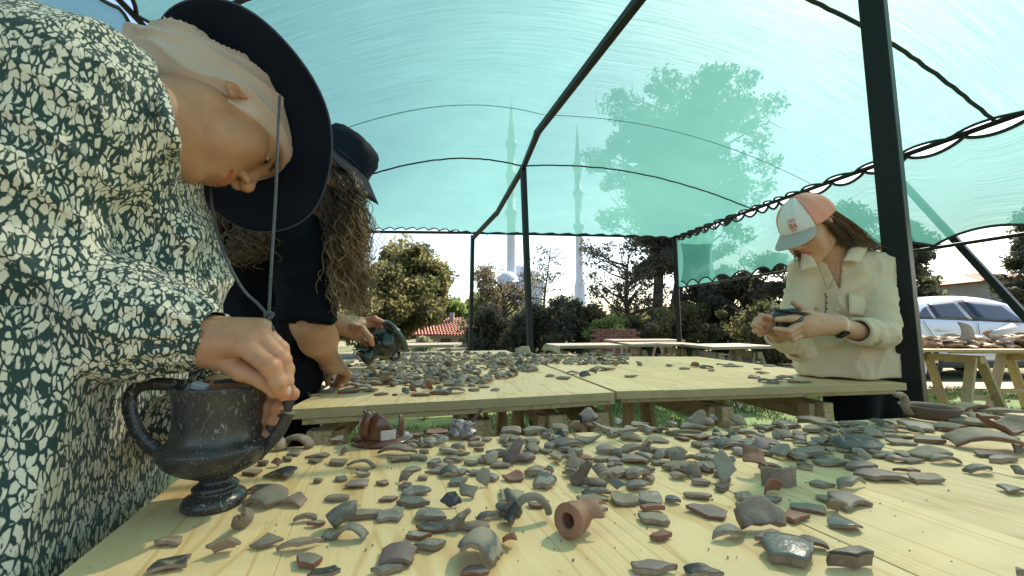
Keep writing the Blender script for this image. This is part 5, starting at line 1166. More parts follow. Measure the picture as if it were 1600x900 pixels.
# little pine block and a strip of wood among the far sherds, two boxes of finds
def blk(name, x, y, w, d, h, rz, label, mt='pine'):
    g = G(x, y); m = MB(); m.box((0, 0, h / 2), (w, d, h), None, .002); o = m.build(name, [M[mt]]); o.location = (g.x, g.y, TZ + .001); o.rotation_euler.z = rz; tag(o, label, 'wood block')
blk('wood_block', 562, 582, .095, .05, .024, .05, 'small pale pine block beside the hand in the sherds'); blk('wood_strip', 775, 562, .33, .03, .012, .05, 'narrow pale strip of wood among the far sherds'); blk('wood_strip', 870, 556.5, .30, .06, .012, -.1, 'short pale strip of wood at the far end right of the post')
blk('wood_strip', 640, 553, .5, .12, .01, .02, 'grey board lying at the far left end of the long table', 'old_wood')
for x_, y_, w__, h__, s_d, lab_ in ((818, 556, .13, .10, 71, 'large pale wedge shaped sherd standing beside the middle post foot'), (862, 556, .15, .08, 72, 'large pale pointed sherd right of the wedge at the far end')):
    R = np.random.RandomState(s_d); V, F, FM = sherd_geo(w__, h__, .014, R, .08, .02, 4); V = settle(V, rotm(1.0, .2, .2), 0); o = add('sherd', V, F, [M['t'], M['clay']], fm=FM); g = G(x_, y_); o.location = (g.x, g.y, TZ + .001); tag(o, lab_, 'sherd', SG)
# ------------------------------------------------------------------ people
def basis(f, u):                        # columns: right, face, up
    f = np.array(f, float); f /= np.linalg.norm(f); u = np.array(u, float); u -= f * (u @ f); u /= np.linalg.norm(u)
    return np.stack([np.cross(f, u), f, u], 1)
LIPU = ((0, .0945, -.0535), (.011, .0925, -.0520), (.024, .0825, -.0570)); LIPL = ((0, .0935, -.0635), (.012, .0905, -.0625), (.023, .0825, -.0580))
def head_f(q, closed=.5, neck=None, es=1.):
    """head in its own frame: x right, y out of the face, z up, metres"""
    m = q.copy(); m[:, 0] = np.abs(m[:, 0]); ax = m
    f = ell(q, (0, -.012, .043), (.074, .092, .080))
    f = smin(f, ell(q, (0, .028, -.018), (.060, .060, .084)), .03)
    f = smin(f, cap(ax, (.047, -.004, -.052), (.013, .062, -.098), .024, .016), .030)
    f = smin(f, sph(q, (0, .0715, -.100), .0165), .018)
    f = smin(f, sph(ax, (.038, .056, -.018), .026), .026)
    f = smin(f, sph(ax, (.034, .050, -.050), .024), .024)
    f = smin(f, ell(q, (0, .045, .060), (.054, .044, .044)), .03)
    f = smin(f, cap(ax, (.004, .0805, .030), (.042, .064, .033), .0115, .0095), .016)
    f = smin(f, ell(q, (0, .072, -.055), (.031, .0215, .024)), .018)
    f = ssub(f, sph(ax, (.0325, .108, .010), .0215), .020)
    f = smin(f, cap(q, (0, .0835, .020), (0, .1045, -.020), .0070, .0088), .013)
    f = smin(f, sph(q, (0, .1075, -.0255), .0098), .007)
    f = smin(f, ell(ax, (.0118, .0975, -.0300), (.0072, .0095, .0068)), .005)
    f = ssub(f, ell(ax, (.0062, .1005, -.0365), (.0032, .0058, .0042)), .0025)
    # lids
    f = smin(f, sph(ax, (.0320, .0690, .0110), .0160), .005)
    slit = ell(ax, (.0322, .0850, .0088), (.0128, .0140, .0006 + .0052 * (1 - closed)))
    f = ssub(f, slit, .0016)
    f = smin(f, cap(ax, (.0205, .0800, .0175), (.044, .0745, .0185), .0018, .0014), .004)
    # lips and the line between them, groove under the nose
    for L, r0, r1 in ((LIPU, .0046, .0020), (LIPL, .0056, .0024)):
        d = np.minimum(cap(ax, L[0], L[1], r0, r0 * .95), cap(ax, L[1], L[2], r0 * .95, r1)); f = smin(f, d, .0045)
    f = ssub(f, np.minimum(cap(ax, (0, .1000, -.0580), (.012, .0965, -.0575), .0011), cap(ax, (.012, .0965, -.0575), (.0245, .0855, -.0580), .0011, .0014)), .0028)
    f = ssub(f, cap(q, (0, .1010, -.0395), (0, .1005, -.0475), .0018, .0025), .005)
    f = ssub(f, ell(q, (0, .0955, -.0775), (.014, .006, .0045)), .008)
    # ears
    e = ell(ax, (.0760, -.0120, .0000), (.0065 * es, .0170 * es, .0300 * es), np.array([[1, 0, 0], [0, .97, .24], [0, -.24, .97]]))
    e = ssub(e, ell(ax, (.0830, -.0090, .0030), (.0055, .0100 * es, .0190 * es)), .004); e = smin(e, sph(ax, (.0745, -.0065, -.026 * es), .0075 * es), .006)
    if es == 1.: e = smin(e, sph(ax, (.0745, .0020, -.001), .0048), .004)
    f = smin(f, e, .006)
    if neck is not None:
        for a, b, ra, rb in neck: f = smin(f, cap(q, a, b, ra, rb), .028)
    return f
def head_col(q, lips=(.92, .50, .43), brow=(.13, .10, .085)):
    ax = q.copy(); ax[:, 0] = np.abs(ax[:, 0]); c = np.ones((len(q), 3), np.float32)
    def paint(mask, col): 
        mk = np.clip(mask, 0, 1)[:, None]; c[:] = c * (1 - mk) + np.array(col, np.float32) * mk
    ck = np.exp(-(sph(ax, (.040, .070, -.026), 0) / .022) ** 2); paint(ck * .5, (1.05, .82, .76))
    paint(np.exp(-(sph(q, (0, .112, -.026), 0) / .012) ** 2) * .4, (1.03, .80, .74))
    paint(np.exp(-(sph(ax, (.078, -.01, 0), 0) / .025) ** 2) * .55, (1.05, .68, .60))
    paint(np.exp(-(sph(ax, (.031, .085, .009), 0) / .013) ** 2) * .5, (.62, .48, .44))
    d = np.minimum.reduce([cap(ax, L[i], L[i + 1], r) for L, r in ((LIPU, .0046), (LIPL, .0056)) for i in (0, 1)]); paint(1 - (d + .0006) / .0014, lips)
    b = np.minimum(cap(ax, (.012, .0905, .0290), (.030, .0865, .0345), .0042, .0042), cap(ax, (.030, .0865, .0345), (.048, .0715, .0300), .0042, .0016)); n = vnoise(q.astype(np.float32), 700, 2)
    paint((1 - (b + .002 + n * .0015) / .005) * .95, brow)
    return c
def creases(p, amp, s1=13, s2=26, zf=.55):
    q = p * np.array([1, 1, zf], np.float32); return amp * ((1 - np.abs(vnoise(q, s1, 21))) ** 4 + .45 * (1 - np.abs(vnoise(q + .3, s2, 23))) ** 4)
class Figure:
    def __init__(s, loc, label): s.r = empty('person', loc, label, 'person'); s.off = np.array(loc, np.float32); s.V = []; s.F = []; s.C = []; s.n = 0
    def part(s, f, lo, hi, h, col=None, slack=1.3, frame=None):
        V, F = grow(f, lo, hi, h, slack)
        C = col(V) if col is not None else np.ones((len(V), 3), np.float32)
        if frame is not None: Rm, Cc, sc = frame; V = (V * sc) @ Rm.T + Cc
        s.V.append(V - s.off); s.F.append(F + s.n); s.C.append(C); s.n += len(V)
    def body(s, m):
        o = add('body', np.concatenate(s.V), np.concatenate(s.F), m, s.r, col=np.concatenate(s.C)); return o
    def cloth(s, name, f, lo, hi, h, m, frame=None, slack=1.6, parent=None, label=None):
        V, F = grow(f, lo, hi, h, slack)
        if frame is not None: Rm, Cc, sc = frame; V = (V * sc) @ Rm.T + Cc
        o = add(name, V - s.off, F, m, parent or s.r)
        if label: o['label'] = label
        return o
    def raw(s, name, V, F, m, frame=None, parent=None, smooth=True, **k):
        V = np.array([tuple(v) for v in V], float)
        if frame is not None: Rm, Cc, sc = frame; V = (V * sc) @ Rm.T + Cc
        return add(name, V - s.off, F, m, parent or s.r, smooth=smooth, **k)
def eyes(fg, frame, gaze=(0, 1, -.5), closed=.5, lashes=True):
    for sx in (-1, 1):
        c = np.array([sx * .0320, .0695, .0108]); g = np.array(gaze, float); g /= np.linalg.norm(g)
        n, mm = 20, 14; V = []; F = []; FM = []; a = np.cross(g, (0, 0, 1)); a /= np.linalg.norm(a); b = np.cross(a, g)
        for i in range(mm + 1):
            th = math.pi * i / mm * .6
            for j in range(n): ph = 2 * math.pi * j / n; V.append(c + .0148 * (g * math.cos(th) + (a * math.cos(ph) + b * math.sin(ph)) * math.sin(th)))
        for i in range(mm):
            for j in range(n): F.append((i * n + j, (i + 1) * n + j, (i + 1) * n + (j + 1) % n, i * n + (j + 1) % n)); FM.append(1 if i < 4 else 0)
        fg.raw('eye', V, F, [M['eye_white'], M['iris']], frame, fm=FM)
        if lashes:
            m = MB(); h = .0052 * (1 - closed)
            for i in range(15):
                t = i / 14; x = .0205 + .0235 * t; y = .0860 - .0072 * (2 * t - 1) ** 2 - .004 * t; z = .0092 + h * (1 - (2 * t - 1) ** 2)
                m.tube([(sx * x, y - .002, z), (sx * (x + .0012 * (t - .3)), y + .0035, z - .0018), (sx * (x + .003 * (t - .3)), y + .0065, z - .0012)], [.0006, .0004, .0001], 4)
            m.tube([(sx * (.0205 + .0235 * t), .0862 - .0072 * (2 * t - 1) ** 2 - .004 * t, .0090 + h * (1 - (2 * t - 1) ** 2)) for t in np.linspace(0, 1, 10)], .0006, 4)
            fg.raw('eyelashes', m.V, m.F, M['lash'], frame)
def chain(p, pts, rad, k=.004):
    f = None
    for i in range(len(pts) - 1):
        d = cap(p, pts[i], pts[i + 1], rad[i], rad[i + 1]); f = d if f is None else smin(f, d, k)
    return f
def hand_f(fingers, palm, extra=None, kf=.0035, kp=.014):
    """fingers: list of (points, radii); palm: list of (a, b, ra, rb)"""
    def f(p):
        g = None
        for a, b, ra, rb in palm: d = cap(p, a, b, ra, rb); g = d if g is None else smin(g, d, kp)
        for pts, rad in fingers:
            d = chain(p, pts, rad, .003)
            for q, r_ in zip(pts[1:-1], rad[1:-1]): d = smin(d, sph(p, q, r_ * 1.01), .003)
            g = smin(g, d, kf)
        if extra is not None: g = extra(p, g)
        return g + vnoise(p, 260, 4) * .00025
    return f
def hand_col(tips, base=(1, 1, 1)):
    def c(V):
        C = np.ones((len(V), 3), np.float32) * np.array(base, np.float32)
        for t, r_ in tips:
            w_ = np.exp(-(sph(V, t, 0) / r_) ** 2)[:, None] * .7; C = C * (1 - w_) + np.array((1.08, .74, .66)) * w_
        return C
    return c
def nail(fg, p, d, up, w_, l_):          # small plate on the back of a fingertip
    p, d, up = [np.array(v, float) for v in (p, d, up)]; d /= np.linalg.norm(d); up = up - d * (up @ d); up /= np.linalg.norm(up); s = np.cross(d, up)
    V = []; n = 6
    for i in range(n + 1):
        for j in range(n + 1):
            a = (i / n - .5) * 2; b = (j / n - .5) * 2; t = 1 - .25 * max(0, abs(b)) ** 3; V.append(p + s * (a * w_ / 2 * t) + d * (b * l_ / 2) + up * (-.30 * w_ * a * a * .5 - .0004 * b * b))
    F = [(i * (n + 1) + j, i * (n + 1) + j + 1, (i + 1) * (n + 1) + j + 1, (i + 1) * (n + 1) + j) for i in range(n) for j in range(n)]
    o = fg.raw('fingernail', V, F, M['nail']); md = o.modifiers.new('t', 'SOLIDIFY'); md.thickness = .0005
M['nail'] = simple('fingernail', (.72, .46, .38), (.68, .42, .34), 30, .25, 0)

# ---- the woman in the printed dress, mending the cup
def woman_dress():
    fg = Figure((-.70, .45, 0), 'woman in a green and cream printed dress and navy sun hat mending the black cup')
    Rm = np.array([[.861, .472, .189], [-.376, .342, .861], [.342, -.813, .472]]); Rm = basis(Rm[:, 1], Rm[:, 2])
    C = np.array([-.469, .601, 1.272]); sc = .98; fr = (Rm, C, sc)
    toL = lambda w_: ((np.array(w_) - C) @ Rm) / sc
    nb = toL(P(232, 190, .50)); nb2 = toL(P(150, 230, .46))
    neck = [((0, -.026, -.035), nb, .047, .052), (nb, nb2, .054, .060), ((0, .01, -.075), toL(P(250, 215, .52)), .028, .036)]
    hi = np.maximum(np.array([.1, .13, .14]), np.maximum(nb, nb2) + .07); lo = np.minimum(np.array([-.1, -.12, -.13]), np.minimum(nb, nb2) + .0) - .02
    fg.part(lambda q: head_f(q, .45, neck, .8), lo, hi, .0017, head_col, frame=fr)
    eyes(fg, fr, (-.1, 1, -.6), .45)
    # right hand, pinching the handle fragment
    W = P(318, 532, .478); W0 = P(235, 520, .46)
    A_ = [P(380, 541, .462), P(423, 574, .455), P(433, 598, .458), P(437, 613, .464)]; B_ = [P(403, 526, .478), P(441, 563, .474), P(446, 596, .472), P(444, 617, .472)]
    C_ = [P(408, 513, .494), P(438, 545, .495), P(448, 578, .490), P(449, 602, .484)]; D_ = [P(402, 512, .508), P(427, 546, .514), P(434, 574, .508), P(438, 596, .500)]
    T_ = [P(345, 556, .478), P(378, 580, .472), P(410, 593, .474), P(430, 612, .478)]
    fing = [(A_, [.0105, .0098, .0084, .0070]), (B_, [.0108, .0096, .0082, .0070]), (C_, [.0102, .0092, .0080, .0068]), (D_, [.0094, .0084, .0074, .0062]), (T_, [.0150, .0112, .0096, .0078])]
    palm = [(W, A_[0], .0245, .0125), (W, B_[0], .0240, .0135), (W, C_[0], .0225, .0130), (W, D_[0], .0210, .0120), (W0, W, .031, .0245), (W, T_[0], .023, .0165)]
    hf = hand_f(fing, palm)
    fg.part(hf, (-.50, .41, .80), (-.24, .55, .99), .0017, hand_col([(A_[1], .012), (B_[1], .012), (C_[1], .01), (A_[3], .009), (B_[3], .009), (A_[0], .012), (B_[0], .012)]))
    nail(fg, P(448, 610, .466), np.array(B_[3]) - np.array(B_[2]), (.55, -.6, .2), .009, .010)
    # left hand behind the cup
    W2 = P(338, 622, .545); V2_ = P(300, 640, .56)
    f1 = [P(392, 611, .530), P(424, 609, .518), P(447, 611, .507), P(456, 616, .502)]; f2 = [P(390, 630, .528), P(420, 634, .514), P(436, 637, .507), P(443, 638, .503)]; f3 = [P(390, 650, .527), P(414, 655, .513), P(430, 657, .506), P(437, 658, .502)]; f4 = [P(388, 668, .525), P(408, 675, .513), P(420, 678, .507), P(427, 679, .503)]
    th = [P(350, 606, .535), P(378, 601, .530), P(400, 602, .522), P(414, 606, .515)]
    hf2 = hand_f([(f1, [.0100, .0098, .0098, .0090]), (f2, [.0096, .0092, .0086, .0078]), (f3, [.0094, .0088, .0082, .0075]), (f4, [.0088, .0080, .0074, .0066]), (th, [.0120, .0095, .0085, .0075])],
                 [(W2, f1[0], .023, .013), (W2, f2[0], .024, .014), (W2, f3[0], .024, .013), (W2, f4[0], .022, .012), (V2_, W2, .026, .023)])
    fg.part(hf2, (-.47, .47, .78), (-.26, .60, .92), .002, hand_col([(f1[3], .01), (f2[3], .01), (f3[3], .01)]))
    fg.part(lambda p: cap(p, P(130, 300, .50), (-.66, .45, .60), .06, .07), (-.95, .25, .45), (-.3, .8, 1.45), .02)
    bd = fg.body(M['skin1'])
    # dress
    S0 = P(140, 158, .475); SL = P(222, 205, .56); E0 = P(-45, 445, .40)
    ex, ey = e1[0], e1[1]; ep = np.array([bl[0], bl[1]]); nx, ny = -dN[1], dN[0]      # table's left edge
    def tw(p):                                            # distance outside the table edge line
        return (p[:, 0] - ep[0]) * dN[1] - (p[:, 1] - ep[1]) * dN[0]
    W1 = np.array(P(318, 528, .476)); Ea = np.array(P(60, 425, .43)); mid = np.array(P(205, 505, .46))
    def sleeve(p):
        f = cap(p, P(120, 190, .46), P(-10, 330, .42), .090, .080); f = smin(f, cap(p, P(-10, 330, .42), P(10, 405, .42), .080, .056), .05)
        f = smin(f, cap(p, P(5, 400, .42), mid, .055, .054), .035)
        f = smin(f, cap(p, mid, P(278, 515, .470), .053, .044), .03); f = smin(f, cap(p, P(278, 515, .470), P(312, 526, .476), .038, .026), .012)
        return f
    def cuff(p):
        d = W1 - np.array(P(270, 514, .468)); d /= np.linalg.norm(d); c = W1 + d * .001; q = p - A(c); t = q @ A(d); r = np.sqrt(np.maximum((q * q).sum(1) - t * t, 0)); return np.maximum(np.abs(r - .0315 - .0012 * np.sin(p[:, 2] * 900)) - .0024, np.abs(t) - .0085) - .001
    def dress_f(p):
        w1 = vnoise(p, 9, 3); w2 = vnoise(p, 22, 5); w3 = vnoise(p, 5, 9)
        f = smin(ell(p, S0, (.088, .095, .092)), ell(p, P(35, 210, .47), (.13, .13, .115)), .05)
        f = smin(f, ell(p, P(205, 245, .535), (.062, .09, .085)), .04); f = smin(f, cap(p, P(150, 226, .46), P(250, 182, .505), .070, .060), .03)
        f = smin(f, cap(p, P(176, 300, .53), P(216, 430, .56), .084, .088), .05)
        f = smin(f, cap(p, P(205, 430, .55), P(165, 640, .55), .098, .125), .05)
        f = smin(f, cap(p, P(130, 600, .50), (-.60, .42, .25), .13, .22), .06)
        f = smin(f, cap(p, (-.62, .34, .95), (-.66, .30, .3), .12, .22), .08)
        az = np.arctan2(p[:, 1] - .50, p[:, 0] + .70)
        u_ = p[:, 0] * .9 - p[:, 1] * .35; fold = np.sin(u_ * 58 + p[:, 2] * 9 + 2.6 * w1 + 3.0 * w3); fold2 = np.sin(u_ * 150 + p[:, 2] * 22 + 4.6 * w1); nearc = np.clip(np.linalg.norm(p - A(P(262, 180, .51)), axis=1) * 10 - .5, 0, 1)
        lowf = np.clip((1.26 - p[:, 2]) / .3, .15, 1)
        f = f - (.0100 * (1 - np.abs(fold)) ** 1.6 + .0026 * fold2) * lowf * nearc - .004 * w2 * nearc - creases(p, .006) * nearc
        # gather at the collar
        f = smax(f, -np.maximum(-((p - A(P(260, 175, .50))) @ A((.725, .637, .257))), cap(p, P(225, 200, .50), P(360, 160, .57), .078, .09)), .004)
        # it lies against the table edge and never over the top
        over = tw(p) + .036
        lim = np.where(p[:, 2] < .90, over, over - (p[:, 2] - .90) * .9)
        f = smax(f, lim, .01)
        s = sleeve(p); q = p - A(E0); t = q @ A((W1 - np.array(E0)) / np.linalg.norm(W1 - np.array(E0)))
        ang = np.arctan2(q[:, 2], q[:, 1])
        df = np.linalg.norm(p - A(W1), axis=1)
        gath = np.exp(-((df - .03) / .05) ** 2)
        sf = np.sin(p[:, 0] * 50 + p[:, 2] * 52 + 3.4 * w1 + 2 * w3) ; a2 = np.arctan2(p[:, 2] - W1[2], p[:, 1] - W1[1])
        s = s - .0080 * (1 - np.abs(sf)) ** 1.5 * np.clip(df * 6, 0, 1) - .0036 * np.sin(a2 * 15 + w1 * 1.5) * gath - .006 * w1 - .0025 * w2 - creases(p, .005, 16, 34)
        s = ssub(s, cap(p, W0, P(332, 533, .48), .026, .0262), .003)
        f = smin(f, s, .012)
        return smin(f, cuff(p), .004)
    fg.cloth('dress', dress_f, (-1.02, .18, .10), (-.36, .76, 1.42), .0042, M['dress'])
    # left cuff
    a, b = np.array(P(285, 655, .575)), np.array(P(334, 616, .548))
    fg.cloth('sleeve', lambda p: ssub(cap(p, a, b, .046, .030) - .003 * np.sin(np.arctan2(p[:, 2] - b[2], p[:, 1] - b[1]) * 12) - .004 * vnoise(p, 30, 2), cap(p, a, P(352, 603, .54), .02, .024), .003), (-.56, .48, .76), (-.34, .64, .93), .003, M['dress'])
    m = MB(); pc = catmull([P(226, 100, .53), P(243, 120, .49), P(254, 150, .462), P(263, 188, .449), P(272, 222, .456), P(271, 246, .480), P(262, 262, .51)], 8)
    V, F = tube_geo(pc, [(.0075, .0050)] * len(pc), 8); fg.raw('collar', V, F, M['dress'])
    # scarf
    n1 = toL(P(285, 92, .60)); n2 = toL(P(222, 78, .57)); n3 = toL(P(205, 70, .55)); n4 = toL(P(245, 100, .60))
    def scarf_f(q):
        w1 = vnoise(q, 16, 4); w2 = vnoise(q, 40, 6)
        f = ell(q, (0, -.012, .045), (.0895, .1020, .090)); f = smin(f, ell(q, (0, .036, .056), (.069, .064, .055)), .02)
        f = smin(f, cap(q, (0, -.07, .0), n1, .055, .042), .03); f = smin(f, cap(q, n1, n2, .040, .026), .02); f = smin(f, cap(q, n1, toL(P(248, 112, .545)), .036, .030), .03); f = smin(f, cap(q, n2, n3, .022, .010), .01)
        ph = np.arctan2(q[:, 2] - .02, q[:, 0]); s = q @ A((.3, .75, .6))
        f = f - (.0095 * (1 - np.abs(np.sin((q[:, 2] * .6 - q[:, 1] * .35) * 130 + 2.6 * w1 + ph * 1.4))) ** 1.7 + .0015 * np.sin((q[:, 2] * .6 - q[:, 1] * .3) * 230 + 5 * w1)) * np.clip((.085 - q[:, 1]) * 12, .12, 1) - .0022 * w2
        hole = (q[:, 2] - .86 * q[:, 1] + .0255 + .0015 * w2) * -1 * .78
        hole2 = np.maximum(hole, -(q[:, 1] + .075))          # the opening for the face, not for the nape
        f = smax(f, np.where(q[:, 1] > -.045, hole, hole - (-.045 - q[:, 1]) * 1.6), .005)
        return f
    sc_o = fg.cloth('headscarf', scarf_f, np.minimum(np.array([-.11, -.13, -.09]), np.minimum(n1, n3) - .05), np.maximum(np.array([.11, .13, .16]), np.maximum(n1, n3) + .05), .0026, M['scarf'], frame=fr)
    # hat: brim and crown
    tilt = np.array(Matrix.Rotation(-.06, 3, 'X'))
    def hatf(V): V = np.array(V, float); V = V @ tilt.T; V[:, 2] += .060; V[:, 1] += .004; return V
    def brim_z(r, a): t = (r - .088) / .09; return -.020 * t * t + .006 * math.sin(2 * a + .5) * t + .004 * math.sin(5 * a) * t
    V = []; F = []; na, nr = 96, 10
    for s in (0, 1):
        for i in range(na):
            a = 2 * math.pi * i / na
            for j in range(nr + 1): r = .088 + .088 * j / nr; V.append((r * math.cos(a) * .97, r * math.sin(a) * 1.06, brim_z(r, a) - .0022 * s))
    q = nr + 1; B0_ = na * q
    for i in range(na):
        k = (i + 1) % na
        for j in range(nr): f = (i * q + j, i * q + j + 1, k * q + j + 1, k * q + j); F += [f[::1], tuple(B0_ + t for t in f[::-1])]
        F.append((i * q + nr, B0_ + i * q + nr, B0_ + k * q + nr, k * q + nr))
    hat = fg.raw('sun_hat', hatf(V), F, M['navy'], fr); hat['label'] = 'wide brimmed navy sun hat'
    V = []; F = []; prof = [(.090, -.004), (.0885, .02), (.086, .05), (.083, .078), (.080, .088), (.070, .096), (.045, .101), (.0, .103)]
    for i in range(60):
        a = 2 * math.pi * i / 60
        for r, z in prof: w__ = .0018 * math.sin(7 * a + z * 40) + .002 * math.sin(3 * a + 60 * z); V.append(((r + w__) * math.cos(a) * .97, (r + w__) * math.sin(a) * 1.08, z))
    q = len(prof); F = [(i * q + j, ((i + 1) % 60) * q + j, ((i + 1) % 60) * q + j + 1, i * q + j + 1) for i in range(60) for j in range(q - 1)]
    cr = fg.raw('crown', hatf(V), F, M['navy'], fr, parent=hat)
    for z_, rr in ((.006, .0895), (.074, .0842)):
        m = MB(); m.tube([((rr + .0008) * math.cos(a) * .97, (rr + .0008) * math.sin(a) * 1.08, z_) for a in np.linspace(0, 2 * math.pi, 80)[:-1]], .0008, 4, closed=True); fg.raw('stitching', hatf(m.V), m.F, M['navy_stitch'], fr, parent=hat)
    m = MB(); m.tube([(.1755 * math.cos(a) * .97, .1755 * math.sin(a) * 1.06, brim_z(.1755, a) - .001) for a in np.linspace(0, 2 * math.pi, 90)[:-1]], .0017, 5, closed=True); fg.raw('brim_edge', hatf(m.V), m.F, M['navy_stitch'], fr, parent=hat)
    for a_, z_ in ((-.15, .052), (-.32, .050), (.35, .052), (2.8, .05), (3.0, .05)):
        c0 = np.array((.0868 * math.cos(a_) * .98, .0868 * math.sin(a_) * 1.09, z_)); m = MB(); t1 = np.array((-math.sin(a_), math.cos(a_), 0)); m.tube([tuple(c0 + t1 * .0035 * math.cos(b) + np.array((0, 0, .0035 * math.sin(b)))) for b in np.linspace(0, 6.28, 11)[:-1]], .0009, 5, closed=True); fg.raw('eyelet', hatf(m.V), m.F, M['navy_stitch'], fr, parent=hat)
    # chin cord
    K = P(420, 494, .50)
    m = MB(); m.tube(catmull([P(437, 150, .575), P(434, 220, .540), P(431, 300, .520), P(425, 400, .505), K], 8), .0019, 7); m.tube(catmull([P(327, 262, .62), P(331, 320, .60), P(346, 385, .57), P(376, 447, .53), P(404, 476, .51), K], 8), .0019, 7)
    m.tube([K, P(423, 506, .497), P(427, 516, .49)], .0019, 6)
    m.tube([tuple(np.array(K) + np.array((.0038 * math.cos(t), .003 * math.sin(t * 2), .0045 * math.sin(t)))) for t in np.linspace(0, 6.28, 12)[:-1]], .0026, 6, closed=True)
    fg.raw('chin_cord', m.V, m.F, M['grey_cord'], parent=hat)
M['navy_stitch'] = simple('navy_stitch', (.04, .05, .08), (.055, .065, .095), 300, .8, .2)
woman_dress()

# ---- hair made of strands
def strands(fg, name, guides, n, seed, m, curl=.012, freq=9, rad=.0011, spread=.03, seg=50, flat=1.0):
    R = np.random.RandomState(seed); VV = []; FF = []; b = 0
    for i in range(n):
        g = guides[R.randint(len(guides))]; o = R.normal(0, spread, 3); sp = R.uniform(.5, 1.25); ph = R.uniform(0, 6.28); fq = freq * R.uniform(.7, 1.3); cu = curl * R.uniform(.4, 1.4); le = R.uniform(.72, 1.0)
        pts = catmull(g, 8); L = len(pts); P_ = []
        for k in range(seg + 1):
            t = k / seg * le; x = t * (L - 1); j = min(int(x), L - 2); p = pts[j].lerp(pts[j + 1], x - j); grow_ = min(1, t * 2.2)
            P_.append(Vector((p.x + o[0] * (.35 + t * sp) + cu * grow_ * math.cos(ph + fq * t * 6.28), p.y + o[1] * (.35 + t * sp) + cu * grow_ * math.sin(ph + fq * t * 6.28), p.z + o[2] * .4 + cu * .35 * grow_ * math.sin(ph * 2 + fq * t * 5))))
        V, F = tube_geo(P_, [rad * (1 - .55 * k / seg) for k in range(seg + 1)], 3, cap=False); VV += V; FF += [tuple(b + q for q in f) for f in F]; b = len(VV)
    V = np.array([tuple(v) for v in VV]); 
    return fg.raw(name, V, np.array(FF), m)
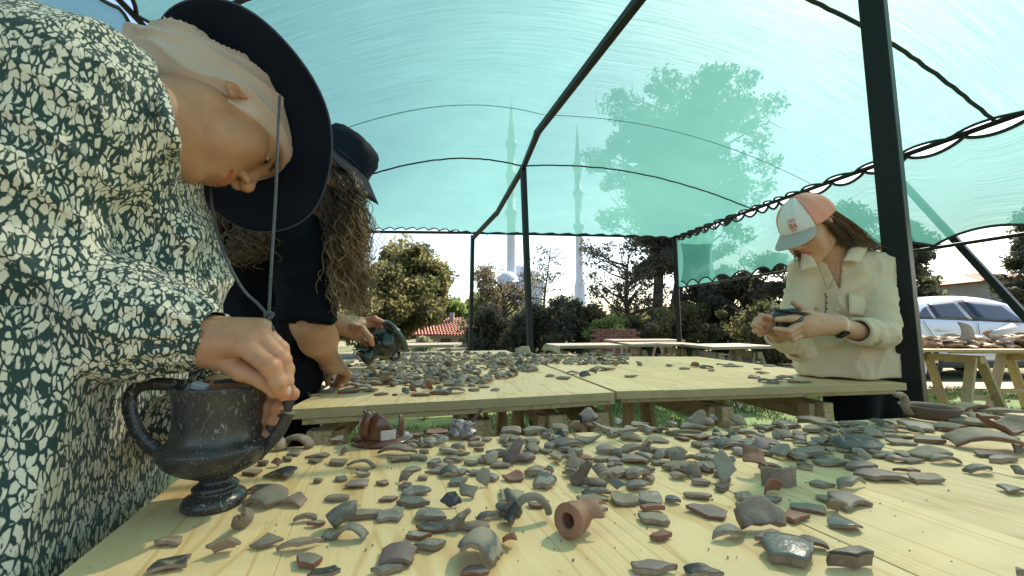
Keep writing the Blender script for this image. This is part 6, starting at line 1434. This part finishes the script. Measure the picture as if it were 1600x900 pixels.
# ---- the curly haired woman in black behind her
def woman_black():
    fg = Figure((-.72, 1.25, 0), 'curly haired woman in black t-shirt and navy sun hat holding a black jug')
    Rm = basis((.80, -.18, -.58), (.56, .06, .82)); C = np.array(P(519, 268, 1.18)); sc = 1.0; fr = (Rm, C, sc); toL = lambda w_: ((np.array(w_) - C) @ Rm) / sc
    nb = toL(P(468, 345, 1.22)); neck = [((0, -.022, -.035), nb, .050, .06)]
    fg.part(lambda q: head_f(q, .8, neck), np.minimum(np.array([-.1, -.12, -.13]), nb - .06), np.maximum(np.array([.1, .13, .14]), nb + .06), .0032, head_col, frame=fr)
    # right arm, hand picking up a sherd
    E_, Wr = P(487, 505, 1.17), P(516, 566, 1.34); Up = P(478, 400, 1.12)
    def arm(p): return smin(cap(p, Up, E_, .050, .050), smin(cap(p, E_, P(498, 530, 1.22), .052, .050), cap(p, P(498, 530, 1.22), Wr, .050, .027), .03), .03)
    k = [P(527, 572, 1.385), P(533, 575, 1.37), P(537, 579, 1.355), P(520, 577, 1.33)]
    tips = [P(524, 600, 1.42), P(531, 600, 1.40), P(537, 596, 1.385), P(512, 600, 1.40)]
    fing = [([a, a.lerp(t, .45) + Vector((.016, .0, .004)), a.lerp(t, .8) + Vector((.007, 0, 0)), t], [.0120, .0110, .0095, .0080]) for a, t in zip(k, tips)]
    fing[3] = ([k[3], k[3].lerp(tips[3], .5) + Vector((-.008, 0, 0)), tips[3]], [.0130, .0105, .0085])
    hf = hand_f(fing, [(Wr, q, .027, .0155) for q in k], kp=.02)
    fg.part(lambda p: smin(arm(p), hf(p), .015), (-.80, 1.02, .70), (-.50, 1.48, 1.2), .0032, hand_col([(t, .014) for t in tips]))
    # left arm, hand holding the jug
    W2 = P(524, 505, 1.33); E2 = P(470, 478, 1.30); kn = [P(565, 502, 1.40), P(567, 508, 1.385), P(563, 520, 1.36), P(560, 526, 1.35)]
    fL = [([kn[0], P(585, 498, 1.40), P(600, 505, 1.415), P(607, 520, 1.425)], [.0125, .0115, .0100, .0085]), ([kn[1], P(588, 506, 1.42), P(600, 520, 1.43)], [.0120, .0105, .0090]),
          ([P(550, 512, 1.33), P(566, 514, 1.315), P(578, 528, 1.31), P(582, 538, 1.315)], [.0150, .0125, .0105, .0085]), ([kn[3], P(572, 535, 1.37), P(580, 545, 1.38)], [.0115, .0105, .0085])]
    h2 = hand_f(fL, [(W2, q, .026, .0160) for q in kn] + [(E2, W2, .036, .026)], kp=.02)
    fg.part(h2, (-.75, 1.2, .85), (-.36, 1.5, 1.10), .0030, hand_col([(P(582, 538, 1.315), .02), (P(585, 498, 1.40), .02)]))
    fg.part(lambda p: cap(p, P(420, 390, 1.30), P(400, 560, 1.32), .07, .07), (-1.2, .9, .5), (-.4, 1.7, 1.5), .03)
    fg.part(lambda p: smin(cap(p, (-.95, 1.35, .75), (-.95, 1.40, .05), .08, .05), cap(p, (-.80, 1.42, .75), (-.82, 1.48, .05), .08, .05), .03), (-1.2, 1.2, -.05), (-.6, 1.7, .95), .02)
    fg.body(M['skin2'])
    def shirt(p):
        w1 = vnoise(p, 10, 2); w2 = vnoise(p, 26, 5)
        f = cap(p, P(400, 395, 1.30), P(410, 590, 1.30), .155, .165); f = smin(f, cap(p, P(400, 380, 1.28), P(470, 380, 1.18), .10, .075), .06)
        s = cap(p, P(474, 375, 1.13), P(483, 500, 1.15), .074, .072); s = smax(s, -(p[:, 2] - (P(480, 499, 1.16).z)) , .004); f = smin(f, s, .03)
        f = smin(f, cap(p, P(400, 560, 1.30), (-.90, 1.42, .60), .16, .16), .05)
        f = f - .008 * (1 - np.abs(np.sin(p[:, 0] * 26 + p[:, 2] * 18 + 3 * w1))) ** 2 - .004 * w2 - creases(p, .010, 8, 16)
        return ssub(f, cap(p, Up.lerp(E_, .8), E_ + (E_ - Up) * .1, .058, .0565), .003)
    fg.cloth('t_shirt', shirt, (-1.3, .9, .35), (-.45, 1.75, 1.45), .0085, M['black_shirt'])
    fg.cloth('trousers', lambda p: smin(cap(p, (-.95, 1.38, .80), (-.96, 1.44, .05), .15, .08), cap(p, (-.82, 1.44, .80), (-.80, 1.52, .05), .13, .08), .04), (-1.3, 1.1, -.1), (-.55, 1.8, 1.0), .02, M['trousers'])
    # hat
    def hatf(V): V = np.array(V, float); V[:, 2] += .050; return V
    V = []; F = []; na, nr = 64, 6
    bz = lambda r, a: -.60 * (r - .09) if r > .09 else 0
    for s in (0, 1):
        for i in range(na):
            a = 2 * math.pi * i / na
            for j in range(nr + 1): r = .090 + .068 * j / nr; V.append((r * math.cos(a) * .97, r * math.sin(a) * 1.06, bz(r, a) - .002 * s + .004 * math.sin(3 * a) * j / nr))
    q = nr + 1; B0_ = na * q
    for i in range(na):
        k_ = (i + 1) % na
        for j in range(nr): f = (i * q + j, i * q + j + 1, k_ * q + j + 1, k_ * q + j); F += [f, tuple(B0_ + t for t in f[::-1])]
        F.append((i * q + nr, B0_ + i * q + nr, B0_ + k_ * q + nr, k_ * q + nr))
    hat = fg.raw('sun_hat', hatf(V), F, M['navy'], fr)
    prof = [(.092, -.004), (.089, .025), (.084, .050), (.076, .068), (.062, .080), (.04, .087), (0, .090)]; V = []
    for i in range(48):
        a = 2 * math.pi * i / 48
        for r, z in prof: w__ = .003 * math.sin(5 * a + z * 60) + .002 * math.sin(11 * a - z * 90) ; V.append(((r + w__) * math.cos(a) * .97, (r + w__) * math.sin(a) * 1.08, z))
    q = len(prof); fg.raw('crown', hatf(V), [(i * q + j, ((i + 1) % 48) * q + j, ((i + 1) % 48) * q + j + 1, i * q + j + 1) for i in range(48) for j in range(q - 1)], M['navy'], fr, parent=hat)
    m = MB(); m.tube([(.0915 * math.cos(a) * .97, .0915 * math.sin(a) * 1.08, .004) for a in np.linspace(0, 6.283, 60)[:-1]], .0012, 4, closed=True); fg.raw('stitching', hatf(m.V), m.F, M['navy_stitch'], fr, parent=hat)
    # hair
    def gd(*q): return [Vector(P(*t)) for t in q]
    gR = [gd((535, 262, 1.10), (556, 290, 1.06), (560, 320, 1.07), (562, 370, 1.10), (556, 420, 1.12)), gd((520, 262, 1.08), (540, 292, 1.05), (548, 330, 1.07), (552, 380, 1.10), (556, 440, 1.12)), gd((505, 268, 1.13), (512, 320, 1.10), (520, 370, 1.10), (528, 430, 1.11), (535, 490, 1.12)), gd((515, 275, 1.14), (532, 330, 1.12), (540, 380, 1.12), (548, 440, 1.14), (550, 494, 1.15)),
          gd((525, 280, 1.16), (545, 320, 1.15), (552, 380, 1.15), (558, 440, 1.17), (562, 485, 1.18)), gd((500, 262, 1.15), (505, 320, 1.15), (515, 380, 1.16), (528, 440, 1.18), (540, 470, 1.18))]
    strands(fg, 'hair', gR, 420, 3, M['hair'], .010, 5, .0015, .020)
    gT = [[a[2], a[3], a[4]] for a in gR]
    strands(fg, 'hair_ends', gT, 460, 5, M['hair_tips'], .011, 3.2, .0013, .024, 36)
    gL = [gd((480, 270, 1.22), (420, 300, 1.16), (360, 330, 1.12), (325, 370, 1.10), (335, 400, 1.10)), gd((480, 280, 1.22), (430, 320, 1.15), (400, 350, 1.10), (380, 390, 1.08), (375, 420, 1.08)),
          gd((480, 275, 1.22), (440, 310, 1.14), (425, 350, 1.09), (415, 380, 1.08), (410, 408, 1.08)), gd((480, 275, 1.22), (400, 300, 1.18), (330, 320, 1.15), (305, 350, 1.14), (318, 385, 1.14))]
    strands(fg, 'hair', gL, 420, 7, M['hair_light'], .013, 5, .0016, .026)
    # smart watch on the left wrist
    ax = (Vector(P(560, 512, 1.37)) - W2).normalized(); o_ = basis(tuple(ax), (0, 0, 1)); c = np.array(W2) - np.array(ax) * .004; m = MB()
    V = []; 
    for i in range(24):
        a = 2 * math.pi * i / 24
        for dz, rr in ((-.010, .030), (.010, .030), (.010, .0325), (-.010, .0325)): V.append(c + o_[:, 0] * rr * math.cos(a) + o_[:, 2] * rr * math.sin(a) + o_[:, 1] * dz)
    fg.raw('watch_strap', V, [(i * 4 + j, ((i + 1) % 24) * 4 + j, ((i + 1) % 24) * 4 + (j + 1) % 4, i * 4 + (j + 1) % 4) for i in range(24) for j in range(4)], simple('black_strap', (.012, .012, .013), None, 30, .5, 0))
    m = MB(); m.box(Vector(c + o_[:, 2] * .034), (.024, .028, .009), Matrix([list(r_) for r_ in o_]), .003); fg.raw('watch', m.V, m.F, simple('grey_metal', (.35, .36, .36), (.3, .3, .3), 30, .3, 0, metal=.8))
    # the jug
    c = np.array(P(606, 534, 1.375)); ax = np.array(P(626, 524, 1.40)) - np.array(P(580, 556, 1.345)); ax /= np.linalg.norm(ax); o_ = basis(tuple(ax), (0, 0, 1)); 
    k = 1.37 / 620
    r = empty('black_jug', tuple(c), 'glossy black jug with a wide flat foot tilted in the hand over the sherds', 'jug')
    def X(V): V = np.array(V, float) * k; return V[:, [0]] * o_[:, 0] + V[:, [1]] * o_[:, 2] + V[:, [2]] * o_[:, 1]
    bg_ = simple('glossy_black_glaze', (.010, .014, .014), (.018, .026, .024), 12, .16, .1, .001, coat=.3)
    V, F = lathe_geo([(0, 18), (27, 18), (29, 15), (28.5, 11), (24, 9), (21, 7), (22.5, 1), (24, -6), (23, -14), (18, -20), (12, -24), (10, -28), (10.5, -32), (13.5, -38), (15, -44), (12, -44), (9, -36), (7, -28), (0, -26)], 40); add('vessel_body', X(V), F, bg_, r)
    m = MB(); m.tube([tuple(x) for x in X([(-14, -17, 4), (-20, -24, -2), (-18, -24, -12), (-12, -18, -20)])], 3.2 * k, 8); m.tube([tuple(x) for x in X([(6, -22, 4), (8, -29, -1), (7, -28, -9), (5, -21, -13)])], 2.6 * k, 8); m.build('handle', bg_, r, smooth=True)
    V, F = lathe_geo([(26, 18.4), (29.6, 16.6), (29.9, 14), (28.6, 12)], 40); add('rim_band', X(V), F, simple('grey_glaze_rim', (.10, .13, .13), (.07, .09, .09), 20, .25, 0), r)
woman_black()

# ---- the woman in the cream shirt
def woman_cream():
    fg = Figure((1.45, 1.72, 0), 'woman in cream shirt and coral and white cap holding a small black pot')
    Rm = basis((-.80, -.35, -.48), (-.45, -.15, .88)); sc = 1.1; C = np.array(P(1302, 350, 1.56)) - sc * (Rm @ np.array([-.076, -.010, 0.])); fr = (Rm, C, sc); toL = lambda w_: ((np.array(w_) - C) @ Rm) / sc
    nb = toL(P(1325, 410, 1.68)); ch = toL(P(1312, 430, 1.69))
    neck = [((0, -.022, -.035), nb, .046, .052), ((0, -.01, -.06), ch, .036, .044)]
    fg.part(lambda q: head_f(q, .85, neck), np.minimum(np.array([-.1, -.12, -.13]), np.minimum(nb, ch) - .06), np.maximum(np.array([.1, .13, .14]), np.maximum(nb, ch) + .06), .0027, lambda q: head_col(q, (.90, .38, .34)), frame=fr)
    # trunk seen in the neckline
    fg.part(lambda p: smin(smin(ell(p, P(1318, 475, 1.73), (.12, .085, .17)), cap(p, P(1303, 398, 1.665), P(1311, 450, 1.652), .055, .032), .03), cap(p, P(1265, 418, 1.72), P(1362, 420, 1.66), .045, .045), .05), (1.0, 1.45, .7), (1.75, 1.95, 1.3), .008)
    W = P(1303, 507, 1.43); El = P(1362, 524, 1.515)
    def fr_(q): return [P(*t) for t in q]
    kn = fr_([(1258, 492, 1.40), (1254, 503, 1.385), (1252, 513, 1.39), (1256, 521, 1.40)])
    fing = [([kn[0]] + fr_([(1235, 498, 1.37), (1214, 499, 1.375)]), [.0150, .0118, .0090]), ([kn[1]] + fr_([(1232, 517, 1.365), (1212, 514, 1.37)]), [.0145, .0115, .0092]), ([kn[2]] + fr_([(1233, 524, 1.375), (1215, 519, 1.385)]), [.0140, .0112, .0090]), ([kn[3]] + fr_([(1238, 530, 1.385), (1222, 526, 1.395)]), [.0130, .0105, .0085]),
            (fr_([(1275, 494, 1.41), (1258, 485, 1.425), (1240, 473, 1.43)]), [.0175, .0130, .0100])]
    hf = hand_f(fing, [(W, q, .0285, .0185) for q in kn] + [(El, W, .036, .0285), (W, P(1272, 497, 1.41), .027, .02)], kp=.02, kf=.0045)
    fg.part(hf, (.85, 1.30, .80), (1.50, 1.62, 1.10), .0032, hand_col([(q, .016) for q in kn] + [(P(1240, 473, 1.43), .016)]))
    W2 = P(1215, 520, 1.48); k2 = fr_([(1204, 497, 1.44), (1199, 502, 1.43), (1196, 508, 1.43), (1196, 514, 1.44)])
    f2 = [([k2[0]] + fr_([(1190, 494, 1.42), (1184, 504, 1.415), (1194, 507, 1.415)]), [.0120, .0110, .0100, .0088]), ([k2[1]] + fr_([(1183, 500, 1.42), (1178, 508, 1.415), (1188, 513, 1.415)]), [.0120, .0110, .0100, .0085]), ([k2[2]] + fr_([(1183, 510, 1.425), (1180, 517, 1.42), (1192, 518, 1.42)]), [.0115, .0105, .0095, .0082]),
          ([k2[3]] + fr_([(1187, 517, 1.43), (1188, 522, 1.43), (1196, 520, 1.43)]), [.0105, .0098, .0090, .0080]), (fr_([(1208, 505, 1.43), (1202, 497, 1.41), (1196, 494, 1.405)]), [.0140, .0115, .0090])]
    fg.part(hand_f(f2, [(W2, q, .023, .0155) for q in k2] + [(P(1232, 538, 1.535), W2, .030, .025)], kp=.016), (.82, 1.33, .84), (1.12, 1.62, 1.04), .0030, hand_col([(q[0][-1], .014) for q in f2]))
    # legs
    fg.part(lambda p: smin(cap(p, (1.56, 1.86, .7), (1.47, 1.84, .05), .06, .045), cap(p, (1.70, 1.88, .7), (1.70, 1.92, .05), .06, .045), .02), (1.2, 1.6, -.05), (1.95, 2.1, .9), .02)
    fg.body(M['skin3'])
    V0, V1 = P(1299, 392, 1.55), P(1312, 462, 1.50)
    def shirt(p):
        w1 = vnoise(p, 8, 2); w2 = vnoise(p, 22, 6)
        f = smin(ell(p, P(1314, 460, 1.71), (.150, .125, .19)), ell(p, P(1322, 565, 1.74), (.195, .150, .23)), .07)
        f = smin(f, cap(p, P(1262, 420, 1.72), P(1366, 420, 1.66), .058, .062), .05)
        
        c_ = sin_ = np.sin(p[:, 0] * 30 - p[:, 2] * 16 + 3.2 * w1); c2 = np.sin(p[:, 0] * 52 + p[:, 2] * 5 + 2.6 * w1)
        f = f - .014 * (1 - np.abs(c_)) ** 2 * (p[:, 1] < 1.68) * np.clip((1.69 - p[:, 1]) * 12, 0, 1) - creases(p, .011, 9, 19) - .003 * c2 * np.clip((1.15 - p[:, 2]) * 4, .3, 1) - .005 * w2
        # sleeves with rolled cuffs
        s = cap(p, P(1366, 422, 1.66), P(1376, 520, 1.55), .058, .055); s = smin(s, cap(p, P(1374, 522, 1.54), P(1354, 519, 1.49), .052, .045), .02)
        s = smin(s, cap(p, P(1258, 430, 1.72), P(1238, 510, 1.66), .058, .050), .02); s = smin(s, cap(p, P(1240, 505, 1.65), P(1250, 545, 1.60), .05, .045), .03); s = smin(s, cap(p, P(1250, 545, 1.60), P(1223, 528, 1.51), .045, .040), .02)
        s = s - .0030 * (1 - np.abs(np.sin(p[:, 2] * 38 + p[:, 0] * 26 + 3 * w1))) ** 2 - .003 * w2 - creases(p, .007, 14, 26, 1.4)
        f = smin(f, s, .018)
        f = smax(f, .7475 + .003 * np.sin(p[:, 0] * 30) - p[:, 2], .01)
        f = ssub(f, cap(p, El + (W - El) * .15, W, .048, .036), .004); f = ssub(f, cap(p, P(1244, 545, 1.57), W2, .032, .03), .004)
        pv = p.copy(); dy_ = p[:, 1] - 1.6; pv[:, 0] -= dy_ * .81; pv[:, 2] -= dy_ * .17; pv[:, 1] = dy_ * .15 + 1.6; f = ssub(f, cap(pv, P(1300, 392, 1.6), P(1311, 450, 1.6), .046, .005), .004)
        f = f - .003 * np.exp(-((p[:, 0] - (V1.x + (p[:, 2] - V1.z) * -.10)) / .012) ** 2) * (p[:, 2] < V1.z) * (p[:, 1] < 1.68)
        return f
    fg.cloth('shirt', shirt, (.95, 1.38, .72), (1.82, 1.98, 1.36), .0062, M['linen'])
    for (a, b, ra, rb, nm) in ((P(1358, 520, 1.50), P(1340, 517, 1.47), .051, .049, 'cuff'), (P(1228, 530, 1.53), P(1214, 523, 1.495), .044, .041, 'cuff')):
        a = np.array(a); b = np.array(b); d = (b - a) / np.linalg.norm(b - a); L = np.linalg.norm(b - a)
        def cf(p, a=a, b=b, d=d, L=L, ra=ra):
            q = p - A(a); t = q @ A(d); rr = np.sqrt(np.maximum((q * q).sum(1) - t * t, 0)); return np.maximum(np.abs(rr - ra * .86 - .002 * vnoise(p, 30, 3)) - .0045, np.abs(t - L / 2) - L * .55) - .0015
        fg.cloth(nm, cf, np.minimum(a, b) - .09, np.maximum(a, b) + .09, .004, M['linen'])
    fg.cloth('trousers', lambda p: smin(cap(p, (1.56, 1.86, .70), (1.47, 1.84, .05), .105, .07), cap(p, (1.70, 1.88, .70), (1.70, 1.92, .05), .105, .07), .03), (1.2, 1.6, -.08), (1.95, 2.12, .90), .014, M['trousers'])
    # collar flaps and pocket
    def flap(pts, name, th=.003, par=None):
        pts = [Vector(P(*q)) for q in pts]; n = 6; V = []
        a, b, c, d = pts
        for i in range(n + 1):
            for j in range(n + 1):
                u, v = i / n, j / n; p = a.lerp(b, u).lerp(d.lerp(c, u), v); p = p + Vector((0, -.008 * math.sin(math.pi * u) * math.sin(math.pi * v), .004 * math.sin(math.pi * u))); V.append(p)
        o = fg.raw(name, V, [(i * (n + 1) + j, i * (n + 1) + j + 1, (i + 1) * (n + 1) + j + 1, (i + 1) * (n + 1) + j) for i in range(n) for j in range(n)], M['linen'], parent=par); md = o.modifiers.new('t', 'SOLIDIFY'); md.thickness = th; return o
    flap([(1331, 378, 1.615), (1357, 386, 1.61), (1344, 411, 1.555), (1318, 407, 1.56)], 'collar')
    flap([(1252, 396, 1.60), (1270, 402, 1.57), (1278, 418, 1.55), (1250, 424, 1.575)], 'collar')
    flap([(1326, 458, 1.588), (1361, 467, 1.585), (1359, 498, 1.578), (1327, 491, 1.580)], 'pocket', .001)
    for t in (.2, .75): m = MB(); V, F = lathe_geo([(0, .002), (.005, .0018), (.0055, 0)], 12); c = np.array(P(1309 - 3 * t, 470 + 70 * t, 1.572)); fg.raw('button', [(c[0] + v[0], c[1] - v[2], c[2] + v[1]) for v in V], F, simple('shell_button', (.6, .55, .48), (.5, .46, .4), 80, .3, 0))
    m = MB(); m.tube(catmull([P(1279, 415, 1.535), P(1288, 440, 1.515), P(1294, 452, 1.505), P(1302, 436, 1.52), P(1308, 412, 1.545)], 6), .0009, 4); 
    for i in range(7): m.box(Vector(P(1290 + 1.2 * (i % 2), 460 + i * 4.6, 1.50)), (.008 + .003 * (i % 2), .003, .009), None, .001)
    fg.raw('necklace', m.V, m.F, simple('dark_beads', (.05, .045, .05), (.2, .18, .18), 200, .3, 0))
    # long straight hair behind the ear
    def gd(*q): return [Vector(P(*t)) for t in q]
    g1 = [gd((1290, 340, 1.60), (1312, 350, 1.60), (1330, 370, 1.60), (1350, 384, 1.62), (1372, 392, 1.64)), gd((1300, 330, 1.62), (1322, 345, 1.62), (1340, 362, 1.62), (1356, 378, 1.63), (1376, 386, 1.66)), gd((1305, 352, 1.58), (1318, 368, 1.59), (1325, 380, 1.60), (1340, 386, 1.61), (1352, 390, 1.64))]
    strands(fg, 'hair', g1, 420, 9, M['hair_light'], .003, 1.2, .0014, .012, 18)
    g2 = [gd((1285, 345, 1.545), (1300, 352, 1.545), (1312, 366, 1.55), (1320, 378, 1.56), (1318, 386, 1.57)), gd((1296, 338, 1.56), (1310, 352, 1.56), (1322, 366, 1.57), (1330, 378, 1.58), (1326, 388, 1.58))]
    strands(fg, 'hair', g2, 300, 12, M['hair'], .003, 1.2, .0013, .008, 18)
    g3 = [gd((1262, 345, 1.66), (1245, 380, 1.64), (1243, 395, 1.62), (1240, 412, 1.60)), gd((1262, 345, 1.66), (1250, 385, 1.63), (1249, 400, 1.61), (1252, 418, 1.59))]
    strands(fg, 'hair', g3, 60, 14, M['hair'], .003, 1, .0010, .004, 14)
    # cap: coral crown, white front, grey peak, red print
    def capx(V): return np.array(V, float)
    tiltc = .10
    def cp(az, el, off=0.):          # point of the crown; az from the face direction, el from the rim up
        r = np.array([.0865 + off, .1060 + off, .0980 + off]); d = np.array([math.sin(az) * math.cos(el), math.cos(az) * math.cos(el), math.sin(el)]); p = d * r
        if 1: p[2] = p[2] if p[2] > 0 else p[2]
        c, s_ = math.cos(tiltc), math.sin(tiltc); return np.array([p[0], p[1] * c + p[2] * s_ - .006, -p[1] * s_ + p[2] * c + .042])
    na, ne = 72, 16
    def panel(a0, a1, name, m_, e0=-.06, par=None):
        V = []; F = []; n = max(4, int(abs(a1 - a0) / 6.283 * na))
        for i in range(n + 1):
            a = a0 + (a1 - a0) * i / n
            for j in range(ne + 1): e = e0 + (math.pi / 2 - e0) * j / ne; V.append(cp(a, e, .0015 * math.sin(5 * a + 3 * e) + .001 * math.sin(13 * a)))
        F = [(i * (ne + 1) + j, (i + 1) * (ne + 1) + j, (i + 1) * (ne + 1) + j + 1, i * (ne + 1) + j + 1) for i in range(n) for j in range(ne)]
        o = fg.raw(name, V, F, m_, fr, parent=par); md = o.modifiers.new('t', 'SOLIDIFY'); md.thickness = .002; return o
    cpo = panel(.80, 2 * math.pi - .80, 'cap', M['cap_pink']); panel(-.80, .80, 'front_panel', M['cap_white'], par=cpo)
    for a in (-.8, .8, 1.85, -1.85, 3.14):
        m = MB(); m.tube([cp(a, e, .0015) for e in np.linspace(-.05, 1.5, 16)], .0011, 4); fg.raw('seam', m.V, m.F, M['cap_pink'], fr, parent=cpo)
    m = MB(); m.tube([cp(0, 1.55, .001), cp(0, 1.55, .005)], [.007, .004], 10); fg.raw('top_button', m.V, m.F, M['cap_pink'], fr, parent=cpo)
    V = []; n1, n2 = 26, 8
    for s in (0, 1):
        for i in range(n1 + 1):
            a = -.86 + 1.72 * i / n1; b = cp(a, -.05, .001)
            for j in range(n2 + 1): t = j / n2; ln = .072 * (1 - (a / .95) ** 4 * .75); V.append(b + np.array([math.sin(a) * .15 * ln * t, ln * t, -.40 * ln * t - .010 * (a * 1.05) ** 2 * t - .0025 * s]))
    q = (n2 + 1); B0_ = (n1 + 1) * q; F = []
    for i in range(n1):
        for j in range(n2): f = (i * q + j, i * q + j + 1, (i + 1) * q + j + 1, (i + 1) * q + j); F += [f, tuple(B0_ + t for t in f[::-1])]
        F.append((i * q + n2, B0_ + i * q + n2, B0_ + (i + 1) * q + n2, (i + 1) * q + n2))
    fg.raw('peak', V, F, M['cap_grey'], fr, parent=cpo)
    # print: four fine lines of lettering, a bold emblem of letters, three short lines below it
    m = MB(); a0 = -.12
    def S(pts, w_=.0011): m.tube([cp(a0 - x, y, .0032) for x, y in pts], w_, 4)
    for r_ in range(4):
        R = np.random.RandomState(r_); x = -.17
        while x < .15: w_ = R.uniform(.02, .05); S([(x, .52 - .035 * r_), (min(x + w_, .17), .52 - .035 * r_)], .0007); x += w_ + .012
    for xx, st in ((-.13, [((0, 0), (0, .15)), ((0, .15), (.07, .15)), ((0, .075), (.06, .075)), ((0, 0), (.07, 0))]), (-.03, [((0, 0), (.0, .15)), ((0, .15), (.045, .12)), ((.045, .12), (0, .08)), ((0, .08), (.055, 0))]), (.06, [((0, 0), (.045, .15)), ((.045, .15), (.09, 0)), ((.02, .05), (.07, .05))])):
        for p, q_ in st: S([(xx + p[0], .20 + p[1]), (xx + q_[0], .20 + q_[1])], .0016)
    for r_, (x0, x1) in enumerate(((-.14, .14), (-.08, .1), (-.11, .06))): S([(x0, .155 - .04 * r_), (x1, .155 - .04 * r_)], .0007)
    fg.raw('red_lettering', m.V, m.F, M['red_print'], fr, parent=cpo)
    # watch
    ax = (W - El).normalized(); o_ = basis(tuple(ax), (0, 0, 1)); c = np.array(W) - np.array(ax) * .010; V = []
    for i in range(28):
        a = 2 * math.pi * i / 28
        for dz, rr in ((-.012, .0365), (.012, .0355), (.012, .0390), (-.012, .040)): V.append(c + o_[:, 0] * rr * math.cos(a) + o_[:, 2] * rr * math.sin(a) + o_[:, 1] * dz)
    fg.raw('watch_strap', V, [(i * 4 + j, ((i + 1) % 28) * 4 + j, ((i + 1) % 28) * 4 + (j + 1) % 4, i * 4 + (j + 1) % 4) for i in range(28) for j in range(4)], simple('cream_strap', (.62, .50, .38), (.58, .46, .35), 30, .5, 0))
    tow = np.array(cam.location) - c; tow -= o_[:, 1] * (tow @ o_[:, 1]); tow = tow / np.linalg.norm(tow); dn = np.array([.1, -.55, -.80]); dn -= o_[:, 1] * (dn @ o_[:, 1]); dn /= np.linalg.norm(dn)
    x_ = np.cross(o_[:, 1], dn); m = MB(); m.box(Vector(c + dn * .0415), (.040, .036, .010), Matrix(np.stack([x_, o_[:, 1], dn], 1).tolist()), .006); fg.raw('watch', m.V, m.F, simple('watch_glass', (.006, .008, .012), (.01, .012, .018), 20, .1, 0), smooth=True)
    # the pot in her hand
    c = np.array(P(1232, 499, 1.425)); k = 1.425 / 620; r = empty('black_pot', tuple(c), 'small broken black pot held by the woman in the cream shirt', 'pot')
    o_ = basis((-.25, .2, .95), (0, 0, 1)) if 0 else basis((.22, -.10, .95), (1, 0, 0))
    def X(V): V = np.array(V, float) * k; return V[:, [0]] * o_[:, 0] + V[:, [1]] * o_[:, 2] + V[:, [2]] * o_[:, 1]
    gz = sherd_glaze('dark_green_glaze', (.012, .020, .018), (.035, .05, .046), (.20, .22, .20), .2, .64)
    V, F = lathe_geo([(0, -20), (14, -19), (22, -12), (25, -4), (25, 3), (22, 8), (23, 11), (27, 14), (25, 15), (21, 11), (20, 6), (22, -2), (18, -12), (0, -16)], 40)
    V = np.array(V); a = np.arctan2(V[:, 1], V[:, 0]); V[:, 2] += np.where(V[:, 2] > 9, 9 * np.maximum(0, np.cos(a - 1.2)) ** 3 - 3 * np.maximum(0, np.cos(a + 2)), 0); add('vessel_body', X(V), F, gz, r)
    m = MB(); m.tube([tuple(x) for x in X([(-2, -24, 12), (-3, -29, 16), (-2, -31, 22)])], [2.6 * k, 1.8 * k, 1.2 * k], 8); m.build('handle', simple('pale_rim', (.4, .42, .4), (.3, .33, .32), 30, .4, .2), r, smooth=True)
woman_cream()
